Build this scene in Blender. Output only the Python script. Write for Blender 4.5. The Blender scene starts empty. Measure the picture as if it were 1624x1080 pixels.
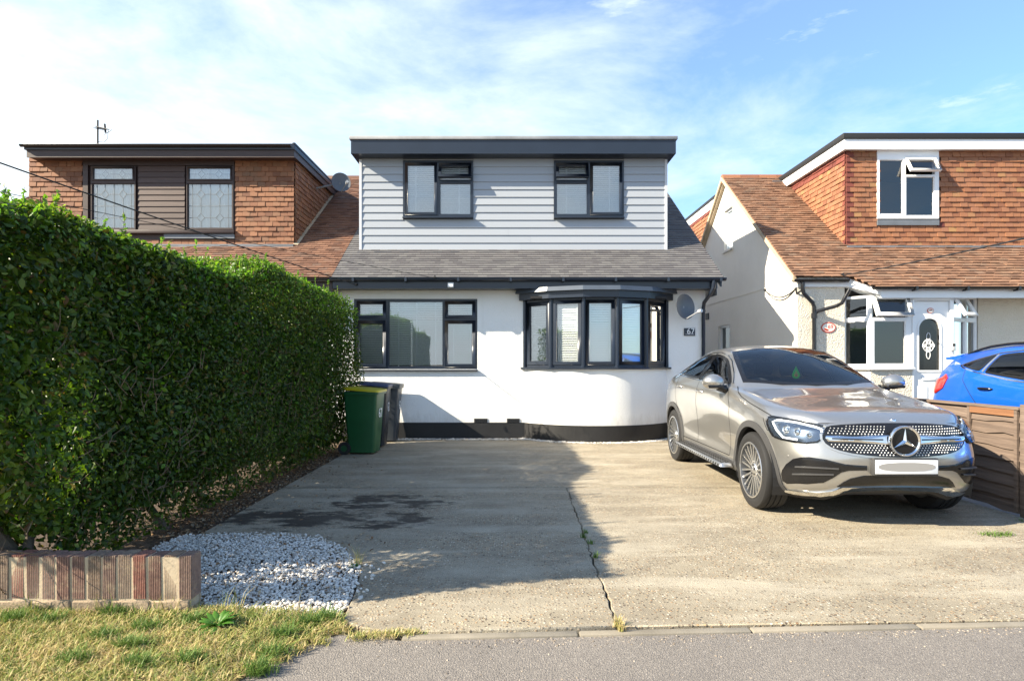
import bpy, bmesh, math, random
import numpy as np
from mathutils import Vector, Matrix, Euler
from mathutils.bvhtree import BVHTree
from mathutils.geometry import delaunay_2d_cdt

random.seed(7)
RNG = np.random.default_rng(7)
R = math.radians
scene = bpy.context.scene
COL = scene.collection

# ------------------------------------------------------------------ camera
FOC, CAMH, VPX, HOR = 952.0, 1.43, 808.0, 575.0      # focal length in photo pixels, eye height, vanishing point
cam_d = bpy.data.cameras.new('camera')
cam = bpy.data.objects.new('camera', cam_d)
COL.objects.link(cam)
cam.location = (0, 0, CAMH)
cam.rotation_euler = (R(90), 0, 0)
cam_d.sensor_width = 36.0
cam_d.lens = 36.0 * FOC / 1624.0
cam_d.shift_x = (812 - VPX) / 1624.0
cam_d.shift_y = (HOR - 540) / 1624.0
cam_d.clip_start = 0.05
cam_d.clip_end = 2000
scene.camera = cam

# ------------------------------------------------------------------ sun, sky, exposure
SUN = Vector((1.49, 0.525, -1.0)).normalized()        # the way the light travels
sun_el = math.asin(-SUN.z)
sun_d = bpy.data.lights.new('sun', 'SUN')
sun_d.energy = 3.2
sun_d.angle = R(0.53)
sun_d.color = (1.0, 0.89, 0.70)
sun = bpy.data.objects.new('sun', sun_d)
COL.objects.link(sun)
sun.rotation_euler = SUN.to_track_quat('-Z', 'Y').to_euler()
sun.location = (-30, -10, 30)

world = bpy.data.worlds.new('World')
scene.world = world
world.use_nodes = True
wn, wl = world.node_tree.nodes, world.node_tree.links
wn.clear()
def W(t, **kw):
    n = wn.new(t)
    for k, v in kw.items(): setattr(n, k, v)
    return n
w_out = W('ShaderNodeOutputWorld'); w_bg = W('ShaderNodeBackground')
w_sky = W('ShaderNodeTexSky', sky_type='NISHITA', sun_disc=False)
w_sky.sun_elevation = sun_el
w_sky.sun_rotation = math.atan2(-SUN.x, -SUN.y)
w_sky.air_density = 1.0; w_sky.dust_density = 0.3; w_sky.ozone_density = 2.2
w_bg.inputs['Strength'].default_value = 0.070
w_tc = W('ShaderNodeTexCoord')
w_sep = W('ShaderNodeSeparateXYZ'); wl.new(w_tc.outputs['Generated'], w_sep.inputs[0])
def wmath(op, a, b=None, c=None, clamp=False):
    n = W('ShaderNodeMath', operation=op, use_clamp=clamp)
    for i, v in enumerate((a, b, c)):
        if v is None: continue
        if isinstance(v, (int, float)): n.inputs[i].default_value = v
        else: wl.new(v, n.inputs[i])
    return n.outputs[0]
w_z = wmath('MAXIMUM', w_sep.outputs['Z'], 0.0)
w_zz = wmath('ADD', w_z, 0.34)
w_cx = wmath('DIVIDE', w_sep.outputs['X'], w_zz); w_cy = wmath('DIVIDE', w_sep.outputs['Y'], w_zz)
w_cmb = W('ShaderNodeCombineXYZ'); wl.new(w_cx, w_cmb.inputs[0]); wl.new(w_cy, w_cmb.inputs[1])
w_map = W('ShaderNodeMapping'); wl.new(w_tc.outputs['Generated'], w_map.inputs[0])
w_map.inputs['Rotation'].default_value = (0, R(24), 0); w_map.inputs['Scale'].default_value = (1.5, 1.5, 3.6)
w_map.inputs['Location'].default_value = (3.1, 1.7, 0.0)
w_n1 = W('ShaderNodeTexNoise'); w_n1.inputs['Scale'].default_value = 1.9; w_n1.inputs['Detail'].default_value = 9; w_n1.inputs['Roughness'].default_value = 0.62; w_n1.inputs['Distortion'].default_value = 0.25
w_n2 = W('ShaderNodeTexNoise'); w_n2.inputs['Scale'].default_value = 0.45; w_n2.inputs['Detail'].default_value = 3
wl.new(w_map.outputs[0], w_n1.inputs['Vector']); wl.new(w_map.outputs[0], w_n2.inputs['Vector'])
# thin high cloud, thicker towards the sun (left) and towards the horizon
w_bias = wmath('MULTIPLY_ADD', w_sep.outputs['X'], -0.66, 0.18)
w_hz = wmath('MULTIPLY', wmath('SUBTRACT', 0.42, w_z), 1.30)
w_cov = wmath('ADD', wmath('MULTIPLY_ADD', w_n2.outputs['Fac'], 0.5, -0.25), wmath('ADD', w_bias, w_hz))
w_c = wmath('ADD', wmath('MULTIPLY_ADD', w_n1.outputs['Fac'], 2.2, -0.90), w_cov, clamp=True)
w_c = wmath('MULTIPLY_ADD', wmath('POWER', w_c, 1.15), 0.80, 0.16)
w_mp2 = W('ShaderNodeMapping'); wl.new(w_tc.outputs['Generated'], w_mp2.inputs[0])
w_mp2.inputs['Rotation'].default_value = (0, R(48), R(10)); w_mp2.inputs['Scale'].default_value = (3.2, 3.2, 11.0); w_mp2.inputs['Location'].default_value = (0.4, 0.0, 0.7)
w_n3 = W('ShaderNodeTexNoise'); w_n3.inputs['Scale'].default_value = 1.5; w_n3.inputs['Detail'].default_value = 7; w_n3.inputs['Roughness'].default_value = 0.6
wl.new(w_mp2.outputs[0], w_n3.inputs['Vector'])
w_wisp = wmath('MULTIPLY', wmath('MULTIPLY_ADD', w_n3.outputs['Fac'], 5.5, -3.35, clamp=True), 0.75)
w_c = wmath('MAXIMUM', w_c, wmath('ADD', w_wisp, 0.16), clamp=True)
w_mix = W('ShaderNodeMix', data_type='RGBA')
w_tint = W('ShaderNodeMix', data_type='RGBA', blend_type='MULTIPLY'); w_tint.inputs['Factor'].default_value = 1.0
wl.new(w_sky.outputs[0], w_tint.inputs['A']); w_tint.inputs['B'].default_value = (0.47, 0.75, 0.93, 1)
wl.new(w_c, w_mix.inputs['Factor']); wl.new(w_tint.outputs['Result'], w_mix.inputs['A'])
w_mix.inputs['B'].default_value = (3.9, 4.3, 4.6, 1)
wl.new(w_mix.outputs['Result'], w_bg.inputs['Color']); wl.new(w_bg.outputs[0], w_out.inputs[0])

scene.view_settings.view_transform = 'Standard'
scene.view_settings.look = 'None'
scene.view_settings.exposure = 2.2
scene.view_settings.gamma = 1.0
scene.view_settings.use_curve_mapping = False
scene.render.film_transparent = False
scene.cycles.max_bounces = 8
scene.cycles.transparent_max_bounces = 12

# ------------------------------------------------------------------ helpers
WORLDLOC = {}                        # world (or thing-local) location of each object, for parenting
def PX(px, Y): return (px - VPX) * Y / FOC
def PZ(py, Y): return CAMH + (HOR - py) * Y / FOC
def GY(py): return FOC * CAMH / (py - HOR)                 # depth of a ground point
def G(px, py): Y = GY(py); return (PX(px, Y), Y)

def props(o, label=None, cat=None, group=None, kind=None):
    if label: o['label'] = label
    if cat: o['category'] = cat
    if group: o['group'] = group
    if kind: o['kind'] = kind
    return o

def thing(name, loc, label, cat, group=None, rot=0.0):
    o = bpy.data.objects.new(name, None)
    o.empty_display_size = 0.2
    COL.objects.link(o)
    o.location = loc
    o.rotation_euler = (0, 0, rot)
    WORLDLOC[o.name] = Vector((0, 0, 0)) if rot else Vector(loc)
    return props(o, label, cat, group)

def link(name, me, parent=None, loc=(0, 0, 0), rot=(0, 0, 0), kind=None):
    o = bpy.data.objects.new(name, me)
    COL.objects.link(o)
    loc = Vector(loc)
    WORLDLOC[o.name] = loc.copy()
    if parent:
        o.parent = parent
        loc = loc - WORLDLOC[parent.name]
    o.location = loc
    o.rotation_euler = rot
    if kind: o['kind'] = kind
    return o

def smooth_mesh(me, angle=35):
    me.polygons.foreach_set('use_smooth', [True] * len(me.polygons))
    try: me.set_sharp_from_angle(angle=R(angle))
    except Exception: pass

class MB:
    """collects polygons and links them as one mesh object"""
    def __init__(s): s.v, s.f, s.m = [], [], []
    def add(s, vs, fs, m=0):
        b = len(s.v)
        s.v += [tuple(p) for p in vs]
        for f in fs: s.f.append([b + i for i in f]); s.m.append(m)
        return s
    def box(s, x0, x1, y0, y1, z0, z1, m=0):
        vs = [(x, y, z) for z in (z0, z1) for y in (y0, y1) for x in (x0, x1)]
        return s.add(vs, [(0, 2, 3, 1), (4, 5, 7, 6), (0, 1, 5, 4), (2, 6, 7, 3), (0, 4, 6, 2), (1, 3, 7, 5)], m)
    def hexa(s, p, m=0):             # eight corners, order as in box
        return s.add(p, [(0, 2, 3, 1), (4, 5, 7, 6), (0, 1, 5, 4), (2, 6, 7, 3), (0, 4, 6, 2), (1, 3, 7, 5)], m)
    def prism(s, poly, axis, a, b, m=0):
        n = len(poly)
        def mk(p, t):
            return {'x': (t, p[0], p[1]), 'y': (p[0], t, p[1]), 'z': (p[0], p[1], t)}[axis]
        vs = [mk(p, a) for p in poly] + [mk(p, b) for p in poly]
        fs = [tuple(range(n)), tuple(range(2 * n - 1, n - 1, -1))] + [(i, i + n, (i + 1) % n + n, (i + 1) % n) for i in range(n)]
        return s.add(vs, fs, m)
    def tube(s, path, r, n=8, m=0, cap=True):
        path = [Vector(p) for p in path]
        rs = r if isinstance(r, (list, tuple)) else [r] * len(path)
        rings = []; up = None
        for i, p in enumerate(path):
            t = (path[min(i + 1, len(path) - 1)] - path[max(i - 1, 0)]).normalized()
            if up is None:
                up = Vector((0, 0, 1)) if abs(t.z) < 0.9 else Vector((1, 0, 0))
            a = t.cross(up)
            if a.length < 1e-5: a = t.orthogonal()
            a.normalize(); b = a.cross(t).normalized(); up = b
            rings.append([p + (a * math.cos(k * 2 * math.pi / n) + b * math.sin(k * 2 * math.pi / n)) * rs[i] for k in range(n)])
        vs = [q for rg in rings for q in rg]; fs = []
        for i in range(len(path) - 1):
            for k in range(n):
                fs.append((i * n + k, i * n + (k + 1) % n, (i + 1) * n + (k + 1) % n, (i + 1) * n + k))
        if cap:
            fs.append(tuple(range(n - 1, -1, -1))); fs.append(tuple((len(path) - 1) * n + k for k in range(n)))
        return s.add(vs, fs, m)
    def lathe(s, prof, origin, axis='z', n=24, m=0, close=False):
        vs, fs = [], []
        for (r, h) in prof:
            for k in range(n):
                c, q = r * math.cos(2 * math.pi * k / n), r * math.sin(2 * math.pi * k / n)
                p = {'z': (c, q, h), 'x': (h, c, q), 'y': (c, h, q)}[axis]
                vs.append((p[0] + origin[0], p[1] + origin[1], p[2] + origin[2]))
        L = len(prof)
        for i in range(L if close else L - 1):
            j = (i + 1) % L
            for k in range(n): fs.append((i * n + k, i * n + (k + 1) % n, j * n + (k + 1) % n, j * n + k))
        return s.add(vs, fs, m)
    def build(s, name, mats, parent=None, smooth=0, bevel=0, kind=None, base=False, seg=2):
        if not isinstance(mats, (list, tuple)): mats = [mats]
        vs = np.array(s.v, dtype=float)
        lo, hi = vs.min(0), vs.max(0)
        c = Vector(((lo[0] + hi[0]) / 2, (lo[1] + hi[1]) / 2, lo[2]))
        me = bpy.data.meshes.new(name)
        me.from_pydata([tuple(p) for p in (vs - np.array(c))], [], s.f)
        if len(mats) > 1: me.polygons.foreach_set('material_index', s.m)
        for m in mats: me.materials.append(m)
        bm = bmesh.new(); bm.from_mesh(me)
        bmesh.ops.recalc_face_normals(bm, faces=bm.faces)
        if bevel:
            bmesh.ops.remove_doubles(bm, verts=bm.verts, dist=1e-5)
            es = [e for e in bm.edges if len(e.link_faces) == 2 and e.calc_face_angle(0) > R(40)]
            bmesh.ops.bevel(bm, geom=es, offset=bevel, segments=seg, profile=0.5, affect='EDGES', clamp_overlap=True)
        bm.to_mesh(me); bm.free()
        if smooth or bevel: smooth_mesh(me, smooth or 40)
        return link(name, me, parent, c, kind=kind)

def np_mesh(name, verts, faces, mat, smooth=False):
    """fast mesh from numpy arrays, faces (n,k)"""
    me = bpy.data.meshes.new(name)
    n, k = faces.shape
    me.vertices.add(len(verts)); me.vertices.foreach_set('co', np.ascontiguousarray(verts, dtype=np.float32).ravel())
    me.loops.add(n * k); me.loops.foreach_set('vertex_index', np.ascontiguousarray(faces, dtype=np.int32).ravel())
    me.polygons.add(n); me.polygons.foreach_set('loop_start', np.arange(0, n * k, k, dtype=np.int32))
    me.update(calc_edges=True)
    me.polygons.foreach_set('use_smooth', [bool(smooth)] * n)
    for m in (mat if isinstance(mat, (list, tuple)) else [mat]): me.materials.append(m)
    return me

# ------------------------------------------------------------------ materials
class NT:
    def __init__(s, name):
        s.mat = bpy.data.materials.new(name); s.mat.use_nodes = True
        s.t = s.mat.node_tree; s.n = s.t.nodes; s.l = s.t.links
        s.b = s.n['Principled BSDF']
    def new(s, t, **kw):
        n = s.n.new(t)
        for k, v in kw.items():
            if k.startswith('i_'): n.inputs[k[2:]].default_value = v
            else: setattr(n, k, v)
        return n
    def coord(s, kind='Object', scale=None):
        tc = s.new('ShaderNodeTexCoord'); o = tc.outputs[kind]
        if kind == 'World':
            pass
        if scale:
            m = s.new('ShaderNodeMapping'); m.inputs['Scale'].default_value = scale
            s.l.new(o, m.inputs[0]); o = m.outputs[0]
        return o
    def pos(s, scale=None):
        o = s.new('ShaderNodeNewGeometry').outputs['Position']
        if scale:
            m = s.new('ShaderNodeMapping'); m.inputs['Scale'].default_value = scale
            s.l.new(o, m.inputs[0]); o = m.outputs[0]
        return o
    def noise(s, vec, scale, detail=4, rough=0.55, dist=0.0, out='Fac'):
        n = s.new('ShaderNodeTexNoise'); n.inputs['Scale'].default_value = scale; n.inputs['Detail'].default_value = detail
        n.inputs['Roughness'].default_value = rough; n.inputs['Distortion'].default_value = dist
        if vec is not None: s.l.new(vec, n.inputs['Vector'])
        return n.outputs[out]
    def voro(s, vec, scale, feature='F1', out='Distance', rnd=1.0):
        n = s.new('ShaderNodeTexVoronoi', feature=feature); n.inputs['Scale'].default_value = scale
        n.inputs['Randomness'].default_value = rnd
        if vec is not None: s.l.new(vec, n.inputs['Vector'])
        return n.outputs[out]
    def ramp(s, fac, stops, interp='LINEAR'):
        n = s.new('ShaderNodeValToRGB'); n.color_ramp.interpolation = interp
        els = n.color_ramp.elements
        while len(els) < len(stops): els.new(0.5)
        for e, (p, c) in zip(els, stops):
            e.position = p
            e.color = (c, c, c, 1) if isinstance(c, (int, float)) else (*c, 1)
        s.l.new(fac, n.inputs[0]); return n.outputs[0]
    def mix(s, fac, a, b, mode='MIX'):
        n = s.new('ShaderNodeMix', data_type='RGBA', blend_type=mode)
        for nm, v in (('Factor', fac), ('A', a), ('B', b)):
            sock = n.inputs[nm] if nm == 'Factor' else n.inputs[6 if nm == 'A' else 7]
            if nm == 'Factor': sock = n.inputs[0]
            if isinstance(v, (int, float)): sock.default_value = v if nm == 'Factor' else (v, v, v, 1)
            elif isinstance(v, tuple): sock.default_value = (*v, 1)
            else: s.l.new(v, sock)
        return n.outputs[2]
    def math(s, op, a, b=None, clamp=False):
        n = s.new('ShaderNodeMath', operation=op, use_clamp=clamp)
        for i, v in enumerate((a, b)):
            if v is None: continue
            if isinstance(v, (int, float)): n.inputs[i].default_value = v
            else: s.l.new(v, n.inputs[i])
        return n.outputs[0]
    def bump(s, h, strength=0.3, dist=0.01, normal=None):
        n = s.new('ShaderNodeBump'); n.inputs['Strength'].default_value = strength; n.inputs['Distance'].default_value = dist
        s.l.new(h, n.inputs['Height'])
        if normal is not None: s.l.new(normal, n.inputs['Normal'])
        s.l.new(n.outputs[0], s.b.inputs['Normal']); return n.outputs[0]
    def col(s, c):
        if isinstance(c, tuple): s.b.inputs['Base Color'].default_value = (*c, 1)
        else: s.l.new(c, s.b.inputs['Base Color'])
        return s
    def set(s, **kw):
        for k, v in kw.items():
            k = k.replace('_', ' ')
            if isinstance(v, (int, float, tuple)): s.b.inputs[k].default_value = v
            else: s.l.new(v, s.b.inputs[k])
        return s
    def rnd(s):                      # one random number for each object and each loose piece
        o = s.new('ShaderNodeObjectInfo').outputs['Random']
        i = s.new('ShaderNodeNewGeometry').outputs['Random Per Island']
        return s.math('FRACT', s.math('ADD', s.math('MULTIPLY', o, 7.31), i))

def plain(name, c, rough=0.5, metal=0.0, coat=0.0, bump=None, spec=None, var=0.0):
    t = NT(name); t.set(Roughness=rough, Metallic=metal)
    if coat: t.set(Coat_Weight=coat, Coat_Roughness=0.04)
    if spec is not None: t.b.inputs['Specular IOR Level'].default_value = spec
    if var:
        n = t.noise(t.pos(), 2.3, 6, 0.65)
        t.col(t.mix(t.ramp(n, [(0.3, 0.0), (0.7, 1.0)]), tuple(x * (1 - var) for x in c), tuple(min(1, x * (1 + var)) for x in c)))
    else: t.col(c)
    if bump: t.bump(t.noise(t.pos(), bump[0], 5), bump[1], bump[2] if len(bump) > 2 else 0.005)
    return t.mat

def glass_mat(name, tint=(1, 1, 1), ior=1.5, boost=1.0):
    t = NT(name); t.n.remove(t.b)
    out = t.n['Material Output']
    fr = t.new('ShaderNodeFresnel'); fr.inputs[0].default_value = ior
    tr = t.new('ShaderNodeBsdfTransparent'); tr.inputs[0].default_value = (*tint, 1)
    gl = t.new('ShaderNodeBsdfGlossy'); gl.inputs['Roughness'].default_value = 0.01
    mx = t.new('ShaderNodeMixShader')
    f = t.math('MULTIPLY', fr.outputs[0], boost, clamp=True)
    t.l.new(f, mx.inputs[0]); t.l.new(tr.outputs[0], mx.inputs[1]); t.l.new(gl.outputs[0], mx.inputs[2])
    t.l.new(mx.outputs[0], out.inputs[0])
    return t.mat
M = {}
# ------------------------------------------------------------------ surface materials
def mat_render():
    t = NT('white_render'); p = t.pos()
    n = t.noise(p, 1.1, 5, 0.6)
    t.col(t.mix(t.ramp(n, [(0.35, 0.0), (0.75, 1.0)]), (0.80, 0.80, 0.78), (0.86, 0.86, 0.85)))
    sz = t.new('ShaderNodeSeparateXYZ'); t.l.new(p, sz.inputs[0])
    up = t.math('SUBTRACT', t.math('MULTIPLY', t.noise(t.pos((3, 3, 1.2)), 4.0, 6, 0.7), 0.55), sz.outputs[2])
    sp = t.ramp(t.math('ADD', up, 0.40), [(0.18, 0.0), (0.42, 0.40)])      # splashed dirt low down
    dr = t.ramp(t.noise(t.pos((9, 9, 0.5)), 1.0, 4, 0.6), [(0.60, 0.0), (0.80, 0.16)])   # faint rain streaks
    t.col(t.mix(t.math('MAXIMUM', sp, dr), t.b.inputs['Base Color'].links[0].from_socket, (0.46, 0.43, 0.38)))
    t.set(Roughness=0.85); t.bump(t.math('ADD', t.noise(p, 90, 4, 0.7), t.math('MULTIPLY', t.noise(p, 18, 4, 0.6), 0.7)), 0.6, 0.012); return t.mat
M['render'] = mat_render()
def mat_cream(name, c1, c2, sc, st):
    t = NT(name); p = t.pos()
    n = t.noise(p, 0.9, 6, 0.65)
    t.col(t.mix(t.ramp(n, [(0.3, 0.0), (0.7, 1.0)]), c1, c2))
    t.set(Roughness=0.9)
    v = t.voro(p, sc); t.bump(t.math('ADD', v, t.noise(p, sc * 0.7, 4)), st, 0.02); return t.mat
M['cream'] = mat_cream('cream_roughcast', (0.62, 0.57, 0.47), (0.72, 0.67, 0.58), 45, 0.7)
M['gable'] = mat_cream('cream_gable_render', (0.66, 0.625, 0.565), (0.74, 0.71, 0.65), 120, 0.35)
M['plinth'] = plain('black_plinth_paint', (0.012, 0.012, 0.013), 0.55, bump=(60, 0.35), var=0.4)
M['anth'] = plain('anthracite_plastic', (0.015, 0.022, 0.037), 0.30, var=0.10)
M['anth_roof'] = plain('anthracite_trim', (0.018, 0.026, 0.041), 0.36, var=0.15)
M['lead'] = plain('grey_lead', (0.15, 0.165, 0.185), 0.55, 0.2, var=0.25)
M['felt'] = plain('grey_roof_edge', (0.24, 0.25, 0.265), 0.6, var=0.25)
M['whiteplastic'] = plain('white_plastic', (0.80, 0.81, 0.82), 0.28, var=0.03)
M['whiteblind'] = plain('white_blind', (0.88, 0.89, 0.88), 0.5)
M['black'] = plain('matt_black', (0.012, 0.012, 0.013), 0.6)
M['blackgloss'] = plain('black_plastic_pipe', (0.012, 0.012, 0.014), 0.22)
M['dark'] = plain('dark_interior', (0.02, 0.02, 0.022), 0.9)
M['glass'] = glass_mat('window_glass', (0.95, 0.98, 0.97), 1.5, 7.0)
M['glassdark'] = glass_mat('window_glass_deep', (0.80, 0.86, 0.86), 1.55, 2.4)

def mat_clad():
    t = NT('grey_cladding'); p = t.pos()
    g = t.noise(t.pos((6, 6, 160)), 1.0, 4, 0.6)
    rn = t.rnd()
    t.col(t.mix(rn, (0.305, 0.33, 0.368), (0.335, 0.36, 0.398)))
    t.set(Roughness=0.5); t.bump(g, 0.10, 0.004); return t.mat
M['clad'] = mat_clad()

def mat_tile(name, stops, moss=0.0, rough=0.8, grain=60):
    t = NT(name); p = t.pos()
    c = t.ramp(t.rnd(), stops)
    n = t.noise(p, grain, 4, 0.65)
    c = t.mix(t.ramp(n, [(0.3, 0.35), (0.7, 0.0)]), c, t.mix(1.0, c, (0.45, 0.42, 0.42), 'MULTIPLY'))
    if moss:
        m = t.noise(p, 1.7, 7, 0.7)
        c = t.mix(t.ramp(m, [(0.56, 0.0), (0.74, moss)]), c, (0.16, 0.12, 0.075))
    t.col(c); t.set(Roughness=rough); t.bump(n, 0.35, 0.004); return t.mat
M['tile_hang'] = mat_tile('terracotta_hung_tile', [(0.0, (0.165, 0.070, 0.038)), (0.3, (0.23, 0.098, 0.050)), (0.7, (0.285, 0.128, 0.064)), (1.0, (0.20, 0.102, 0.058))], 0.35)
M['tile_hang_right'] = mat_tile('orange_hung_tile', [(0.0, (0.19, 0.076, 0.040)), (0.25, (0.265, 0.108, 0.054)), (0.65, (0.32, 0.14, 0.067)), (0.96, (0.28, 0.124, 0.068)), (1.0, (0.34, 0.19, 0.075))], 0.25)
M['tile_dark'] = mat_tile('dark_red_hung_tile', [(0.0, (0.13, 0.032, 0.024)), (1.0, (0.20, 0.052, 0.035))])
M['tile_red'] = mat_tile('weathered_red_roof_tile', [(0.0, (0.12, 0.058, 0.037)), (0.35, (0.185, 0.090, 0.056)), (0.75, (0.235, 0.120, 0.074)), (1.0, (0.165, 0.10, 0.073))], 0.8)
M['tile_red_right'] = mat_tile('weathered_brown_roof_tile', [(0.0, (0.14, 0.075, 0.046)), (0.4, (0.22, 0.118, 0.071)), (0.8, (0.285, 0.158, 0.096)), (1.0, (0.205, 0.132, 0.09))], 0.5)
M['tile_grey'] = mat_tile('grey_concrete_roof_tile', [(0.0, (0.105, 0.10, 0.105)), (0.5, (0.135, 0.13, 0.133)), (1.0, (0.165, 0.16, 0.158))], 0.0, 0.7)
M['mortar'] = plain('lime_mortar', (0.42, 0.34, 0.24), 0.95, bump=(70, 0.5), var=0.2)

def mat_wood(name, c1, c2, scale, rough=0.65, bumpst=0.3):
    t = NT(name)
    p = t.pos(scale)
    n = t.noise(p, 1.0, 7, 0.65, 0.8)
    c = t.mix(t.ramp(n, [(0.28, 0.0), (0.72, 1.0)]), c1, c2)
    c = t.mix(t.math('MULTIPLY', t.rnd(), 0.55), c, t.mix(1.0, c, (0.62, 0.60, 0.58), 'MULTIPLY'))
    t.col(c); t.set(Roughness=rough); t.bump(n, bumpst, 0.006); return t.mat
M['brownwood'] = mat_wood('dark_stained_timber', (0.030, 0.016, 0.014), (0.060, 0.034, 0.030), (3, 3, 60), 0.5)
M['brownboard'] = mat_wood('faded_brown_boards', (0.052, 0.030, 0.026), (0.098, 0.062, 0.053), (3, 3, 60), 0.6)
M['fence'] = mat_wood('weathered_fence_timber', (0.085, 0.060, 0.047), (0.215, 0.158, 0.122), (3, 1.6, 38), 0.8, 0.5)
M['fence_new'] = mat_wood('orange_capping_timber', (0.17, 0.075, 0.035), (0.27, 0.13, 0.06), (3, 1.6, 38), 0.7, 0.3)

def mat_concrete():
    t = NT('exposed_aggregate_concrete'); p = t.pos()
    big = t.noise(p, 0.55, 6, 0.65); mid = t.noise(p, 3.2, 6, 0.7)
    c = t.mix(t.ramp(big, [(0.32, 0.0), (0.68, 1.0)]), (0.225, 0.192, 0.140), (0.325, 0.282, 0.205))
    c = t.mix(t.ramp(mid, [(0.35, 0.5), (0.65, 0.0)]), c, (0.15, 0.126, 0.09))
    # pebbles in the surface, two sizes
    smooth = t.ramp(t.noise(t.pos((0.55, 2.4, 1)), 1.25, 5, 0.6, 0.5), [(0.46, 0.0), (0.64, 1.0)])   # trowelled, worn streaks along x
    v = t.new('ShaderNodeTexVoronoi'); v.inputs['Scale'].default_value = 52; t.l.new(p, v.inputs['Vector'])
    sepc = t.new('ShaderNodeSeparateColor'); t.l.new(v.outputs['Color'], sepc.inputs[0])
    stone = t.ramp(sepc.outputs[0], [(0.0, (0.025, 0.020, 0.018)), (0.22, (0.075, 0.05, 0.035)), (0.42, (0.24, 0.13, 0.06)), (0.60, (0.38, 0.26, 0.14)), (0.80, (0.46, 0.40, 0.30)), (1.0, (0.54, 0.50, 0.43))])
    inside = t.ramp(v.outputs['Distance'], [(0.30, 1.0), (0.46, 0.0)])
    pick = t.ramp(sepc.outputs[1], [(0.28, 0.0), (0.34, 1.0)])
    expo = t.ramp(t.noise(p, 1.4, 5, 0.6), [(0.34, 0.55), (0.60, 1.0)])
    f = t.math('MULTIPLY', t.math('MULTIPLY', inside, pick), t.math('MULTIPLY', expo, t.math('SUBTRACT', 1.0, t.math('MULTIPLY', smooth, 0.75))))
    c = t.mix(t.math('MULTIPLY', smooth, 0.48), c, (0.42, 0.38, 0.30))
    c = t.mix(f, c, stone)
    fine = t.noise(p, 210, 3, 0.75)
    c = t.mix(1.0, c, t.ramp(fine, [(0.36, 0.42), (0.5, 1.0), (0.62, 1.75)]), 'MULTIPLY')
    # dark soil and moss stain towards the hedge
    sx = t.new('ShaderNodeSeparateXYZ'); t.l.new(p, sx.inputs[0])
    def blob(x, y, rx, ry):
        a = t.math('POWER', t.math('DIVIDE', t.math('SUBTRACT', sx.outputs[0], x), rx), 2)
        b = t.math('POWER', t.math('DIVIDE', t.math('SUBTRACT', sx.outputs[1], y), ry), 2)
        return t.math('SUBTRACT', 1.0, t.math('ADD', a, b))
    s1 = t.math('MAXIMUM', blob(-1.95, 5.55, 0.85, 0.42), t.math('MULTIPLY', blob(-1.25, 6.15, 0.70, 0.42), 0.85))
    s1 = t.math('MAXIMUM', s1, t.math('MULTIPLY', blob(-1.1, 5.45, 0.5, 0.3), 0.8))
    rag = t.noise(t.pos((1, 2.2, 1)), 3.0, 8, 0.72)
    st = t.math('ADD', t.math('MULTIPLY', s1, 0.42), t.math('MULTIPLY', t.math('SUBTRACT', rag, 0.5), 2.6))
    stain = t.ramp(st, [(0.10, 0.0), (0.32, 0.95)])
    c = t.mix(stain, c, (0.018, 0.012, 0.008))
    # general grime on the left half and along the back
    gr = t.ramp(t.noise(t.pos((1, 1.6, 1)), 1.1, 7, 0.7), [(0.42, 0.0), (0.70, 0.55)])
    lf = t.ramp(sx.outputs[0], [(0.0, 1.0), (1.0, 0.0)])
    c = t.mix(t.math('MULTIPLY', gr, 0.75), c, (0.13, 0.112, 0.085))
    # worn pale tyre tracks and a few oil drips
    dr = t.ramp(t.noise(t.pos((1, 1, 1)), 5.5, 5, 0.8), [(0.70, 0.0), (0.78, 0.55)])
    c = t.mix(dr, c, (0.09, 0.075, 0.055))
    t.col(c); t.set(Roughness=0.88)
    h = t.math('ADD', t.math('MULTIPLY', f, 0.8), t.math('MULTIPLY', mid, 0.5))
    t.bump(h, 0.55, 0.008); return t.mat
M['concrete'] = mat_concrete()

def mat_tarmac():
    t = NT('pavement_tarmac'); p = t.pos()
    big = t.noise(p, 0.9, 6, 0.65)
    c = t.mix(t.ramp(big, [(0.3, 0.0), (0.7, 1.0)]), (0.145, 0.130, 0.118), (0.205, 0.183, 0.160))
    v = t.new('ShaderNodeTexVoronoi'); v.inputs['Scale'].default_value = 130; t.l.new(p, v.inputs['Vector'])
    sepc = t.new('ShaderNodeSeparateColor'); t.l.new(v.outputs['Color'], sepc.inputs[0])
    st = t.ramp(sepc.outputs[0], [(0.0, (0.035, 0.033, 0.034)), (0.45, (0.12, 0.11, 0.10)), (0.8, (0.25, 0.225, 0.20)), (1.0, (0.42, 0.38, 0.33))])
    c = t.mix(t.ramp(v.outputs['Distance'], [(0.3, 0.75), (0.5, 0.0)]), c, st)
    sx = t.new('ShaderNodeSeparateXYZ'); t.l.new(p, sx.inputs[0])
    t.col(c); t.set(Roughness=0.85)
    t.bump(v.outputs['Distance'], 0.6, 0.006); return t.mat
M['tarmac'] = mat_tarmac()
def mat_soil():
    t = NT('dry_soil'); p = t.pos()
    n = t.noise(p, 14, 8, 0.7)
    c = t.ramp(n, [(0.28, (0.028, 0.018, 0.012)), (0.55, (0.085, 0.055, 0.034)), (0.75, (0.17, 0.115, 0.07))])
    t.col(c); t.set(Roughness=0.95); t.bump(n, 0.9, 0.03); return t.mat
M['soil'] = mat_soil()
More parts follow.
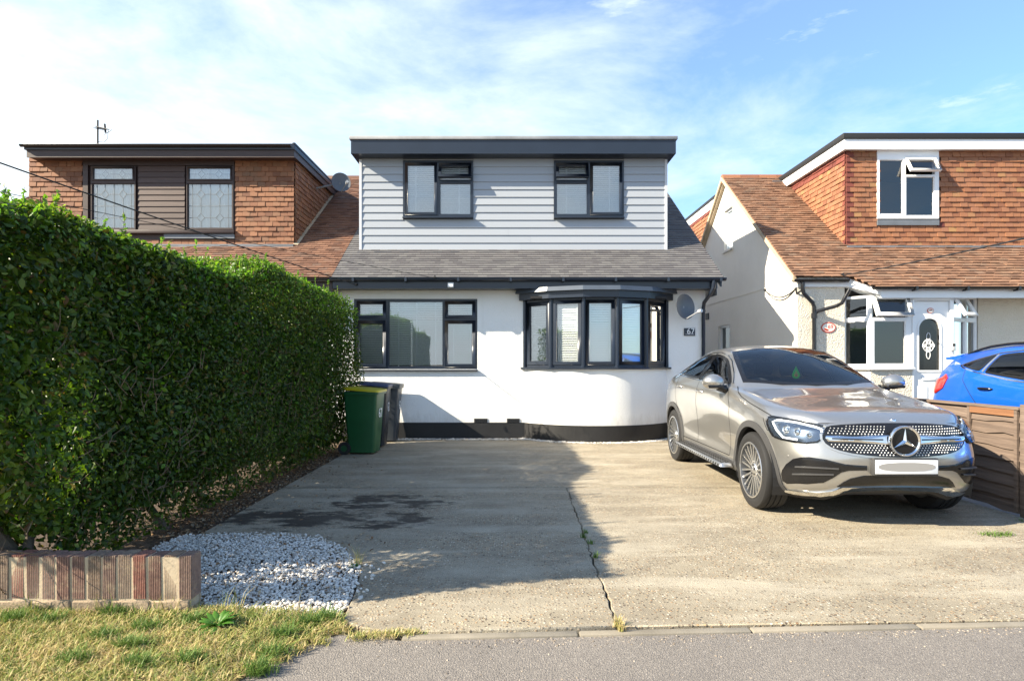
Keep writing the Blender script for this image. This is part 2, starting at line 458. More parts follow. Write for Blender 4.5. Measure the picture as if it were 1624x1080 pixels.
def mat_verge():
    t = NT('verge_thatch'); p = t.pos()
    n = t.noise(p, 26, 6, 0.7); b = t.noise(p, 1.8, 4, 0.6)
    c = t.mix(t.ramp(n, [(0.3, 0.0), (0.7, 1.0)]), (0.12, 0.075, 0.035), (0.34, 0.25, 0.11))
    c = t.mix(t.ramp(b, [(0.45, 0.0), (0.65, 0.6)]), c, (0.12, 0.13, 0.035))
    t.col(c); t.set(Roughness=0.95); t.bump(n, 0.9, 0.03); return t.mat
M['verge'] = mat_verge()
M['kerb'] = plain('kerb_concrete', (0.215, 0.19, 0.15), 0.9, bump=(110, 0.4), var=0.3)

# ------------------------------------------------------------------ ground
def sheet(name, pts, z, mat, parent=None, kind='structure', sub=0):
    mb = MB(); mb.add([(x, y, z) for x, y in pts], [tuple(range(len(pts)))])
    return mb.build(name, mat, parent, kind=kind)
def kerb_y(x): return 3.134 + 0.047 * x
M['land'] = plain('far_ground', (0.14, 0.12, 0.09), 0.95, var=0.3)
sheet('ground', [(-400, -400), (400, -400), (400, 500), (-400, 500)], -0.16, M['land'])
sheet('road', [(-60, -9), (60, -4), (60, -0.2), (-60, -5.2)], -0.13, M['tarmac'])
mb = MB()
pav = [(-30, -1.6), (30, 1.2), (30, kerb_y(30)), (2.95, kerb_y(2.95)), (-0.56, kerb_y(-0.56)), (-0.89, 3.19), (-1.11, 3.0), (-1.23, 2.72), (-1.39, 2.3), (-1.73, 1.9), (-30, 0.4)]
mb.prism(pav, 'z', -0.12, -0.009)
mb.build('pavement', M['tarmac'], kind='structure')
mb = MB()
verge = [(-12, 1.0), (-1.72, 1.88), (-1.38, 2.28), (-1.22, 2.72), (-1.10, 3.02), (-0.88, 3.21), (-0.90, 3.36), (-1.2, 3.46), (-1.80, 3.50), (-12, 3.60)]
mb.prism(verge, 'z', -0.12, -0.004)
mb.build('grass_verge', M['verge'], kind='structure')
# soil under the hedge, along the drive's left edge
mb = MB(); mb.prism([(-12, 3.58), (-1.81, 3.50), (-1.15, 3.40), (-0.95, 3.30), (-0.9, 5.3), (-2.55, 5.3), (-2.55, 11.3), (-12, 11.3)], 'z', -0.12, -0.030)
mb.build('soil_bed', M['soil'], kind='structure')

BAYC, BAYR, BAYY = 1.628, 1.758, 10.72 + 1.758          # the bay's circle
WALLY = 11.34
def bay_arc(r, n=20, extra=0.0):
    """points of the bay's outline at radius r, left to right, ending on the wall plane"""
    a1 = math.acos(min(1, (BAYY - WALLY - extra) / r))
    return [(BAYC + r * math.sin(a), BAYY - r * math.cos(a)) for a in np.linspace(-a1, a1, n)]
drive = props(bpy.data.objects.new('driveway', None), kind='structure'); COL.objects.link(drive); WORLDLOC['driveway'] = Vector((0, 0, 0))
def slab(pts):
    mb = MB(); mb.prism(pts, 'z', -0.115, 0.0)
    return mb.build('concrete_slab', M['concrete'], drive, bevel=0.006, seg=1)
def jag(p, q, n, amp):
    out = []
    for i in range(n + 1):
        t = i / n; k = amp * (random.random() - 0.5) * (1 if 0 < i < n else 0)
        dx, dy = q[0] - p[0], q[1] - p[1]; L = math.hypot(dx, dy)
        out.append((p[0] + dx * t - dy / L * k, p[1] + dy * t + dx / L * k))
    return out
joint = jag((0.585, kerb_y(0.585) + 0.10), (0.655, 6.87), 60, 0.022)
gap = lambda x, w: x + w
left_edge = [(-0.62, kerb_y(-0.62) + 0.09), (-0.80, 3.25), (-0.93, 3.34), (-0.96, 3.72), (-1.02, 4.12), (-1.26, 4.60), (-1.60, 4.93), (-2.10, 5.02), (-2.58, 5.06), (-2.60, 6.85)]
slab([(x - 0.004, y) for x, y in joint] + left_edge[::-1])
slab([(x + 0.005 + 0.004 * math.sin(y * 9), y) for x, y in joint][::-1] + [(2.8, kerb_y(2.8) + 0.08), (4.74, kerb_y(4.74) + 0.08), (4.74, 6.845)])
rear = [(-2.60, 6.885), (0.66, 6.905), (4.74, 6.882), (4.74, 11.12), (3.1, 11.12)]
rear += bay_arc(BAYR + 0.13, 16, 0.19)[::-1] + [(0.2, 11.10), (-2.4, 11.12), (-2.60, 11.0)]
slab(rear)
kerb = props(bpy.data.objects.new('kerb', None), kind='structure'); COL.objects.link(kerb); WORLDLOC['kerb'] = Vector((0, 0, 0))
for xa, xb in ((-0.56, 0.36), (0.37, 1.29), (1.30, 2.22), (2.23, 3.15), (3.16, 4.07), (4.08, 5.0)):
    mb = MB(); ya, yb = kerb_y(xa), kerb_y(xb)
    mb.prism([(xa, ya), (xb, yb), (xb, yb + 0.058), (xa, ya + 0.058)], 'z', -0.12, 0.001)
    mb.build('edging_stone', M['kerb'], kerb, bevel=0.008)

# ------------------------------------------------------------------ wall, window and tile builders
def tri_poly(poly, holes=(), grid=None):
    """constrained triangulation of a polygon with holes -> points, triangles"""
    pts, edges = [], []
    def ring(r):
        b = len(pts); pts.extend([Vector(p) for p in r])
        edges.extend([(b + i, b + (i + 1) % len(r)) for i in range(len(r))])
    ring(poly)
    for h in holes: ring(h)
    def inside(p, pg):
        c = False; j = len(pg) - 1
        for i in range(len(pg)):
            if (pg[i][1] > p[1]) != (pg[j][1] > p[1]) and p[0] < (pg[j][0] - pg[i][0]) * (p[1] - pg[i][1]) / (pg[j][1] - pg[i][1]) + pg[i][0]: c = not c
            j = i
        return c
    def dist(p, pg):
        m = 9
        for i in range(len(pg)):
            a, b = pg[i], pg[(i + 1) % len(pg)]
            dx, dy = b[0] - a[0], b[1] - a[1]; L = dx * dx + dy * dy or 1e-9
            t = max(0, min(1, ((p[0] - a[0]) * dx + (p[1] - a[1]) * dy) / L))
            m = min(m, math.hypot(p[0] - a[0] - t * dx, p[1] - a[1] - t * dy))
        return m
    if grid:
        xs = [p[0] for p in poly]; ys = [p[1] for p in poly]
        nx = int((max(xs) - min(xs)) / grid) + 1; ny = int((max(ys) - min(ys)) / grid) + 1
        for i in range(1, nx + 1):
            for j in range(1, ny + 1):
                p = (min(xs) + (i - 0.5 + 0.25 * (j % 2)) * (max(xs) - min(xs)) / nx, min(ys) + (j - 0.5) * (max(ys) - min(ys)) / ny)
                if inside(p, poly) and dist(p, poly) > grid * 0.4 and not any(inside(p, h) or dist(p, h) < grid * 0.4 for h in holes): pts.append(Vector(p))
    vo, eo, fo, *_ = delaunay_2d_cdt(pts, edges, [], 0, 1e-5)
    tris = []
    for f in fo:
        c = (sum(vo[i][0] for i in f) / len(f), sum(vo[i][1] for i in f) / len(f))
        if inside(c, poly) and not any(inside(c, h) for h in holes): tris.append(tuple(f))
    return [tuple(v) for v in vo], tris

def wall_sheet(mb, poly, holes, to3, depth, m=0, back=False):
    """a wall of a given depth with openings; to3(u, v, d) gives the point d behind the face"""
    vo, tr = tri_poly(poly, holes)
    mb.add([to3(u, v, 0) for u, v in vo], tr, m)
    if back: mb.add([to3(u, v, depth) for u, v in vo], tr, m)
    for r in [poly] + list(holes):
        n = len(r)
        mb.add([to3(u, v, 0) for u, v in r] + [to3(u, v, depth) for u, v in r], [(i, (i + 1) % n, n + (i + 1) % n, n + i) for i in range(n)], m)
def rect(x0, x1, z0, z1): return [(x0, z0), (x1, z0), (x1, z1), (x0, z1)]

def frame_ring(mb, x0, x1, z0, z1, w, y0, y1, F, m=0):
    """four mitred members of a rectangular frame; F maps (u, d, z) to a point"""
    o = rect(x0, x1, z0, z1); i = rect(x0 + w, x1 - w, z0 + w, z1 - w)
    for k in range(4):
        a, b, c, d = o[k], o[(k + 1) % 4], i[(k + 1) % 4], i[k]
        vs = [F(p[0], y, p[1]) for y in (y0, y1) for p in (a, b, c, d)]
        ch = [F(p[0], y0 + 0.012, p[1]) for p in (d, c)]
        mb.add(vs, [(0, 1, 2, 3), (7, 6, 5, 4), (0, 4, 5, 1), (2, 6, 7, 3), (1, 5, 6, 2), (0, 3, 7, 4)], m)

def window(parent, x0, x1, z0, z1, cells, F, frame, glassm, label=None, fw=0.06, blind=None, sill=None, depth=0.07, sashw=0.05, lead=None, y_in=0.0, slope=0.0, handle=False):
    """a framed window. F(u, d, z): u along the wall, d behind the face, z up. cells: (xa, xb, za, zb, kind)"""
    mb = MB()
    holes = [rect(*c[:4]) for c in cells]
    wall_sheet(mb, rect(x0, x1, z0, z1), holes, lambda u, v, d: F(u, d, v), depth)
    win = mb.build('window', frame, parent)
    if label: win['label'] = label
    for (a, b, c, d, kind) in cells:
        if kind == 'fix':
            g = MB(); g.add([F(a, 0.035, c), F(b, 0.035, c), F(b, 0.035, d), F(a, 0.035, d)], [(0, 1, 2, 3)])
            g.build('pane', glassm, win)
            fb = MB(); frame_ring(fb, a, b, c, d, 0.014, 0.014, 0.034, F); fb.build('glazing_bead', frame, win)
        else:
            ang = R(kind[1]) if isinstance(kind, tuple) else 0
            def FF(u, dd, z, a=ang, top=d):
                if not a: return F(u, dd, z)
                h = top - z                              # hinged along its top edge, swung outwards
                return F(u, dd * math.cos(a) - h * math.sin(a) - 0.012, top - h * math.cos(a) - dd * math.sin(a))
            s = MB(); frame_ring(s, a - 0.012, b + 0.012, c - 0.012, d + 0.012, sashw + 0.012, -0.016, 0.04, FF)
            s.build('sash', frame, win, bevel=0.004)
            a2, b2, c2, d2 = a + sashw, b - sashw, c + sashw, d - sashw
            g = MB(); g.add([FF(a2, 0.012, c2), FF(b2, 0.012, c2), FF(b2, 0.012, d2), FF(a2, 0.012, d2)], [(0, 1, 2, 3)])
            g.build('pane', glassm, win)
            if ang:
                t = MB()
                for u in (a + 0.02, b - 0.035): t.box(*sorted((0, 1)), 0, 1, 0, 1) if False else t.add([FF(u, 0.03, c + 0.03), FF(u + 0.014, 0.03, c + 0.03), F(u + 0.014, 0.03, c + 0.1), F(u, 0.03, c + 0.1)], [(0, 1, 2, 3)])
                t.build('window_stay', M['felt'], win)
    if blind:
        bb = MB(); n = int((z1 - z0 - 0.1) / blind['gauge'])
        zt = z1 - 0.05
        bb_d = 0.052; sl = blind['gauge'] * 1.06; ta = R(blind.get('tilt', 60)); slx = blind.get('gaps', [(x0 + 0.04, x1 - 0.04)])
        for (ga, gb) in slx:
            for i in range(n):
                z = zt - i * blind['gauge']; jit = random.uniform(-0.0012, 0.0012)
                dy, dz = sl * math.cos(ta), sl * math.sin(ta)
                bb.add([F(ga, bb_d + dy + jit, z), F(gb, bb_d + dy + jit, z), F(gb, bb_d + jit, z - dz), F(ga, bb_d + jit, z - dz)], [(0, 1, 2, 3)])
        bb.build('blind', M['whiteblind'], win, kind='stuff')
        tb = MB()
        for t in blind.get('tapes', []):
            tb.add([F(t - 0.012, bb_d - 0.005, z0 + 0.04), F(t + 0.012, bb_d - 0.005, z0 + 0.04), F(t + 0.012, bb_d - 0.005, z1 - 0.04), F(t - 0.012, bb_d - 0.005, z1 - 0.04)], [(0, 1, 2, 3)])
        if blind.get('tapes'): tb.build('blind_tape', M['whiteplastic'], win)
    if sill:
        s = MB(); so, st, sx = sill
        p = [F(x0 - sx, -so, z0 - st), F(x1 + sx, -so, z0 - st), F(x0 - sx, 0.05, z0 - st), F(x1 + sx, 0.05, z0 - st),
             F(x0 - sx, -so, z0 - 0.012), F(x1 + sx, -so, z0 - 0.012), F(x0 - sx, 0.05, z0 - 0.002), F(x1 + sx, 0.05, z0 - 0.002)]
        s.hexa(p); s.build('sill', frame, win, bevel=0.004)
    return win
def front(yf): return lambda u, d, z: (u, yf + d, z)

def roof_tiles(name, parent, x0, x1, ye, ze, slope, y1, mat, keep=lambda x, y: True, gauge=0.1, width=0.166, thick=0.016, jitter=0.004, flip=1, sag=None):
    """plain tiles laid on a slope that starts at the eaves (ye, ze); flip=-1 for the back slope"""
    L = math.hypot(1, slope); c, s = 1 / L, slope / L
    n = int((y1 - ye) * flip * L / gauge)
    V, F = [], []
    for r in range(n):
        off = width / 2 if r % 2 else 0
        k0 = int((x0 - off) / width) ; x = x0 - off
        while x < x1:
            a, b = max(x + 0.0015, x0), min(x + width - 0.0015, x1); x += width
            if b - a < 0.02: continue
            t0 = r * gauge - 0.02; t1 = t0 + gauge * 1.35
            ym = ye + flip * c * (t0 + gauge / 2)
            if not keep((a + b) / 2, ym): continue
            j = random.uniform(-jitter, jitter); j2 = random.uniform(-jitter, jitter) * 0.6
            lo, hi = thick * 1.15 + j2, 0.0
            base = len(V)
            for (t, h) in ((t0 + j, lo), (t1, hi)):
                for (hh) in (h, h + thick):
                    for xx in (a, b):
                        V.append((xx, ye + flip * (c * t - s * hh), ze + s * t + c * hh))
            F += [(base + q[0], base + q[1], base + q[2], base + q[3]) for q in ((2, 3, 7, 6), (0, 1, 3, 2), (0, 2, 6, 4), (1, 5, 7, 3))]
    V = np.array(V); o = V.min(0); o = np.array([(V[:, 0].min() + V[:, 0].max()) / 2, V[:, 1].min(), V[:, 2].min()])
    me = np_mesh(name, V - o, np.array(F), mat)
    return link(name, me, parent, o, kind='stuff')

def tile_mesh(w, h, th=0.014, mat=None):
    """one hung tile: u along x, facing -y, tail edge tipped out"""
    mb = MB(); q = w / 2 - 0.0028
    mb.hexa([(-q, -0.036, -0.006), (q, -0.036, -0.006), (-q, -0.022, -0.010), (q, -0.022, -0.010), (-q, -0.016, h * 1.22), (q, -0.016, h * 1.22), (-q, 0, h * 1.22), (q, 0, h * 1.22)])
    me = bpy.data.meshes.new('hung_tile'); me.from_pydata(mb.v, [], mb.f); me.materials.append(mat); me.update(); return me
def hang_tiles(parent, spots, mats, rotz=0.0, w=0.152, h=0.1, limit=300):
    """spots: (point, width factor, material key). The first ones are objects, the rest one joined part"""
    meshes = {k: tile_mesh(w, h, mat=m) for k, m in mats.items()}
    rest = {}
    for i, (p, sc, k) in enumerate(spots):
        rz = rotz + random.uniform(-0.018, 0.018); ry = random.uniform(-0.012, 0.012)
        if i < limit:
            o = link('hung_tile', meshes[k], parent, p, (random.uniform(-0.02, 0.03), ry, rz)); o.scale = (sc, random.uniform(0.85, 1.25), 1)
        else: rest.setdefault(k, []).append((p, sc, rz))
    for k, lst in rest.items():
        mb = MB()
        for p, sc, rz in lst:
            mat4 = Matrix.Translation(p) @ Matrix.Rotation(rz, 4, 'Z') @ Matrix.Diagonal((sc, random.uniform(0.85, 1.25), 1, 1))
            mb.add([mat4 @ v.co for v in meshes[k].vertices], [tuple(f.vertices) for f in meshes[k].polygons])
        mb.build('tile_cheek', mats[k], parent, kind='stuff')
def hung_spots(u0, u1, z0, z1, to3, w=0.152, h=0.1, keep=lambda u, z: True, key=lambda u, z, r: 'a'):
    out = []; r = 0; z = z0
    while z < z1 - 0.03:
        off = w / 2 if r % 2 else 0; u = u0 - off
        while u < u1 - 0.01:
            a, b = max(u, u0), min(u + w, u1); u += w
            if b - a > 0.03 and keep((a + b) / 2, z + h / 2): out.append((Vector(to3((a + b) / 2, z)), (b - a) / w, key((a + b) / 2, z, r)))
        z += h; r += 1
    return out
def gutter(mb, x0, x1, y, z, r=0.055, m=0):
    prof = [(y - r * math.cos(a), z - r * math.sin(a)) for a in np.linspace(0, math.pi, 9)]
    inner = [(y - (r - 0.006) * math.cos(a), z - (r - 0.006) * math.sin(a)) for a in np.linspace(math.pi, 0, 9)]
    mb.prism(prof + inner, 'x', x0, x1, m)
# ------------------------------------------------------------------ house 67
def roofz(y): return 2.98 + 0.68 * (y - 10.93)
H = thing('semi_detached_house', (0.2, WALLY, 0), 'white rendered chalet house numbered 67 with a grey clad dormer and curved bay', 'house', 'chalet houses along the street')
PARTY = -3.20
WR = 3.70
wx0, wx1, wz0, wz1 = PX(561, WALLY), PX(757, WALLY), PZ(585.5, WALLY), PZ(474, WALLY)
bay = bay_arc(BAYR, 41)
bx0, bx1 = bay[0][0], bay[-1][0]
mb = MB()
wall_sheet(mb, [(PARTY, 0.30), (bx0, 0.30), (bx0, 2.80), (bx1, 2.80), (bx1, 0.30), (WR, 0.30), (WR, 2.97), (PARTY, 2.97)], [rect(wx0, wx1, wz0, wz1)], lambda u, v, d: (u, WALLY + d, v), 0.25)
mb.build('front_wall', M['render'], H)
mb = MB()   # right flank and gable
mb.prism([(WALLY + 0.001, 0.0), (19.6, 0.0), (19.6, 3.3), (15.76, roofz(15.76) - 0.08), (WALLY + 0.001, roofz(WALLY) - 0.08)], 'x', WR - 0.24, WR - 0.001)
mb.build('gable_wall', M['render'], H)
mb = MB(); mb.box(-3.1, WR - 0.3, 19.2, 19.5, 0, 3.2); mb.build('rear_wall', M['render'], H)
# plinth, stepping round the bay
mb = MB()
out = [(PARTY, WALLY - 0.006), (bx0 - 0.02, WALLY - 0.006)] + [(BAYC + (x - BAYC) * 1.004, y - 0.006) for x, y in bay] + [(bx1 + 0.02, WALLY - 0.006), (WR + 0.004, WALLY - 0.006)]
inn = [(WR + 0.004, WALLY + 0.3), (PARTY, WALLY + 0.3)]
mb.prism(out + inn, 'z', -0.1, 0.30); mb.build('plinth', M['plinth'], H)
# air bricks standing proud above the plinth
for a, b in ((752, 773), (804, 824)):
    x0, x1 = PX(a, WALLY), PX(b, WALLY)
    mb = MB(); mb.box(x0, x1, WALLY - 0.014, WALLY + 0.05, 0.302, 0.375)
    for i in range(6): mb.box(x0 + 0.015 + i * 0.038, x0 + 0.035 + i * 0.038, WALLY - 0.019, WALLY - 0.0145, 0.312, 0.365)
    mb.build('air_brick', M['plinth'], H)
F = front(WALLY + 0.025)
X = lambda p: PX(p, WALLY); Z = lambda p: PZ(p, WALLY)
c1, c2, c3, c4 = X(566), X(611), X(616), X(702.5)
cells = [(c1, c2, Z(504), Z(478), 'sash'), (c1, c2, Z(581.5), Z(509), 'sash'), (c3, c4, Z(581.5), Z(477.5), 'fix'),
         (X(706), X(753), Z(504), Z(478), 'sash'), (X(706), X(753), Z(581.5), Z(509), 'sash')]
window(H, wx0, wx1, wz0, wz1, cells, F, M['anth'], M['glass'], 'wide five light window with white venetian blinds',
       blind=dict(gauge=0.043, tapes=[X(567.5), X(631), X(660), X(690), X(719), X(746)], gaps=[(wx0 + 0.03, X(613)), (X(615), X(704)), (X(706), wx1 - 0.03)]), sill=(0.085, 0.035, 0.01), sashw=0.052)
# eaves: fascia, soffit, gutter
FX0, FX1, GX1 = -3.23, PX(1137, 10.98), PX(1151, 10.9)
mb = MB(); mb.box(FX0, FX1, 10.96, 10.98, PZ(457.5, 10.96), 2.93); mb.build('fascia', M['anth'], H)
mb = MB(); mb.box(FX0, FX1, 10.982, WALLY + 0.06, PZ(457, 10.98), PZ(457, 10.98) + 0.012); mb.build('soffit', M['anth'], H)
mb = MB(); mb.box(FX1 - 0.02, FX1, 10.983, WALLY + 0.3, 2.66, 2.95); mb.build('eaves_box_end', M['anth'], H)
mb = MB(); gutter(mb, FX0 - 0.03, GX1, 10.90, 2.965)
for gx in np.linspace(FX0 + 0.4, GX1 - 0.1, 8): mb.box(gx - 0.02, gx + 0.02, 10.838, 10.96, 2.90, 2.968)
mb.build('gutter', M['anth'], H)
mb = MB(); px = X(1114)
mb.tube([(px + 0.06, 10.90, 2.93), (px + 0.06, 10.90, 2.80), (px + 0.05, 10.95, 2.73), (px + 0.0, WALLY - 0.10, 2.55), (px, WALLY - 0.06, 2.45), (px, WALLY - 0.055, 0.02)], 0.036, 10)
for z in (2.4, 1.4, 0.5): mb.lathe([(0.036, z - 0.02), (0.045, z - 0.02), (0.045, z + 0.02), (0.036, z + 0.02)], (px, WALLY - 0.055, 0), n=10); mb.box(px - 0.06, px + 0.06, WALLY - 0.012, WALLY - 0.0015, z - 0.015, z + 0.015)
mb.build('downpipe', M['anth'], H, smooth=40)
# main roof
DY, DX0, DX1 = 11.90, PX(570, 11.9), PX(1058, 11.9)
DZ0, DZ1 = 3.62, 5.46
def keep67(x, y): return not (DX0 + 0.05 < x < DX1 - 0.05 and y > DY + 0.12)
mb = MB(); mb.add([(PARTY, 10.95, 2.955), (GX1 - 0.06, 10.95, 2.955), (GX1 - 0.06, 15.76, roofz(15.76) - 0.035), (PARTY, 15.76, roofz(15.76) - 0.035)], [(0, 1, 2, 3)])
mb.add([(PARTY, 20.0, roofz(11.52) - 0.035), (GX1 - 0.06, 20.0, roofz(11.52) - 0.035), (GX1 - 0.06, 15.76, roofz(15.76) - 0.035), (PARTY, 15.76, roofz(15.76) - 0.035)], [(0, 1, 2, 3)])
roof67 = mb.build('roof', M['tile_grey'], H)
roof_tiles('roof_tile_course', roof67, PARTY - 0.03, GX1 - 0.05, 10.90, 2.98 - 0.0204, 0.68, 15.72, M['tile_grey'], keep67, gauge=0.098, jitter=0.002, thick=0.018)
mb = MB()
mb.tube([(PARTY, 15.76, 6.24), (GX1 - 0.05, 15.76, 6.24)], 0.11, 8); mb.build('ridge_tile', M['tile_grey'], roof67)
# verge on the right
mb = MB(); mb.prism([(10.93, 2.93), (15.76, roofz(15.76) - 0.05), (15.76, roofz(15.76) - 0.17), (10.93, 2.81)], 'x', GX1 - 0.09, GX1 - 0.062); mb.build('bargeboard', M['anth_roof'], H)
# dormer with lapped boards
dw = {}
Xd = lambda p: PX(p, DY); Zd = lambda p: PZ(p, DY)
wins = [(Xd(639.5), Xd(750.5), Zd(345), Zd(255.7)), (Xd(878.3), Xd(989), Zd(345), Zd(255.7))]
mb = MB(); wall_sheet(mb, rect(DX0 + 0.02, DX1 - 0.02, DZ0 - 0.1, DZ1 + 0.1), [rect(*w) for w in wins], lambda u, v, d: (u, DY + 0.025 + d, v), 0.2)
mb.build('dormer_wall', M['clad'], H)
nb = 12; bh = (DZ1 - DZ0 - 0.03) / nb
for i in range(nb):
    za = DZ0 + 0.03 + i * bh; zb = za + bh
    segs = [(DX0 + 0.05, DX1 - 0.05)]
    for w in wins:                                    # boards stop at the windows
        if zb > w[2] + 0.002 and za < w[3] - 0.002 and not (za < w[2] - bh * 0.35 or zb > w[3] + bh * 0.35 and False):
            segs2 = []
            for a, b in segs:
                if a < w[0] and b > w[1]: segs2 += [(a, w[0] - 0.002), (w[1] + 0.002, b)]
                else: segs2.append((a, b))
            segs = segs2
    if len(segs) == 1:                                # long boards have butt joints
        j = random.uniform(DX0 + 1.5, DX1 - 1.5); segs = [(DX0 + 0.05, j - 0.001), (j + 0.001, DX1 - 0.05)]
    for a, b in segs:
        m2 = MB(); m2.hexa([(a, DY - 0.016, za), (b, DY - 0.016, za), (a, DY + 0.02, za), (b, DY + 0.02, za), (a, DY + 0.004, zb + 0.012), (b, DY + 0.004, zb + 0.012), (a, DY + 0.02, zb + 0.012), (b, DY + 0.02, zb + 0.012)])
        m2.build('cladding_board', M['clad'], H)
mb = MB()
M['palegrey'] = plain('pale_grey_trim', (0.52, 0.54, 0.58), 0.45)
for x in (DX0, DX1 - 0.05):
    mb = MB(); mb.box(x, x + 0.05, DY - 0.022, DY + 0.03, DZ0 + 0.01, DZ1 - 0.01); mb.build('corner_trim', M['palegrey'], H)

mb = MB(); mb.box(DX0 - 0.01, DX1 + 0.01, DY - 0.03, DY + 0.03, DZ0 - 0.06, DZ0 + 0.028); mb.add([(DX0 - 0.02, DY - 0.14, roofz(DY - 0.14) + 0.045), (DX1 + 0.02, DY - 0.14, roofz(DY - 0.14) + 0.045), (DX1 + 0.02, DY - 0.03, DZ0 + 0.02), (DX0 - 0.02, DY - 0.03, DZ0 + 0.02)], [(0, 1, 2, 3)]); mb.build('flashing', M['anth_roof'], H)
mb = MB()
for x in (DX0 + 0.022, DX1 - 0.024): mb.prism([(DY + 0.04, DZ0 - 0.2), (DY + 0.04, DZ1 + 0.12), (15.6, DZ1 + 0.12), (15.6, DZ0 - 0.2)], 'x', x - 0.001, x + 0.001)
mb.build('dormer_cheek', M['clad'], H)
Fd = front(DY - 0.03)
for k, w in enumerate(wins):
    x0, x1, z0, z1 = w
    if k == 0: cs = [(Xd(643.5), Xd(692.5), Zd(341), Zd(260), 'sash'), (Xd(697.5), Xd(747), Zd(341), Zd(291), 'fix'), (Xd(697.5), Xd(747), Zd(286.5), Zd(261), ('open', 24))]
    else: cs = [(Xd(936.5), Xd(985.5), Zd(341), Zd(260), 'sash'), (Xd(882), Xd(931.5), Zd(341), Zd(291), 'fix'), (Xd(882), Xd(931.5), Zd(286.5), Zd(261), ('open', 24))]
    window(H, x0, x1, z0, z1, cs, Fd, M['anth'], M['glass'], ['left dormer window, top light ajar on its right', 'right dormer window, top light ajar on its left'][k],
           blind=dict(gauge=0.040, tilt=62, tapes=[x0 + 0.25, x1 - 0.28], gaps=[(x0 + 0.03, (x0 + x1) / 2), ((x0 + x1) / 2, x1 - 0.03)]), sill=(0.075, 0.03, 0.004), depth=0.08, sashw=0.045)
# dormer flat roof with deep fascia
FYF = 11.60
fx0, fx1 = PX(556.5, FYF), PX(1072, FYF)
zf0, zf1, zt1 = PZ(244, FYF), PZ(223, FYF), PZ(216.5, FYF)
mb = MB(); mb.box(fx0, fx1, FYF, FYF + 0.02, zf0, zf1 + 0.02)
mb.box(fx0, fx0 + 0.02, FYF + 0.0205, 15.8, zf0, zf1 + 0.02); mb.box(fx1 - 0.02, fx1, FYF + 0.0205, 15.8, zf0, zf1 + 0.02)
mb.build('dormer_fascia', M['anth'], H)
mb = MB(); mb.box(fx0 + 0.021, fx1 - 0.021, FYF + 0.021, 15.75, zf0 + 0.004, zf0 + 0.016); mb.build('dormer_soffit', M['anth'], H)
mb = MB(); mb.box(fx0 - 0.02, fx1 + 0.02, FYF - 0.022, 15.85, zf1 + 0.021, zt1 - 0.012)
for (a, b, c, d) in ((fx0 - 0.03, fx1 + 0.03, FYF - 0.03, FYF + 0.03), (fx0 - 0.03, fx0 + 0.05, FYF + 0.031, 15.85), (fx1 - 0.05, fx1 + 0.03, FYF + 0.031, 15.85)): mb.box(a, b, c, d, zf1 + 0.012, zt1)
mb.build('flat_roof', M['felt'], H, bevel=0.01)
# bay: rendered curved apron below, five faceted lights, two-step roof edge
bz0, bz1 = 1.345, 2.60
mb = MB(); n = len(bay)
mb.add([(x, y, 0.28) for x, y in bay] + [(x, y, bz0 - 0.03) for x, y in bay], [(i, i + 1, n + i + 1, n + i) for i in range(n - 1)])
mb.build('bay_apron', M['render'], H, smooth=60)
ang = math.acos((BAYY - WALLY) / BAYR)
fac = [(BAYC + BAYR * math.sin(a), BAYY - BAYR * math.cos(a)) for a in np.linspace(-ang, ang, 6)]
def facet_F(p, q):
    d = Vector((q[0] - p[0], q[1] - p[1])).normalized(); nrm = Vector((-d.y, d.x))   # nrm points into the room
    return lambda u, dd, z: (p[0] + d.x * u + nrm.x * (dd + 0.02), p[1] + d.y * u + nrm.y * (dd + 0.02), z)
for i in range(5):
    p, q = fac[i], fac[i + 1]; L = math.hypot(q[0] - p[0], q[1] - p[1])
    opens = i in (0, 4)
    cell = (0.055, L - 0.055, bz0 + 0.055, bz1 - (0.055 if not opens else 0.06), 'sash')
    w = window(H, 0.012, L - 0.012, bz0, bz1, [cell], facet_F(p, q), M['anth'], M['glass'], ['leftmost bay light', 'second bay light', 'middle bay light', 'fourth bay light', 'rightmost bay light'][i],
               blind=dict(gauge=0.043, tilt=64, tapes=[0.13, L - 0.13], gaps=[(0.04, L - 0.04)]), sashw=0.05 if not opens else 0.06)
mb = MB()
for i, (x, y) in enumerate(fac[1:-1]):
    dv = Vector((x - BAYC, y - BAYY)).normalized() * -0.052; mb.tube([(x, y + 0.012, bz0), (x, y + 0.012, bz1)], 0.036, 8); mb.tube([(x + dv.x, y + dv.y, bz0), (x + dv.x, y + dv.y, bz1)], 0.052, 8)  # wider tubes added behind the mullions to stop sun leaking past the blinds
for (x, y) in (fac[0], fac[-1]): mb.box(x - 0.03 if x < BAYC else x - 0.012, x + 0.012 if x < BAYC else x + 0.03, WALLY - 0.02, WALLY + 0.06, bz0, bz1)
mb.build('bay_mullion_and_light_stop', M['anth'], H)
def bay_ring(mb, r0, z0, z1, ext, r1=None):
    """faceted band round the bay at radius r0"""
    r1 = r1 or r0
    def pts(r):
        a = [(BAYC + (x - BAYC) * (r / BAYR), BAYY + (y - BAYY) * (r / BAYR)) for x, y in fac]
        s = (r - BAYR)
        a[0] = (fac[0][0] - s * 1.05, fac[0][1] - s * 0.62); a[-1] = (fac[-1][0] + s * 1.05, fac[-1][1] - s * 0.62)
        return [(a[0][0], WALLY - 0.002)] + a + [(a[-1][0], WALLY - 0.002)]
    lo, hi = pts(r0), pts(r1); n = len(lo)
    mb.add([(x, y, z0) for x, y in lo] + [(x, y, z1) for x, y in hi], [(i, i + 1, n + i + 1, n + i) for i in range(n - 1)] + [tuple(range(n)), tuple(range(2 * n - 1, n - 1, -1))])
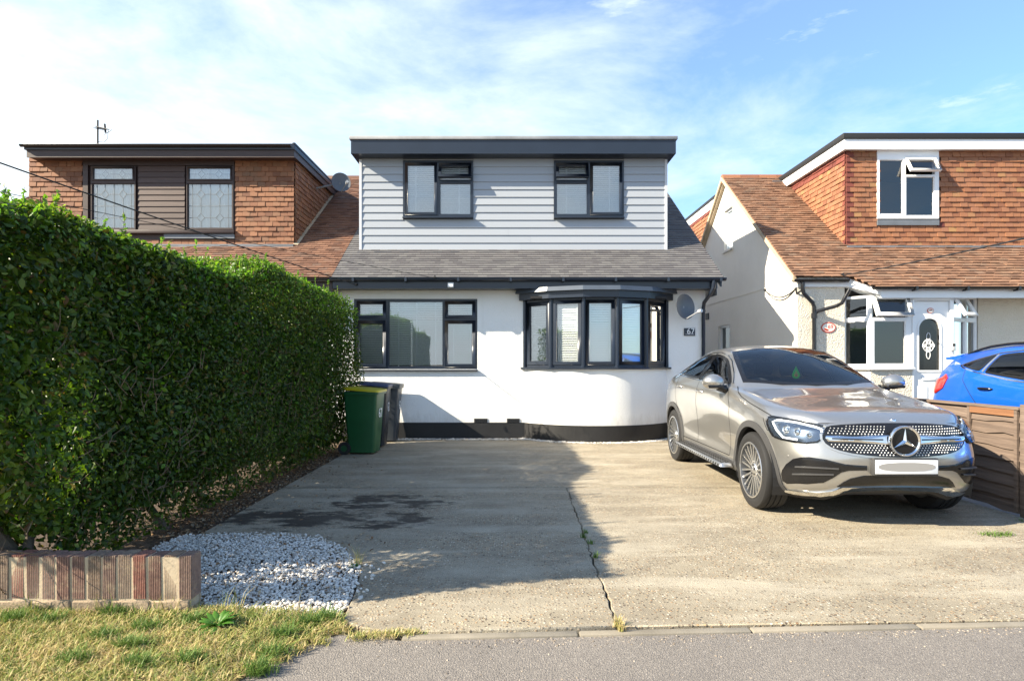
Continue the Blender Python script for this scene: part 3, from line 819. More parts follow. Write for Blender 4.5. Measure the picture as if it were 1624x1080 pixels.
mb = MB(); bay_ring(mb, BAYR + 0.075, bz0 - 0.035, bz0 - 0.003, 0); mb.build('bay_sill', M['anth'], H)
mb = MB(); bay_ring(mb, BAYR + 0.10, bz1 - 0.005, bz1 + 0.115, 0); mb.build('bay_fascia', M['anth'], H)
mb = MB(); bay_ring(mb, BAYR + 0.17, bz1 + 0.117, bz1 + 0.195, 0, BAYR + 0.15)
bay_ring(mb, BAYR + 0.15, bz1 + 0.196, bz1 + 0.225, 0, BAYR - 0.3)
mb.build('bay_roof', plain('blue_grey_bay_trim', (0.07, 0.085, 0.11), 0.32, var=0.15), H)
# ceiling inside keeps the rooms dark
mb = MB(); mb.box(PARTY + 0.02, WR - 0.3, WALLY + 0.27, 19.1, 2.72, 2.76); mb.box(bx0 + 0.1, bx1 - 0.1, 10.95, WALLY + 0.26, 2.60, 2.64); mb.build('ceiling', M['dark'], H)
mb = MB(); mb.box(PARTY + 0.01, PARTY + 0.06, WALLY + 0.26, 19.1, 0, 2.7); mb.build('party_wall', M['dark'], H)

# fixtures on house 67
t = thing('house_number_sign', (X(1094), WALLY - 0.012, PZ(531, WALLY)), 'small dark slate number plate reading 67 beside the downpipe', 'house number')
x0, x1, z0, z1 = X(1084.5), X(1102), Z(532.5), Z(520.5)
mb = MB(); mb.box(x0, x1, WALLY - 0.02, WALLY - 0.002, z0, z1); mb.build('plate', M['anth'], t, bevel=0.002)
def text_mesh(name, s, size, mat, parent, loc, rot, extrude=0.001, align='CENTER', sx=1.0, label=None):
    cu = bpy.data.curves.new(name, 'FONT'); cu.body = s; cu.size = size; cu.extrude = extrude; cu.align_x = align; cu.align_y = 'CENTER'
    o = bpy.data.objects.new('tmp', cu); COL.objects.link(o)
    me = bpy.data.meshes.new_from_object(o.evaluated_get(bpy.context.evaluated_depsgraph_get()))
    bpy.data.objects.remove(o); bpy.data.curves.remove(cu)
    me.name = name; me.materials.clear(); me.materials.append(mat)
    r = link(name, me, parent, loc, rot); r.scale = (sx, 1, 1)
    return r
text_mesh('numerals', '67', 0.15, M['whiteplastic'], t, (x0 + 0.125, WALLY - 0.0225, (z0 + z1) / 2 + 0.008), (R(90), 0, 0))
mb = MB(); mb.box(x0 + 0.025, x1 - 0.02, WALLY - 0.0225, WALLY - 0.0205, z0 + 0.022, z0 + 0.028); mb.build('underline', M['whiteplastic'], t)

def sat_dish(loc, face, size, label, arm_side, bracket):
    """elliptical dish on a bracket; face = direction the dish looks"""
    t = thing('satellite_dish', loc, label, 'satellite dish', 'satellite dishes on the houses')
    f = Vector(face).normalized(); r = Vector((0, 0, 1)).cross(f).normalized(); u = f.cross(r)
    c = Vector(loc)
    mb = MB(); vs = []; fs = []; n = 28; rings = 7
    for back in (0, 1):
        b = len(vs)
        for i in range(rings + 1):
            q = i / rings
            for k in range(n):
                a = 2 * math.pi * k / n
                vs.append(c + r * (size * 0.92 * q * math.cos(a)) + u * (size * q * math.sin(a)) + f * (0.16 * size * (q * q - 1) * 1.6 - 0.008 * back))
        for i in range(rings):
            for k in range(n): fs.append((b + i * n + k, b + i * n + (k + 1) % n, b + (i + 1) * n + (k + 1) % n, b + (i + 1) * n + k))
    k0 = rings * n; k1 = (rings + 1) * n + rings * n
    fs += [(k0 + k, k0 + (k + 1) % n, k1 + (k + 1) % n, k1 + k) for k in range(n)]
    mb.add(vs, fs); mb.build('dish', M['dishgrey'], t, smooth=50)
    foc = c + f * size * 1.05 - u * size * 0.55 + r * size * arm_side
    mb = MB(); mb.tube([c - u * size * 0.98 - f * 0.02, foc], 0.012, 8); mb.tube([c - f * size * 0.25, Vector(bracket)], 0.022, 8); mb.build('bracket_arm', M['felt'], t)
    mb = MB(); mb.tube([foc - f * -0.06, foc - f * 0.02], [0.032, 0.026], 10); mb.build('receiver', M['lnb'], t)
M['dishgrey'] = plain('grey_dish_mesh', (0.11, 0.122, 0.14), 0.45, 0.2, var=0.15)
M['lnb'] = plain('pale_grey_plastic', (0.55, 0.56, 0.57), 0.4)
dx, dz = PX(1088, 10.95), PZ(486, 10.95)
sat_dish((dx, 10.98, dz), (0.48, -1, 0.12), 0.235, 'grey satellite dish above the 67 number plate', 0.35, (dx - 0.02, WALLY - 0.003, dz - 0.02))
# small lamp box under the eaves
t = thing('security_light', (PX(715, 10.95), 10.945, 2.77), 'small white lamp box on the dark fascia above the wide window', 'light')
x = PX(715, 10.95)
mb = MB(); mb.box(x - 0.055, x + 0.055, 10.90, 10.958, PZ(456, 10.9), PZ(448, 10.9)); mb.build('housing', M['lnb'], t, bevel=0.008)
mb = MB(); mb.box(x - 0.042, x + 0.042, 10.896, 10.8995, PZ(454.5, 10.9), PZ(449.5, 10.9)); mb.build('lens', M['whiteplastic'], t)

# ------------------------------------------------------------------ attached house on the left
LY = 12.10
XL = lambda p: PX(p, LY); ZL = lambda p: PZ(p, LY)
HL = thing('semi_detached_house', (-6.9, WALLY, 0), 'red tiled house joined on the left with leaded dormer windows and brown boarding', 'house', 'chalet houses along the street')
mb = MB(); wall_sheet(mb, rect(-11.5, PARTY - 0.002, 0.0, 2.96), [rect(-8.5, -6.5, 1.0, 2.4)], lambda u, v, d: (u, WALLY + d, v), 0.25); mb.build('front_wall', M['render'], HL)
mb = MB(); mb.box(-8.5, -6.5, WALLY + 0.06, WALLY + 0.1, 1.0, 2.4); mb.build('window', M['brownwood'], HL)
mb = MB(); mb.box(-11.5, PARTY - 0.04, 10.97, 10.99, 2.72, 2.93); mb.box(-11.5, PARTY - 0.04, 10.991, WALLY, 2.72, 2.735); mb.build('fascia', M['brownwood'], HL)
mb = MB(); gutter(mb, -11.6, PARTY - 0.06, 10.91, 2.955); mb.build('gutter', M['blackgloss'], HL)
LX0, LX1 = XL(47), XL(466)
LZ0, LZ1 = 3.76, ZL(249)
def keepL(x, y): return not (LX0 + 0.05 < x < LX1 - 0.06 and y > LY + 0.14)
mb = MB(); ridge = roofz(15.76) - 0.035
mb.add([(-11.6, 10.95, 2.955), (PARTY - 0.003, 10.95, 2.955), (PARTY - 0.003, 15.76, ridge), (-11.6, 15.76, ridge)], [(0, 1, 2, 3)])
mb.add([(-11.6, 20.0, 3.34), (PARTY - 0.003, 20.0, 3.34), (PARTY - 0.003, 15.76, ridge), (-11.6, 15.76, ridge)], [(0, 1, 2, 3)])
roofL = mb.build('roof', M['tile_red'], HL)
# plain tiles; the boundary with the grey roof is toothed course by course
roof_tiles('roof_tile_course', roofL, -11.6, PARTY - 0.031, 10.90, 2.98 - 0.0204, 0.68, 15.72, M['tile_red'], keepL, gauge=0.098, jitter=0.008, thick=0.020)
mb = MB(); x = -11.6
while x < PARTY - 0.1:
    mb.tube([(x + 0.004, 15.76, 6.22), (min(x + 0.33, PARTY - 0.03), 15.76, 6.22)], 0.115, 8); x += 0.335
mb.build('ridge_tile', M['tile_red'], roofL)
# dormer face: tiles left and right, boarded frame with two leaded windows between
fxa, fxb, fza, fzb = XL(133), XL(372.5), ZL(371), LZ1
mb = MB(); wins2 = [(XL(146), XL(216.5), ZL(364.5), ZL(264.5)), (XL(297), XL(371), ZL(364.5), ZL(264.5))]
wall_sheet(mb, rect(LX0 + 0.01, LX1 - 0.01, LZ0 - 0.2, LZ1), [rect(*w) for w in wins2], lambda u, v, d: (u, LY + 0.02 + d, v), 0.15); mb.build('dormer_wall', M['brownwood'], HL)
mb = MB()
for x in (LX0 + 0.012, LX1 - 0.014): mb.prism([(LY + 0.03, LZ0 - 0.3), (LY + 0.03, LZ1), (15.6, LZ1), (15.6, LZ0 - 0.3)], 'x', x - 0.001, x + 0.001)
mb.build('dormer_cheek', M['brownwood'], HL)
spots = hung_spots(fxb + 0.01, LX1 + 0.01, LZ0 + 0.02, LZ1 - 0.02, lambda u, z: (u, LY + 0.01, z))
spots += hung_spots(LX0, fxa - 0.01, LZ0 + 0.02, LZ1 - 0.02, lambda u, z: (u, LY + 0.01, z))
spots += hung_spots(fxa, fxb, LZ0 + 0.02, LZ0 + 0.12, lambda u, z: (u, LY + 0.01, z))
n_front = len(spots)
cheek = hung_spots(LY + 0.02, 15.2, LZ0, LZ1 - 0.02, lambda u, z: (LX1 + 0.004, u, z), keep=lambda u, z: z > roofz(u) - 0.02)
hang_tiles(HL, spots, {'a': M['tile_hang']}, 0.0)
hang_tiles(HL, cheek, {'a': M['tile_hang']}, R(90), limit=0)
mb = MB()                                             # boarded surround
mb.box(fxa, fxa + 0.10, LY - 0.03, LY + 0.018, fza, fzb); mb.box(fxa + 0.1005, fxb, LY - 0.028, LY + 0.018, ZL(263), fzb)
mb.box(fxb - 0.02, fxb, LY - 0.027, LY + 0.018, fza, ZL(263.2))
mb.build('timber_surround', M['brownwood'], HL)
mb = MB(); mb.box(fxa - 0.01, fxb + 0.02, LY - 0.09, LY + 0.018, ZL(371.5), ZL(366)); mb.build('sill', M['brownwood'], HL, bevel=0.006)
mb = MB(); mb.box(XL(262), fxb + 0.01, LY - 0.05, LY - 0.012, ZL(379), ZL(372.2)); mb.build('flashing', M['lead'], HL)
nbd = 11; za, zb = ZL(365), ZL(263.5)
for i in range(nbd):
    a = za + (zb - za) * i / nbd; b = za + (zb - za) * (i + 1) / nbd
    mb = MB(); q0, q1 = XL(220), XL(293.5)
    mb.hexa([(q0, LY - 0.022, a + 0.004), (q1, LY - 0.022, a + 0.004), (q0, LY + 0.018, a + 0.004), (q1, LY + 0.018, a + 0.004), (q0, LY - 0.008, b), (q1, LY - 0.008, b), (q0, LY + 0.018, b), (q1, LY + 0.018, b)])
    mb.build('timber_board', M['brownboard'], HL)
M['came'] = plain('lead_came', (0.16, 0.18, 0.20), 0.5, 0.5)
M['net'] = plain('net_curtain', (0.74, 0.80, 0.82), 0.9)
for k, w in enumerate(wins2):
    x0, x1, z0, z1 = w
    F2 = front(LY - 0.035)
    cs = [(x0 + 0.03, x1 - 0.035, ZL(287), ZL(266.5), 'sash'), (x0 + 0.015, x1 - 0.02, z0 + 0.02, ZL(291.5), 'fix')]
    wo = window(HL, x0, x1, z0, z1, cs, F2, M['brownwood'], M['glass'], ['leaded window left of the brown boarding', 'leaded window right of the brown boarding'][k], depth=0.08, sashw=0.022)
    mb = MB()
    def came(p, q, wd=0.006):
        d = Vector((q[0] - p[0], q[1] - p[1])).normalized(); nn = Vector((-d.y, d.x)) * wd
        mb.add([(p[0] + nn.x, LY - 0.008, p[1] + nn.y), (q[0] + nn.x, LY - 0.008, q[1] + nn.y), (q[0] - nn.x, LY - 0.008, q[1] - nn.y), (p[0] - nn.x, LY - 0.008, p[1] - nn.y)], [(0, 1, 2, 3)])
    for (a, b, c, d, kk) in cs:
        top = kk == 'sash'
        if top: a, b, c, d = a + 0.022, b - 0.022, c + 0.022, d - 0.022
        W_, H_ = b - a, d - c
        for f in (0.25, 0.5, 0.75):                   # vertical leads, broken by diamonds at the quarter lines
            xx = a + W_ * f
            if f == 0.5: came((xx, c), (xx, d))
        rows = [0.5] if top else [0.24, 0.76]
        for f in (0.29, 0.71):
            xx = a + W_ * f; last = c
            for rr in rows:
                zz = c + H_ * rr; dh = (0.34 * H_ if top else 0.095 * H_); dw_ = 0.085 * W_
                came((xx, last), (xx, zz - dh)); last = zz + dh
                dia = [(xx, zz - dh), (xx + dw_, zz), (xx, zz + dh), (xx - dw_, zz)]
                for q in range(4): came(dia[q], dia[(q + 1) % 4])
                came((a if f < 0.5 else a + W_ * 0.5, zz), (xx - dw_, zz)); came((xx + dw_, zz), (a + W_ * 0.5 if f < 0.5 else b, zz))
            came((xx, last), (xx, d))
        if not top:
            for rr in (0.5,): came((a, c + H_ * rr), (b, c + H_ * rr))
            for f in (0.10, 0.90): came((a + W_ * f, c), (a + W_ * f, d))
    mb.build('leading', M['came'], wo)
    mb = MB()
    nf = 36
    vs = []
    for i in range(nf + 1):
        xx = x0 + (x1 - x0) * i / nf; yy = LY + 0.035 + 0.012 * math.sin(i * 1.9) + 0.008 * math.sin(i * 4.1)
        vs += [(xx, yy, z0), (xx, yy, z1)]
    mb.add(vs, [(2 * i, 2 * i + 2, 2 * i + 3, 2 * i + 1) for i in range(nf)]); mb.build('net_curtain', M['net'], wo, smooth=60)
# flat roof of the left dormer
lf0, lf1, LF = PX(38, 11.82), PX(468, 11.82), 11.82
z0, z1, z2 = PZ(250, LF), PZ(238.5, LF), PZ(229, LF)
mb = MB(); mb.box(lf0 + 0.05, lf1 - 0.02, LF, LF + 0.022, z0, z1); mb.box(lf1 - 0.042, lf1 - 0.02, LF + 0.0225, 15.2, z0 + 0.02, z1); mb.build('dormer_fascia', M['brownwood'], HL)
mb = MB(); mb.box(lf0 + 0.05, lf1 - 0.05, LF + 0.023, LY + 0.1, z0 + 0.02, z0 + 0.03); mb.build('dormer_soffit', M['brownwood'], HL)
mb = MB(); mb.box(lf0 + 0.02, lf1 - 0.0, LF - 0.03, 15.6, z1 + 0.001, z2 - 0.015); mb.box(lf1 - 0.05, lf1 + 0.012, LF - 0.032, 15.6, z2 - 0.016, z2 + 0.022); mb.box(lf0, lf1 - 0.051, LF - 0.034, LF + 0.03, z2 - 0.016, z2)
mb.build('flat_roof', M['anth_roof'], HL, bevel=0.006)
mb = MB(); gutter(mb, lf0 - 0.02, lf1 - 0.06, LF - 0.06, z1 + 0.085, 0.045); mb.build('dormer_gutter', M['blackgloss'], HL)
mb = MB(); pts = []
yy = LY + 0.02
mb.add([(LX1 + 0.0, LY - 0.05, roofz(LY - 0.05) + 0.06), (LX1 + 0.10, LY - 0.05, roofz(LY - 0.05) + 0.05), (LX1 + 0.10, 15.0, roofz(15.0) + 0.05), (LX1 + 0.0, 15.0, roofz(15.0) + 0.06)], [(0, 1, 2, 3)])
mb.build('valley_flashing', M['mortar'], HL)
mb = MB(); mb.box(LX0 - 0.02, LX1 + 0.02, LY - 0.10, LY - 0.02, roofz(LY) - 0.06, roofz(LY) + 0.02); mb.build('apron_flashing', M['lead'], HL)
# dish on the left dormer, aerial on its roof
dy = 13.3
sat_dish((PX(541, dy), dy, PZ(289, dy)), (0.42, -1, 0.22), 0.225, 'grey satellite dish at the red roof ridge beside the left dormer', 0.4, (LX1 + 0.03, dy + 0.1, PZ(297, dy)))
ay = 13.6; ax = PX(155, ay); az = 5.74
t = thing('tv_aerial', (ax, ay, az), 'thin black television aerial on the flat roof of the left dormer', 'aerial')
mb = MB(); ztop = PZ(191, ay); mb.tube([(ax, ay, az - 0.03), (ax, ay, ztop)], 0.018, 6); mb.build('mast', M['black'], t)
mb = MB(); bz = PZ(202, ay); ex, ez = PX(181, ay), PZ(211, ay)
mb.tube([(ax - 0.05, ay, bz + 0.02), (ex, ay - 0.2, ez)], 0.012, 6)
for q in np.linspace(0.0, 1.0, 7):
    p = Vector((ax - 0.02, ay, bz)).lerp(Vector((ex, ay - 0.2, ez)), q)
    h = 0.16 if q > 0.85 else 0.06
    mb.tube([p + Vector((0.02, 0.10, 0.03)), p + Vector((-0.02, -0.10, -h))], 0.005, 5)
p = Vector((PX(166, ay), ay, PZ(204, ay))); mb.tube([p + Vector((0, 0, 0.1)), p + Vector((0.02, 0, -0.1))], 0.02, 6); mb.tube([p + Vector((-0.05, 0.1, 0.06)), p + Vector((0.06, -0.1, -0.05))], 0.016, 6)
mb.build('antenna', M['black'], t)
mb = MB(); mb.tube([(ex, ay - 0.2, ez), (ex - 0.08, ay - 0.1, ez - 0.16), (ax + 0.15, ay, PZ(226, ay)), (ax, ay, PZ(225, ay))], 0.005, 5); mb.build('lead_wire', M['black'], t)
# ------------------------------------------------------------------ house on the right, number 69
GX = 5.40
M['dimroom'] = plain('dim_room', (0.10, 0.105, 0.11), 0.9)
RS = 0.7915
def rz(y): return 3.05 + RS * (y - 11.175)
RY, RW = 14.94, 11.35                                     # ridge, front wall
HR = thing('semi_detached_house', (8.6, RW, 0), 'cream roughcast house on the right with brown tiled roof and white porch', 'house', 'chalet houses along the street')
Fg = lambda u, d, z: (GX + d, u, z)                       # on the gable, u runs along y
gy0, gy1 = 952 * GX / (1162 - 808), 952 * GX / (1148.5 - 808)
gw = (gy0, gy1, PZ(396, 14.8), PZ(331, 14.8))
ly0, ly1 = 952 * GX / (1157 - 808), 952 * GX / (1139 - 808)
lw = (ly0, ly1, 1.55, PZ(516, 15.1))
mb = MB()
wall_sheet(mb, [(RW - 0.09, 0), (18.7, 0), (18.7, 3.0), (RY, rz(RY) - 0.10), (RW - 0.09, rz(RW - 0.09) - 0.10)], [rect(*gw), rect(*lw)], lambda u, v, d: (GX + d, u, v), 0.25)
mb.build('gable_wall', M['gable'], HR)
M['pale_glass'] = plain('pale_obscured_glass', (0.42, 0.50, 0.55), 0.15)
for w, pm in ((gw, M['pale_glass']), (lw, plain('dark_side_pane', (0.035, 0.05, 0.055), 0.08, spec=0.8))):
    mb = MB(); mb.add([(GX + 0.10, w[0], w[2]), (GX + 0.10, w[1], w[2]), (GX + 0.10, w[1], w[3]), (GX + 0.10, w[0], w[3])], [(0, 1, 2, 3)])
    fb = MB(); frame_ring(fb, w[0], w[1], w[2], w[3], 0.05, 0.06, 0.12, Fg); wo = fb.build('window', M['whiteplastic'], HR)
    mb.build('pane', pm, wo)
    sb = MB(); sb.box(GX - 0.05, GX + 0.05, w[0] - 0.05, w[1] + 0.05, w[2] - 0.05, w[2] - 0.001); sb.build('sill', M['gable'], wo)
mb = MB(); mb.box(GX - 0.012, GX - 0.0015, RW - 0.1, 18.6, 2.985, 3.012); mb.build('string_course', M['gable'], HR)
mb = MB(); yv = 952 * GX / (1122 - 808); mb.box(GX - 0.02, GX - 0.002, yv - 0.14, yv + 0.14, PZ(507, yv), PZ(497, yv)); mb.build('air_vent', M['black'], HR)
# front wall and canted porch bay
PY = 10.95
pl = [(6.28, RW), (PX(1381, PY), PY), (PX(1513, PY), PY), (8.86, RW)]
pz0, pz1 = PZ(582, PY), 2.66
mb = MB()
mb.box(GX - 0.001, 6.28, RW - 0.1, RW - 0.0905, 0, 2.98); mb.box(GX + 0.26, 6.28, RW - 0.0903, RW + 0.15, 0, 2.98); mb.build('front_wall', M['cream'], HR); mb = MB(); mb.box(6.3, 8.9, 12.3, 12.35, 0, 2.6); mb.box(6.2, 8.95, RW + 0.02, 12.36, 2.6, 2.65); mb.build('inner_wall', M['dimroom'], HR); mb = MB(); mb.box(8.86, 12.6, RW, RW + 0.25, 0, 2.9)
mb.build('front_wall', M['cream'], HR)
mb = MB()                                                 # low roughcast wall under the porch windows
def band(p, q, z0, z1, mbx, th=0.12):
    d = Vector((q[0] - p[0], q[1] - p[1])).normalized(); nn = Vector((-d.y, d.x)) * th
    mbx.add([(p[0], p[1], z0), (q[0], q[1], z0), (q[0] + nn.x, q[1] + nn.y, z0), (p[0] + nn.x, p[1] + nn.y, z0), (p[0], p[1], z1), (q[0], q[1], z1), (q[0] + nn.x, q[1] + nn.y, z1), (p[0] + nn.x, p[1] + nn.y, z1)],
            [(0, 1, 2, 3), (4, 5, 6, 7), (0, 1, 5, 4), (1, 2, 6, 5), (2, 3, 7, 6), (3, 0, 4, 7)])
doorx0, doorx1 = PX(1447, PY), PX(1513, PY)
for a_, b_ in ((pl[0], pl[1]), (pl[1], (doorx0, PY)), (pl[2], pl[3])): mb = MB(); band(a_, b_, 0, pz0 - 0.05, mb); mb.build('porch_wall', M['cream'], HR)
def porch_win(p, q, cells, label, sill=True):
    L = math.hypot(q[0] - p[0], q[1] - p[1])
    cs = [(a * L, b * L, c, d, k) for a, b, c, d, k in cells]
    return window(HR, 0.0, L, pz0, pz1, cs, facet_F(p, q), M['whiteplastic'], M['glassdark'], label, depth=0.07, sashw=0.05, sill=(0.08, 0.05, 0.02) if sill else None)
zt = PZ(505, PY)
porch_win(pl[0], pl[1], [(0.08, 0.86, pz0 + 0.04, zt - 0.04, 'fix'), (0.08, 0.86, zt + 0.02, pz1 - 0.03, 'fix')], 'angled left porch light')
porch_win(pl[1], (doorx0, PY), [(0.10, 0.86, pz0 + 0.05, zt - 0.04, 'fix'), (0.05, 0.90, zt + 0.02, pz1 - 0.02, ('open', 24))], 'front porch light with top vent tilted open')
porch_win(pl[2], pl[3], [(0.06, 0.50, pz0 + 0.05, zt - 0.04, 'fix'), (0.58, 0.94, pz0 + 0.05, zt - 0.04, 'fix'), (0.05, 0.52, zt + 0.02, pz1 - 0.02, ('open', 28)), (0.58, 0.94, zt + 0.02, pz1 - 0.03, 'fix')], 'angled right porch light with vent open')
# door with arched glass
dz1 = PZ(479, PY)
mb = MB(); x0, x1 = doorx0 + 0.002, doorx1 - 0.002
xa, xb = PX(1450, PY), PX(1507, PY)
mb.box(x0, xa, PY + 0.0, PY + 0.09, 0.05, pz1); mb.box(xb, x1, PY + 0.0, PY + 0.09, 0.05, pz1); mb.box(xa, xb, PY + 0.001, PY + 0.09, dz1 + 0.02, pz1)
mb.build('door_frame', M['whiteplastic'], HR, bevel=0.004)
gx0, gx1, gz0, gz1 = PX(1459, PY), PX(1492, PY), PZ(587, PY), PZ(505, PY)
rr = (gx1 - gx0) / 2; cxg = (gx0 + gx1) / 2
arch = [(gx0, gz0), (gx1, gz0)] + [(cxg + rr * math.cos(a), gz1 - rr + rr * math.sin(a)) for a in np.linspace(0, math.pi, 17)]
mb = MB(); wall_sheet(mb, rect(xa + 0.004, xb - 0.004, 0.06, dz1 + 0.012), [arch], lambda u, v, d: (u, PY + 0.035 + d, v), 0.05)
door = mb.build('door', M['whiteplastic'], HR)
mb = MB(); mb.add([(x, PY + 0.06, z) for x, z in arch], [tuple(range(len(arch)))]); mb.build('pane', plain('dark_door_glass', (0.012, 0.014, 0.016), 0.12, spec=0.7), door)
mb = MB(); ro = [(cxg + (x - cxg) * 1.16, gz0 + 0.5 * (gz1 - gz0) + (z - gz0 - 0.5 * (gz1 - gz0)) * 1.07) for x, z in arch]
n = len(arch); mb.add([(x, PY + 0.022, z) for x, z in ro] + [(x, PY + 0.022, z) for x, z in arch] + [(x, PY + 0.0345, z) for x, z in ro] + [(x, PY + 0.058, z) for x, z in arch], [(i, (i + 1) % n, n + (i + 1) % n, n + i) for i in range(n)] + [(i, (i + 1) % n, 2 * n + (i + 1) % n, 2 * n + i) for i in range(n)] + [(n + i, n + (i + 1) % n, 3 * n + (i + 1) % n, 3 * n + i) for i in range(n)])
mb.build('arch_moulding', M['whiteplastic'], door)
mb = MB()                                                 # leaded ornament: stacked leaf shapes
def leafloop(cx, cz, w, h, a=0):
    pts = []
    for t in np.linspace(0, 2 * math.pi, 17):
        u, v = w * math.sin(t) * (0.6 + 0.4 * abs(math.sin(t))), h * math.cos(t)
        pts.append((cx + u * math.cos(a) - v * math.sin(a), PY + 0.054, cz + u * math.sin(a) + v * math.cos(a)))
    mb.tube(pts, 0.006, 5)
cz = PZ(548, PY); s = 0.0115
leafloop(cxg, cz + 14 * s, 0.035, 0.075); leafloop(cxg, cz - 14.5 * s, 0.035, 0.08); leafloop(cxg, cz + 6 * s, 0.04, 0.05); leafloop(cxg, cz - 6 * s, 0.04, 0.05)
for sgn in (-1, 1):
    leafloop(cxg + sgn * 0.055, cz + 4.5 * s, 0.028, 0.075, sgn * 0.6); leafloop(cxg + sgn * 0.055, cz - 4.5 * s, 0.028, 0.075, -sgn * 0.6); leafloop(cxg + sgn * 0.085, cz, 0.03, 0.04)
leafloop(cxg, cz, 0.04, 0.05)
mb.build('leading', plain('bright_came', (0.75, 0.76, 0.78), 0.35), door)
mb = MB(); lzc = PZ(600.5, PY); mb.box(cxg - 0.13, cxg + 0.13, PY + 0.018, PY + 0.034, lzc - 0.035, lzc + 0.035); mb.build('letterbox', M['whiteplastic'], door, bevel=0.006)
mb = MB()
for (a, b) in ((xa + 0.08, cxg - 0.03), (cxg + 0.03, xb - 0.08)): mb.box(a, b, PY + 0.026, PY + 0.034, 0.25, 1.0)
mb.build('raised_panel', M['whiteplastic'], door, bevel=0.008)
# key safe by the door
t = thing('door_entry_box', (PX(1516, PY), PY - 0.03, PZ(555, PY)), 'small white keypad box right of the white front door', 'keypad')
mb = MB(); kx = PX(1511, PY); mb.box(kx - 0.035, kx + 0.035, PY - 0.03, PY - 0.002, PZ(556, PY), PZ(544, PY)); mb.build('case', M['lnb'], t, bevel=0.006)
mb = MB(); mb.box(kx - 0.022, kx + 0.022, PY - 0.034, PY - 0.0305, PZ(549, PY), PZ(545, PY)); mb.build('keypad', M['black'], t)
M['badge_red'] = plain('red_enamel', (0.55, 0.06, 0.03), 0.35); M['badge_white'] = plain('ivory_enamel', (0.80, 0.74, 0.66), 0.35)
def oval_sign(cx, cz, y, w, h, txt, label, lx=0.0):
    t = thing('house_number_sign', (cx, y, cz - h), label, 'house number')
    mb = MB(); mb.prism([(cx + w * math.cos(a), cz + h * math.sin(a)) for a in np.linspace(0, 2 * math.pi, 33)[:-1]], 'y', y - 0.012, y - 0.002); mb.build('rim', M['badge_red'], t)
    mb = MB(); mb.prism([(cx + w * 0.86 * math.cos(a), cz + h * 0.80 * math.sin(a)) for a in np.linspace(0, 2 * math.pi, 33)[:-1]], 'y', y - 0.0155, y - 0.0125); mb.build('plaque', M['badge_white'], t)
    text_mesh('numerals', txt, h * 1.05, M['badge_red'], t, (cx + w * lx, y - 0.018, cz + h * 0.12), (R(90), 0, 0))
    if w > 0.1:
        mb = MB()
        for (u, v, q) in ((-0.35, -0.42, 0.20), (-0.15, -0.5, 0.16), (-0.5, -0.25, 0.13)): mb.prism([(cx + w * u + w * q * math.cos(a), cz + h * v + h * q * math.sin(a)) for a in np.linspace(0, 2 * math.pi, 11)[:-1]], 'y', y - 0.0185, y - 0.0158)
        mb.build('painted_flowers', M['badge_red'], t)
oval_sign(PX(1313.5, 11.25), PZ(519.5, 11.25), 11.25, 0.135, 0.097, '69', 'large oval red rimmed 69 plaque on the roughcast wall', 0.25)
oval_sign(PX(1475.5, PY + 0.03), PZ(492.5, PY + 0.03), PY + 0.034, 0.058, 0.048, '69', 'tiny oval red 69 badge at the top of the white door')
# roof
def keepR(x, y):
    if x < 6.25 and y < 11.13: return False
    if 6.25 <= x < 6.75 and y < 11.13 - (x - 6.25) * 0.7: return False
    return not (x > DRX + 0.05 and y > DRY + 0.14)
DRY, DRX = 12.056, PX(1342, 12.056)
VX = GX - 0.12
mb = MB()
mb.add([(VX + 0.02, 11.19, rz(11.19) - 0.035), (12.8, 11.19, rz(11.19) - 0.035), (12.8, RY, rz(RY) - 0.035), (VX + 0.02, RY, rz(RY) - 0.035)], [(0, 1, 2, 3)])
mb.add([(6.7, 10.84, rz(10.84) - 0.035), (12.8, 10.84, rz(10.84) - 0.035), (12.8, 11.188, rz(11.188) - 0.035), (6.25, 11.188, rz(11.188) - 0.035)], [(0, 1, 2, 3)])
mb.add([(VX + 0.02, RY, rz(RY) - 0.035), (12.8, RY, rz(RY) - 0.035), (12.8, 18.8, rz(11.08) - 0.035), (VX + 0.02, 18.8, rz(11.08) - 0.035)], [(0, 1, 2, 3)])
roofR = mb.build('roof', M['tile_red_right'], HR)
roof_tiles('roof_tile_course', roofR, VX, 12.6, 10.80, rz(10.80) + 0.0, RS, RY - 0.03, M['tile_red_right'], keepR, gauge=0.1, jitter=0.010, thick=0.023)
mb = MB(); x = VX
while x < DRX + 0.2:
    mb.tube([(x + 0.004, RY, rz(RY) - 0.04), (x + 0.44, RY, rz(RY) - 0.04)], 0.115, 8); x += 0.445
mb.build('ridge_tile', M['tile_hang_right'], roofR)
mb = MB(); mb.box(DRX - 0.35, DRX - 0.05, RY - 0.32, RY - 0.12, rz(RY - 0.3) + 0.03, rz(RY - 0.3) + 0.06); mb.build('ridge_flashing', M['lead'], HR)
mb = MB(); mb.prism([(11.15, rz(11.15) + 0.01), (RY, rz(RY) + 0.01), (18.8, rz(11.08) + 0.01), (18.8, rz(11.08) - 0.08), (RY, rz(RY) - 0.09), (11.15, rz(11.15) - 0.09)], 'x', VX - 0.012, VX + 0.05)
mb.prism([(RW - 0.1, rz(RW - 0.1) - 0.11), (RY, rz(RY) - 0.11), (18.8, rz(11.08) - 0.11), (18.8, rz(11.08) - 0.13), (RY, rz(RY) - 0.13), (RW - 0.1, rz(RW - 0.1) - 0.13)], 'x', VX + 0.04, GX - 0.0015)
mb.build('verge_mortar', M['mortar'], HR)
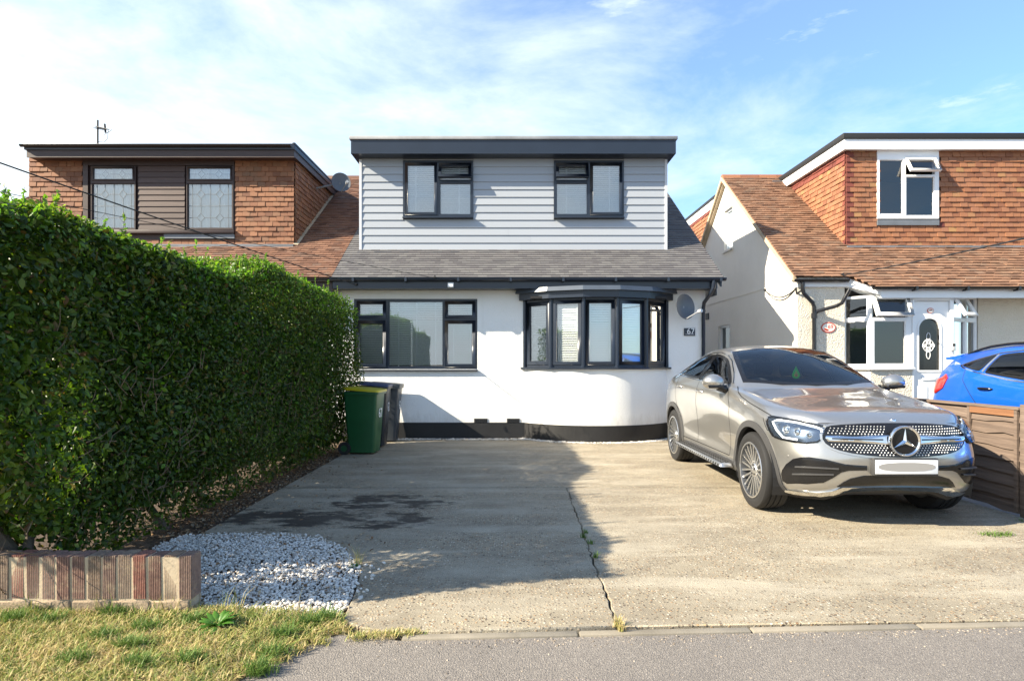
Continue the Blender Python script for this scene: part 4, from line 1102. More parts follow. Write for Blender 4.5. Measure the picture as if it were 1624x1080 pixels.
# eaves of the roof, gutters, downpipe
mb = MB(); mb.box(6.72, 12.8, 10.87, 10.89, 2.60, 2.76); mb.box(6.72, 12.8, 10.891, RW, 2.655, 2.668)
mb.box(GX - 0.02, 6.3, 11.19, 11.21, rz(11.19) - 0.22, rz(11.19) - 0.055); mb.box(GX - 0.02, 6.3, 11.211, RW + 0.1, rz(11.19) - 0.22, rz(11.19) - 0.205)
mb.add([(6.301, 11.19, rz(11.19) - 0.22), (6.72, 10.87, 2.66), (6.72, 10.87, 2.76), (6.301, 11.19, rz(11.19) - 0.055)], [(0, 1, 2, 3)])
mb.add([(6.301, 11.19, rz(11.19) - 0.22), (6.72, 10.87, 2.66), (6.75, 11.3, 2.66), (6.3, 11.3, rz(11.19) - 0.22)], [(0, 1, 2, 3)])
mb.build('fascia', M['whiteplastic'], HR)
mb = MB(); gutter(mb, 6.55, 12.8, 10.80, 2.795); gutter(mb, VX - 0.02, 6.28, 11.12, rz(11.12) - 0.035)
for gx in np.arange(7.3, 12.5, 0.92): mb.box(gx - 0.02, gx + 0.02, 10.738, 10.868, 2.72, 2.80)
mb.build('gutter', M['blackgloss'], HR)
mb = MB()
gx = PX(1273, 11.12); dxp = PX(1291, 11.2); yq = 11.195
mb.tube([(gx, 11.12, rz(11.12) - 0.09), (gx, 11.12, rz(11.12) - 0.22), (gx + 0.03, 11.13, rz(11.12) - 0.30), (dxp - 0.03, yq, PZ(480, 11.2)), (dxp, yq, PZ(487, 11.2)), (dxp, yq, 0.0)], 0.036, 10)
jx = PX(1335, 10.82)
mb.tube([(PX(1347, 10.8), 10.80, 2.74), (PX(1344, 10.8), 10.82, 2.66), (PX(1338, 10.8), 10.86, PZ(481, 10.86)), (PX(1328, 11), 11.0, PZ(485, 11)), (dxp + 0.05, yq - 0.01, PZ(494, 11.2)), (dxp, yq, PZ(498, 11.2))], 0.033, 10)
mb.lathe([(0.036, PZ(505, 11.2)), (0.052, PZ(505, 11.2)), (0.052, PZ(497, 11.2)), (0.036, PZ(497, 11.2))], (dxp, yq, 0), n=12)
mb.build('downpipe', M['blackgloss'], HR, smooth=40)
# front dormer
DZa, DZb = rz(DRY) - 0.05, PZ(237, DRY)
XR = lambda p: PX(p, DRY); ZR = lambda p: PZ(p, DRY)
win = (XR(1390), XR(1487.5), ZR(347), ZR(240))
mb = MB(); wall_sheet(mb, rect(DRX + 0.012, 12.5, DZa, DZb + 0.1), [rect(win[0], win[1], win[2], win[3])], lambda u, v, d: (u, DRY + 0.03 + d, v), 0.15); mb.build('dormer_wall', M['dark'], HR)
mb = MB(); mb.prism([(DRY + 0.05, DZa), (DRY + 0.05, DZb + 0.1), (RY + 0.2, DZb + 0.1), (RY + 0.2, DZa)], 'x', DRX + 0.011, DRX + 0.013); mb.build('dormer_cheek', M['dark'], HR)
def key(u, z, r):
    if u < DRX + 0.14 and r % 2 == 0 or u < DRX + 0.10: return 'b'
    if XR(1384) < u < XR(1492) and ZR(366) < z < ZR(354): return 'b'
    return 'a'
w_ = 0.152
sp = hung_spots(DRX - 0.005, 12.45, DZa + 0.06, DZb - 0.02, lambda u, z: (u, DRY + 0.015, z), keep=lambda u, z: not (win[0] < u < win[1] and z > ZR(357)), key=key)
ck = hung_spots(DRY + 0.0, RY, DZa, DZb - 0.02, lambda u, z: (DRX - 0.002, u, z), keep=lambda u, z: z > rz(u) - 0.03, key=lambda u, z, r: 'b' if z > DZb - 0.25 or (u < DRY + 0.12 and r % 2) else 'a')
mats = {'a': M['tile_hang_right'], 'b': M['tile_dark']}
sp.sort(key=lambda q: q[0].x)
hang_tiles(HR, sp, mats, 0.0)
hang_tiles(HR, ck, mats, R(-90), limit=0)
Fr = front(DRY - 0.03)
cs = [(XR(1393.5), XR(1431), ZR(340.5), ZR(254), 'fix'), (XR(1435.5), XR(1480.5), ZR(343), ZR(281), 'fix'), (XR(1435), XR(1481), ZR(278), ZR(253), ('open', 30))]
window(HR, win[0], win[1], ZR(347.5), ZR(249), cs, Fr, M['whiteplastic'], M['glassdark'], 'white dormer window with its top vent open', depth=0.08, sashw=0.03)
mb = MB(); mb.box(win[0], win[1], DRY - 0.026, DRY + 0.03, ZR(248.8), DZb + 0.0); mb.build('window_head_panel', M['whiteplastic'], HR)
mb = MB(); mb.box(win[0], win[1], DRY - 0.04, DRY + 0.02, ZR(358), ZR(349.5)); mb.build('lead_apron', M['lead'], HR)
mb = MB(); mb.box(DRX - 0.02, 12.6, DRY - 0.09, DRY - 0.012, DZa + 0.0, DZa + 0.06); mb.build('apron_flashing', M['lead'], HR)
# flat roof with white fascia and black edge
FRY = 11.93
rx0 = PX(1339, FRY) 
za, zb, zc = PZ(237, FRY), PZ(221, FRY), PZ(211.5, FRY)
mb = MB(); mb.box(rx0, 12.7, FRY, FRY + 0.02, za, zb); mb.box(rx0, rx0 + 0.02, FRY + 0.0205, RY + 0.1, za, zb); mb.box(rx0 + 0.021, 12.7, FRY + 0.021, DRY + 0.1, za + 0.01, za + 0.02); mb.box(rx0 + 0.021, DRX + 0.05, DRY + 0.101, RY, za + 0.01, za + 0.02)
mb.build('dormer_fascia', M['whiteplastic'], HR)
mb = MB(); mb.box(rx0 - 0.03, 12.7, FRY - 0.03, RY + 0.3, zb + 0.001, zc); mb.build('flat_roof', M['black'], HR, bevel=0.015)
# rear dormer, seen past the gable
bx = 5.62
mb = MB(); mb.box(bx + 0.012, 12, 15.3, 18.9, 3.4, 5.9); mb.build('rear_dormer', M['dark'], HR)
ck = hung_spots(15.2, 18.9, 3.5, 5.70, lambda u, z: (bx, u, z), keep=lambda u, z: z > 6.03 - RS * (u - RY) - 0.05, key=lambda u, z, r: 'b' if z > 5.58 else 'a')
hang_tiles(HR, ck, mats, R(-90), limit=0)
mb = MB(); mb.box(bx - 0.04, bx - 0.02, 15.35, 19.0, 5.68, 5.89); mb.build('rear_fascia', M['whiteplastic'], HR)
mb = MB(); mb.box(bx - 0.06, 12, 15.35, 19.1, 5.895, 5.97); mb.build('rear_flat_roof', M['black'], HR)
# looped wire on the gable
t = thing('wall_cable', (GX - 0.01, 12.6, 2.5), 'thin black wire drooping across the cream gable wall', 'cable')
mb = MB(); pa = (GX - 0.012, 952 * GX / (1215 - 808), PZ(461, 12.63)); pb = (GX - 0.012, 952 * GX / (1264 - 808), PZ(456, 11.27))
def sagline(a, b, s, n=14): return [Vector(a).lerp(Vector(b), q) - Vector((0, 0, s * 4 * q * (1 - q))) for q in np.linspace(0, 1, n)]
mb.tube(sagline(pa, pb, 0.22), 0.008, 5); mb.tube(sagline(pa, pb, 0.16), 0.008, 5); mb.tube([pb, (GX - 0.02, 11.26, 2.72), (gx, 11.13, 2.78)], 0.02, 6); mb.tube([(pa[0], pa[1] + 0.05, pa[2] + 0.03), pa], 0.025, 6)
mb.build('wire', M['black'], t)
# ------------------------------------------------------------------ low brick wall
def mat_brick():
    t = NT('rustic_brick'); tc = t.coord('Object')
    p = t.pos()
    c = t.ramp(t.rnd(), [(0.0, (0.20, 0.115, 0.09)), (0.25, (0.25, 0.145, 0.115)), (0.5, (0.23, 0.16, 0.13)), (0.7, (0.28, 0.12, 0.09)), (0.85, (0.29, 0.205, 0.14)), (1.0, (0.22, 0.17, 0.15))])
    n = t.noise(p, 38, 6, 0.7)
    c = t.mix(t.ramp(n, [(0.3, 0.55), (0.6, 0.0)]), c, (0.06, 0.036, 0.032))
    n2 = t.noise(p, 9, 6, 0.7)
    c = t.mix(t.ramp(n2, [(0.52, 0.0), (0.72, 0.75)]), c, (0.42, 0.33, 0.22))
    t.col(c); t.set(Roughness=0.92)
    w = t.new('ShaderNodeTexWave', wave_type='BANDS', bands_direction='Z'); w.inputs['Scale'].default_value = 30; w.inputs['Distortion'].default_value = 2; w.inputs['Detail'].default_value = 3
    t.l.new(tc, w.inputs['Vector'])
    t.bump(n, 0.6, 0.006); return t.mat
M['brick'] = mat_brick()
BW = thing('brick_wall', (-2.7, 3.50, 0), 'low garden wall of upright ridged red bricks beside the white gravel', 'wall')
BY0, BY1, BZ0, BZ1 = 3.445, 3.555, 0.075, 0.322
pitch = 24.2 * 3.45 / 952
x = -1.823; i = 0
brick_mb = []
def soldier(xc, w):
    """upright brick with a ribbed face and ribbed top"""
    mb = MB(); nr = 7; hw = w / 2
    prof = []
    for k in range(nr):
        a = -hw + w * k / nr; st = w / nr
        prof += [(a + st * 0.08, 0.0), (a + st * 0.62, 0.0), (a + st * 0.70, 0.0045), (a + st * 0.98, 0.0045)]
    d = BY1 - BY0; h = BZ1 - BZ0; n = len(prof)
    vs = [(u, dd, 0) for u, dd in prof] + [(u, dd, h - dd) for u, dd in prof] + [(u, d, h - dd) for u, dd in prof]
    fs = [(k, k + 1, n + k + 1, n + k) for k in range(n - 1)] + [(n + k, n + k + 1, 2 * n + k + 1, 2 * n + k) for k in range(n - 1)]
    b = len(vs); vs += [(-hw, d, 0), (hw, d, 0)]
    fs += [(0, n, 2 * n, b), (n - 1, b + 1, 3 * n - 1, 2 * n - 1), tuple([b] + [2 * n + k for k in range(n)] + [b + 1])]
    me = bpy.data.meshes.new('brick'); me.from_pydata(vs, [], fs); me.materials.append(M['brick']); me.update(); return me
brick_me = soldier(0, pitch - 0.017)
M['basebrick'] = plain('cement_smeared_brick', (0.27, 0.205, 0.14), 0.95, bump=(60, 0.6, 0.01), var=0.35)
xs = []
while x > -3.7:
    o = link('brick', brick_me, BW, (x - (pitch - 0.014) / 2, BY0 + random.uniform(-0.004, 0.004), BZ0 + random.uniform(-0.004, 0.003)), (random.uniform(-0.012, 0.012), random.uniform(-0.018, 0.018), random.uniform(-0.025, 0.025)))
    x -= pitch
mb = MB(); mb.box(-3.7, -1.835, BY0 + 0.005, BY1 - 0.01, 0.02, BZ1 - 0.010); mb.build('mortar', M['mortar'], BW)
x = -1.838
while x > -3.7:
    mb = MB(); mb.box(x - 0.215, x, BY0 - 0.006, BY1 + 0.03, 0.0, 0.064); o = mb.build('brick', M['basebrick'], BW, bevel=0.006, seg=1); x -= 0.228
mb = MB(); mb.box(-3.7, -1.845, BY0 + 0.006, BY1 + 0.02, -0.02, 0.0745); mb.build('bed_mortar', M['mortar'], BW)

# ------------------------------------------------------------------ hedge
def leaf_mat(name, stops, transl=0.35):
    t = NT(name); p = t.pos()
    r = t.rnd()
    c = t.ramp(r, stops)
    n = t.noise(p, 1.3, 4, 0.6)
    c = t.mix(t.ramp(n, [(0.35, 0.0), (0.68, 0.6)]), c, t.mix(1.0, c, (0.75, 1.15, 0.55), 'MULTIPLY'))
    t.col(c); t.set(Roughness=0.42)
    t.b.inputs['Specular IOR Level'].default_value = 0.35
    tr = t.new('ShaderNodeBsdfTranslucent'); t.l.new(t.mix(1.0, c, (1.5, 1.7, 0.5), 'MULTIPLY'), tr.inputs[0])
    mx = t.new('ShaderNodeMixShader'); mx.inputs[0].default_value = transl
    t.l.new(t.b.outputs[0], mx.inputs[1]); t.l.new(tr.outputs[0], mx.inputs[2]); t.l.new(mx.outputs[0], t.n['Material Output'].inputs[0])
    return t.mat
M['leaf'] = leaf_mat('hedge_leaf', [(0.0, (0.018, 0.037, 0.005)), (0.4, (0.040, 0.074, 0.009)), (0.75, (0.073, 0.113, 0.013)), (0.93, (0.125, 0.155, 0.022)), (0.97, (0.16, 0.10, 0.035)), (1.0, (0.10, 0.045, 0.025))])
M['leaf_new'] = leaf_mat('young_hedge_leaf', [(0.0, (0.085, 0.17, 0.022)), (0.6, (0.14, 0.23, 0.035)), (1.0, (0.22, 0.26, 0.06))], 0.45)
M['bark'] = plain('grey_brown_bark', (0.13, 0.10, 0.075), 0.9, bump=(40, 0.8, 0.02), var=0.35)
M['twig'] = plain('twig_bark', (0.17, 0.115, 0.07), 0.9, var=0.3)
HX, HT = -2.62, 2.30
def sines(n, fmin, fmax, seed):
    g = np.random.default_rng(seed); k = g.normal(size=(n, 3)); k /= np.linalg.norm(k, axis=1)[:, None]
    f = g.uniform(fmin, fmax, n); ph = g.uniform(0, 6.28, n)
    return lambda P: sum(np.sin(P @ (k[i] * f[i]) + ph[i]) / (f[i] / fmin) ** 0.6 for i in range(n)) / n ** 0.5
lump = sines(14, 2.0, 9.0, 3)
def htop(y): return HT + 0.03 - 0.07 * np.clip((3.7 - y) / 0.6, 0, 1) + 0.125 * np.clip((y - 5.9) / 0.6, 0, 1) - 0.30 * np.clip((y - 9.55) / 0.55, 0, 1) ** 2
def hedge_near(z): return np.interp(z, [0.35, 0.8, 1.2, 2.4], [3.62, 3.25, 2.98, 2.86])
def hedge_points(n, g):
    """random points on the hedge's faces with their outward normals"""
    P, N = [], []
    def addp(p, nn): P.append(p); N.append(np.broadcast_to(nn, p.shape))
    # right face
    k = int(n * 0.56); y = 10.12 - (10.12 - 2.85) * g.random(k) ** 0.85; z = g.random(k) * htop(y)
    keep = (y > hedge_near(z)) & (z > np.where(y < 3.8, 0.40, 0.02)); z, y = z[keep], y[keep]
    x = HX - 0.27 * np.clip(1 - z / 0.85, 0, 1) ** 1.5 - 0.10 * np.clip((z - htop(y) + 0.2) / 0.2, 0, 1) ** 2 + 0.13 * np.clip((y - 7.2) / 2.2, 0, 1) * np.clip(z - 0.3, 0, 1)
    addp(np.stack([x, y, z], 1), (1, 0, 0.1))
    k = int(n * 0.30); y = 10.08 - 7.2 * g.random(k) ** 0.9; x = g.uniform(-3.9, HX - 0.02, k)
    addp(np.stack([x, y, htop(y) - 0.12 * np.clip((x + 2.85) / 0.25, 0, 1) ** 2], 1), (0.1, 0, 1))
    k = int(n * 0.07); z = g.uniform(0.4, HT, k); x = g.uniform(-3.9, HX, k)
    addp(np.stack([x, hedge_near(z), z], 1), (0, -1, 0.1))
    k = int(n * 0.07); z = g.uniform(0.05, HT, k); x = g.uniform(-3.9, HX + 0.08, k)
    addp(np.stack([x, np.full(k, 10.1), z], 1), (0, 1, 0.1))
    P, N = np.concatenate(P), np.concatenate(N)
    d = lump(P) * 0.085
    d = np.where(P[:, 2] > 2.2, d * 0.7 + 0.02, d)
    # a shaggy rise where the two clipped lengths meet
    b = np.exp(-((P[:, 1] - 6.75) / 0.42) ** 2) * np.clip((P[:, 2] - 1.9) / 0.4, 0, 1)
    P = P + N * d[:, None]; P[:, 2] += 0.09 * b
    thin = sines(12, 1.6, 11.0, 77)(P); kp = g.random(len(P)) < np.clip(0.98 + 0.55 * np.minimum(thin + 0.25, 0) - 0.75 * np.clip(0.75 - P[:, 2], 0, 1), 0.15, 1); P, N = P[kp], N[kp]
    return P, N
def leaves(P, N, g, L, name, mat, parent, depth, bias=0.8, kind='stuff', single=None):
    n = len(P)
    P = P - N * (g.random(n) ** 1.3 * depth)[:, None]
    nr = N * bias + g.normal(size=(n, 3)) * 0.75 + np.array([0, 0, 0.35]); nr /= np.linalg.norm(nr, axis=1)[:, None]
    t = g.normal(size=(n, 3)) + np.array([0, 0, -0.15]); t -= nr * (t * nr).sum(1)[:, None]; t /= np.linalg.norm(t, axis=1)[:, None]
    s = np.cross(nr, t)
    ln = L * g.uniform(0.6, 1.25, n); w = ln * g.uniform(0.22, 0.30, n)
    curl = g.uniform(-0.12, 0.2, n) * ln
    base = P - t * (ln * 0.5)[:, None]
    f = lambda a, b, c: base + t * (ln * a)[:, None] + s * (w * b)[:, None] + nr * (curl * c)[:, None]
    V = np.stack([f(0, 0, 0), f(0.30, 1, 0.9), f(0.68, 0.85, 0.9), f(1, 0, -0.4), f(0.68, -0.85, 0.9), f(0.30, -1, 0.9)], 1)
    if single:
        return V
    F = (np.arange(n) * 6)[:, None, None] + np.array([[0, 1, 2, 3], [0, 3, 4, 5]])[None]
    c = V.reshape(-1, 3).mean(0); c[2] = 0
    me = np_mesh(name, V.reshape(-1, 3) - c, F.reshape(-1, 4), mat, smooth=False)
    return link(name, me, parent, c, kind=kind)
HG = thing('hedge', (-3.2, 6.6, 0), 'tall clipped green leafy hedge along the left side of the drive', 'hedge')
g = np.random.default_rng(11)
P, N = hedge_points(92000, g)
leaves(P, N, g, 0.042, 'foliage', M['leaf'], HG, 0.22)
P, N = hedge_points(34000, g); k = P[:, 1] < 6.0
leaves(P[k], N[k], g, 0.053, 'large_foliage', M['leaf'], HG, 0.14)
P, N = hedge_points(30000, g); k = (N[:, 2] > 0.5) | ((P[:, 2] > 2.12) & (g.random(len(P)) < 0.5)) | (g.random(len(P)) < 0.05)
leaves(P[k] + N[k] * 0.035, N[k], g, 0.044, 'new_growth', M['leaf_new'], HG, 0.08, 0.5)
n_ = 46000; P = np.stack([g.uniform(-3.75, -2.95, n_), g.uniform(3.7, 9.9, n_), g.uniform(0.25, 2.15, n_)], 1); P2 = np.stack([g.uniform(-3.6, -2.66, 14000), g.uniform(7.6, 10.0, 14000), g.uniform(0.12, 2.25, 14000)], 1); P = np.concatenate([P, P2]); n_ = len(P); N = np.tile(np.array([[1.0, 0, 0.1]]), (n_, 1))
leaves(P, N, g, 0.085, 'inner_foliage', M['leaf'], HG, 0.02, 1.2)
# the largest leaves that show, one by one
P, N = hedge_points(5000, g); k = (N[:, 0] > 0.5) & (P[:, 1] < 4.6) & (P[:, 2] > 0.5) & (P[:, 1] > 3.15); P, N = P[k][:280], N[k][:280]
V = leaves(P + N * 0.02, N, g, 0.066, '', None, None, 0.03, single=True)
for v in V:
    c = v.mean(0)
    me = bpy.data.meshes.new('leaf'); me.from_pydata([tuple(q) for q in v - c], [], [(0, 1, 2, 3), (0, 3, 4, 5)]); me.materials.append(M['leaf']); me.update()
    link('leaf', me, HG, c)
# trunks, limbs and twigs
def branchy(p, d, r, L, lvl, mb):
    pts, rs = [Vector(p)], [r]; d = Vector(d).normalized()
    n = 5
    for i in range(n):
        d = (d + Vector((random.gauss(0, .16), random.gauss(0, .16), random.gauss(0.03, .1)))).normalized()
        pts.append(pts[-1] + d * L / n); rs.append(r * (1 - 0.6 * (i + 1) / n))
    mb.tube(pts, rs, 7 if r > 0.015 else 5)
    if lvl > 0:
        for k in range(3):
            i = random.randint(2, n)
            branchy(pts[i], d + Vector((random.uniform(-.9, .25), random.uniform(-.7, .7), random.uniform(0.2, .9))), rs[i] * 0.75, L * 0.62, lvl - 1, mb)
ty = 3.72
while ty < 10.3:
    mb = MB(); branchy((-3.10 + random.uniform(-.12, .1), ty, -0.05), (random.uniform(-.25, .3), random.uniform(-.3, .3), 1), random.uniform(0.022, 0.05), 0.9, 1, mb)
    mb.build('trunk', M['bark'], HG, smooth=50); ty += random.uniform(0.35, 0.65)
mb = MB(); branchy((-3.02, 3.80, -0.05), (-0.25, 0.0, 1), 0.058, 0.9, 1, mb); mb.build('trunk', M['bark'], HG, smooth=50)
mb = MB(); branchy((-2.82, 3.30, 1.0), (0.05, 0.0, 1), 0.020, 0.45, 1, mb); mb.build('limb', plain('pale_bark', (0.20, 0.16, 0.11), 0.9, var=0.3), HG, smooth=50)
mb = MB()
for i in range(620):
    y = random.uniform(3.2, 10.2); z = random.uniform(0.10, 1.9) * random.random() ** 0.5
    x = HX - 0.02 - 0.30 * max(0, 1 - z / 0.85) ** 1.5
    d = Vector((random.uniform(-.15, .2), random.uniform(-1, 1), random.uniform(-.2, 1))).normalized(); L = random.uniform(0.08, 0.26)
    p = Vector((x, y, z)); m_ = p + d * L * 0.5 + Vector((random.uniform(-.02, .02), 0, random.uniform(-.03, .03)))
    mb.tube([p, m_, p + d * L], [0.0032, 0.0024, 0.0012], 4)
mb.build('twigs', M['twig'], HG, kind='stuff')
mb = MB()                                                 # sprigs standing out of the clipped top
SP = []; SN = []
for i in range(150):
    y = random.uniform(3.2, 10.3); 
    if random.random() < 0.4: y = random.gauss(6.8, 0.35)
    x = random.uniform(HX - 0.5, HX); L = random.uniform(0.06, 0.17)
    p = Vector((x, y, float(htop(y)) - 0.05)); q = p + Vector((random.uniform(-.04, .05), random.uniform(-.04, .04), L + 0.05))
    mb.tube([p, q], [0.003, 0.0015], 4)
    for k in range(9): SP.append(p.lerp(q, 0.3 + 0.7 * k / 8)); SN.append((random.uniform(-.5, .5), random.uniform(-.5, .5), 0.5))
mb.build('sprigs', M['twig'], HG, kind='stuff')
leaves(np.array(SP), np.array(SN), g, 0.04, 'sprig_leaves', M['leaf_new'], HG, 0.01, 0.3)

# ------------------------------------------------------------------ pebbles, litter, grass
def pebbles(name, pts, size, mat, flat=0.7, kind='stuff'):
    bm = bmesh.new(); bmesh.ops.create_icosphere(bm, subdivisions=1, radius=1); bv = np.array([v.co for v in bm.verts]); bf = np.array([[v.index for v in f.verts] for f in bm.faces]); bm.free()
    n = len(pts); s = size * RNG.uniform(0.55, 1.25, n)[:, None, None] * (1 + RNG.normal(0, 0.22, (n, 1, 3)))
    v = bv[None] * (1 + RNG.normal(0, 0.12, (n, len(bv), 1))) * s * np.array([1, 1, flat])
    a, b = RNG.uniform(0, 6.28, n), RNG.normal(0, 0.5, n)
    c, q = np.cos(a)[:, None], np.sin(a)[:, None]; cb, sb = np.cos(b)[:, None], np.sin(b)[:, None]
    y, z = v[:, :, 1] * cb - v[:, :, 2] * sb, v[:, :, 1] * sb + v[:, :, 2] * cb
    v = np.stack([v[:, :, 0] * c - y * q, v[:, :, 0] * q + y * c, z], 2) + pts[:, None, :]
    f = bf[None] + (np.arange(n) * len(bv))[:, None, None]
    o = np.array([pts[:, 0].mean(), pts[:, 1].mean(), 0])
    return link(name, np_mesh(name, v.reshape(-1, 3) - o, f.reshape(-1, 3), mat), None, o, kind=kind)
def stone_mat(name, stops):
    t = NT(name); c = t.ramp(t.rnd(), stops); n = t.noise(t.pos(), 90, 4)
    t.col(t.mix(t.ramp(n, [(0.3, 0.3), (0.6, 0.0)]), c, t.mix(1.0, c, (0.6, 0.58, 0.55), 'MULTIPLY'))); t.set(Roughness=0.75); return t.mat
M['gravel'] = stone_mat('white_marble_chips', [(0.0, (0.44, 0.42, 0.39)), (0.3, (0.66, 0.635, 0.59)), (0.7, (0.77, 0.74, 0.69)), (0.93, (0.56, 0.49, 0.41)), (1.0, (0.22, 0.18, 0.13))])
def in_poly(P, poly):
    x, y = P[:, 0], P[:, 1]; c = np.zeros(len(P), bool); j = len(poly) - 1
    for i in range(len(poly)):
        (xi, yi), (xj, yj) = poly[i], poly[j]
        c ^= ((yi > y) != (yj > y)) & (x < (xj - xi) * (y - yi) / (yj - yi + 1e-12) + xi); j = i
    return c
gpoly = [(-1.80, 3.57), (-2.5, 3.60), (-2.78, 4.75), (-2.70, 5.0), (-2.1, 5.08), (-1.58, 4.98), (-1.25, 4.62), (-1.03, 4.14), (-0.97, 3.72), (-0.96, 3.42), (-1.15, 3.38), (-1.80, 3.46)]
mb = MB(); mb.add([(x, y, -0.026) for x, y in gpoly], [tuple(range(len(gpoly)))]); mb.build('gravel_bed', M['soil'], kind='structure')
Q = RNG.uniform((-2.85, 3.3), (-0.85, 5.15), (30000, 2)); Q = Q[in_poly(Q, gpoly)][:13000]
edge = 0.5 + 0.5 * np.sin(Q[:, 0] * 5 + Q[:, 1] * 3)
zz = RNG.uniform(-0.022, 0.002, len(Q)) + 0.003 * edge
pebbles('white_gravel', np.concatenate([Q, zz[:, None]], 1), 0.0098, M['gravel'])
# strays on the slab and the pebble strip against the house
st = []
for i in range(30): st.append((random.gauss(-0.96, 0.05), random.uniform(3.42, 4.3), 0.004))
arc = bay_arc(BAYR + 0.06, 60, 0.0)
for i in range(2600):
    if random.random() < 0.52:
        p, q = arc[(k0 := random.randrange(59))], arc[k0 + 1]; f = random.random(); d = random.gauss(0.0, 0.038)
        x, y = p[0] + (q[0] - p[0]) * f, p[1] + (q[1] - p[1]) * f
        v = Vector((x - BAYC, y - BAYY)).normalized(); st.append((x + v.x * d, y + v.y * d, random.uniform(-0.01, 0.012)))
    else: st.append((random.uniform(-2.2, 0.30) if random.random() < 0.75 else random.uniform(2.95, 3.6), WALLY - 0.10 - abs(random.gauss(0, 0.06)), random.uniform(-0.01, 0.012)))
pebbles('edge_pebbles', np.array(st), 0.013, M['gravel'])
M['deadleaf'] = stone_mat('fallen_dead_leaf', [(0.0, (0.10, 0.05, 0.025)), (0.5, (0.20, 0.11, 0.05)), (0.85, (0.30, 0.19, 0.09)), (1.0, (0.42, 0.36, 0.26))])
n = 2600; lp = np.stack([RNG.normal(-2.80, 0.16, n), RNG.uniform(4.9, 10.5, n), RNG.uniform(-0.026, 0.005, n)], 1)
lp = np.concatenate([lp, np.stack([RNG.uniform(-2.6, -0.9, 150), RNG.uniform(3.6, 5.0, 150), np.full(150, 0.016)], 1), np.stack([RNG.normal(-2.3, .3, 90), RNG.uniform(5, 9, 90), np.full(90, 0.006)], 1)])
leaves(lp, np.tile(np.array([[0, 0, 1.0]]), (len(lp), 1)), RNG, 0.034, 'leaf_litter', M['deadleaf'], None, 0.004, 2.0)
n = 420; lp = np.stack([RNG.normal(-2.72, 0.10, n), RNG.uniform(5.0, 10.5, n), RNG.uniform(-0.02, 0.0, n)], 1); pebbles('soil_crumbs', lp, 0.010, stone_mat('soil_crumb', [(0, (0.10, 0.07, 0.045)), (1, (0.34, 0.28, 0.2))]))
M['grit'] = stone_mat('loose_grit', [(0.0, (0.05, 0.045, 0.042)), (0.5, (0.20, 0.16, 0.12)), (1.0, (0.40, 0.34, 0.27))])
n = 900; gx_ = RNG.uniform(-0.7, 4.4, n); gy_ = kerb_y(gx_) - np.abs(RNG.normal(0, 0.05, n)); lp = np.stack([gx_, gy_, np.full(n, -0.010)], 1)
lp = np.concatenate([lp, np.stack([RNG.uniform(-1, 3, 160), RNG.uniform(2.4, 3.1, 160), np.full(160, -0.010)], 1)])
pebbles('loose_grit', lp, 0.0055, M['grit'])

def grass_mat(name, stops):
    t = NT(name); r = t.rnd(); b = t.noise(t.pos(), 1.9, 4, 0.65)
    f = t.math('ADD', t.math('MULTIPLY', r, 0.55), t.math('MULTIPLY', t.math('SUBTRACT', b, 0.28), 1.1), clamp=True)
    c = t.ramp(f, stops); t.col(c); t.set(Roughness=0.6)
    tr = t.new('ShaderNodeBsdfTranslucent'); t.l.new(c, tr.inputs[0]); mx = t.new('ShaderNodeMixShader'); mx.inputs[0].default_value = 0.3
    t.l.new(t.b.outputs[0], mx.inputs[1]); t.l.new(tr.outputs[0], mx.inputs[2]); t.l.new(mx.outputs[0], t.n['Material Output'].inputs[0]); return t.mat
M['grass'] = grass_mat('dry_verge_grass', [(0.0, (0.50, 0.38, 0.17)), (0.40, (0.58, 0.46, 0.22)), (0.52, (0.42, 0.38, 0.12)), (0.66, (0.22, 0.27, 0.06)), (1.0, (0.11, 0.19, 0.03))])
M['greengrass'] = grass_mat('fresh_grass', [(0.0, (0.20, 0.25, 0.05)), (0.5, (0.12, 0.21, 0.035)), (1.0, (0.07, 0.15, 0.022))])
def grass(name, P, hgt, mat, lean=0.7, wid=0.0022, parent=None, kind='stuff'):
    n = len(P); g = RNG
    h = hgt * g.uniform(0.5, 1.3, n); a = g.uniform(0, 6.28, n); ln = h * lean * g.uniform(0.3, 1.4, n)
    d = np.stack([np.cos(a), np.sin(a), np.zeros(n)], 1); s = np.stack([-np.sin(a), np.cos(a), np.zeros(n)], 1)
    w = wid * g.uniform(0.7, 1.4, n); up = np.array([0, 0, 1.0])
    f = lambda t, k, q: P + d * (ln * t * t)[:, None] + up * (h * (t - 0.35 * t * t * np.minimum(1, ln / (h + 1e-6))))[:, None] + s * (w * k * q)[:, None]
    V = np.stack([f(0, 1, 1), f(0, -1, 1), f(0.55, 1, 0.8), f(0.55, -1, 0.8), f(1.0, 0.12, 1), f(1.0, -0.12, 1)], 1)
    F = (np.arange(n) * 6)[:, None, None] + np.array([[0, 1, 3, 2], [2, 3, 5, 4]])[None]
    c = np.array([P[:, 0].mean(), P[:, 1].mean(), 0.0])
    return link(name, np_mesh(name, V.reshape(-1, 3) - c, F.reshape(-1, 4), mat), parent, c, kind=kind)
Q = RNG.uniform((-3.4, 2.3), (-0.8, 3.5), (90000, 2)); Q = Q[in_poly(Q, [(x - 0.015, y - 0.01) for x, y in verge])]
Q = Q[(Q[:, 1] < 3.435) | (Q[:, 0] > -1.80)][:46000]
thin = sines(8, 3, 14, 21)(np.concatenate([Q, np.zeros((len(Q), 1))], 1))
Q = Q[RNG.random(len(Q)) < np.clip(0.75 + 0.35 * thin, 0.12, 1)]
grass('verge_grass', np.concatenate([Q, np.full((len(Q), 1), -0.006)], 1), 0.050, M['grass'], 1.0, 0.0027)
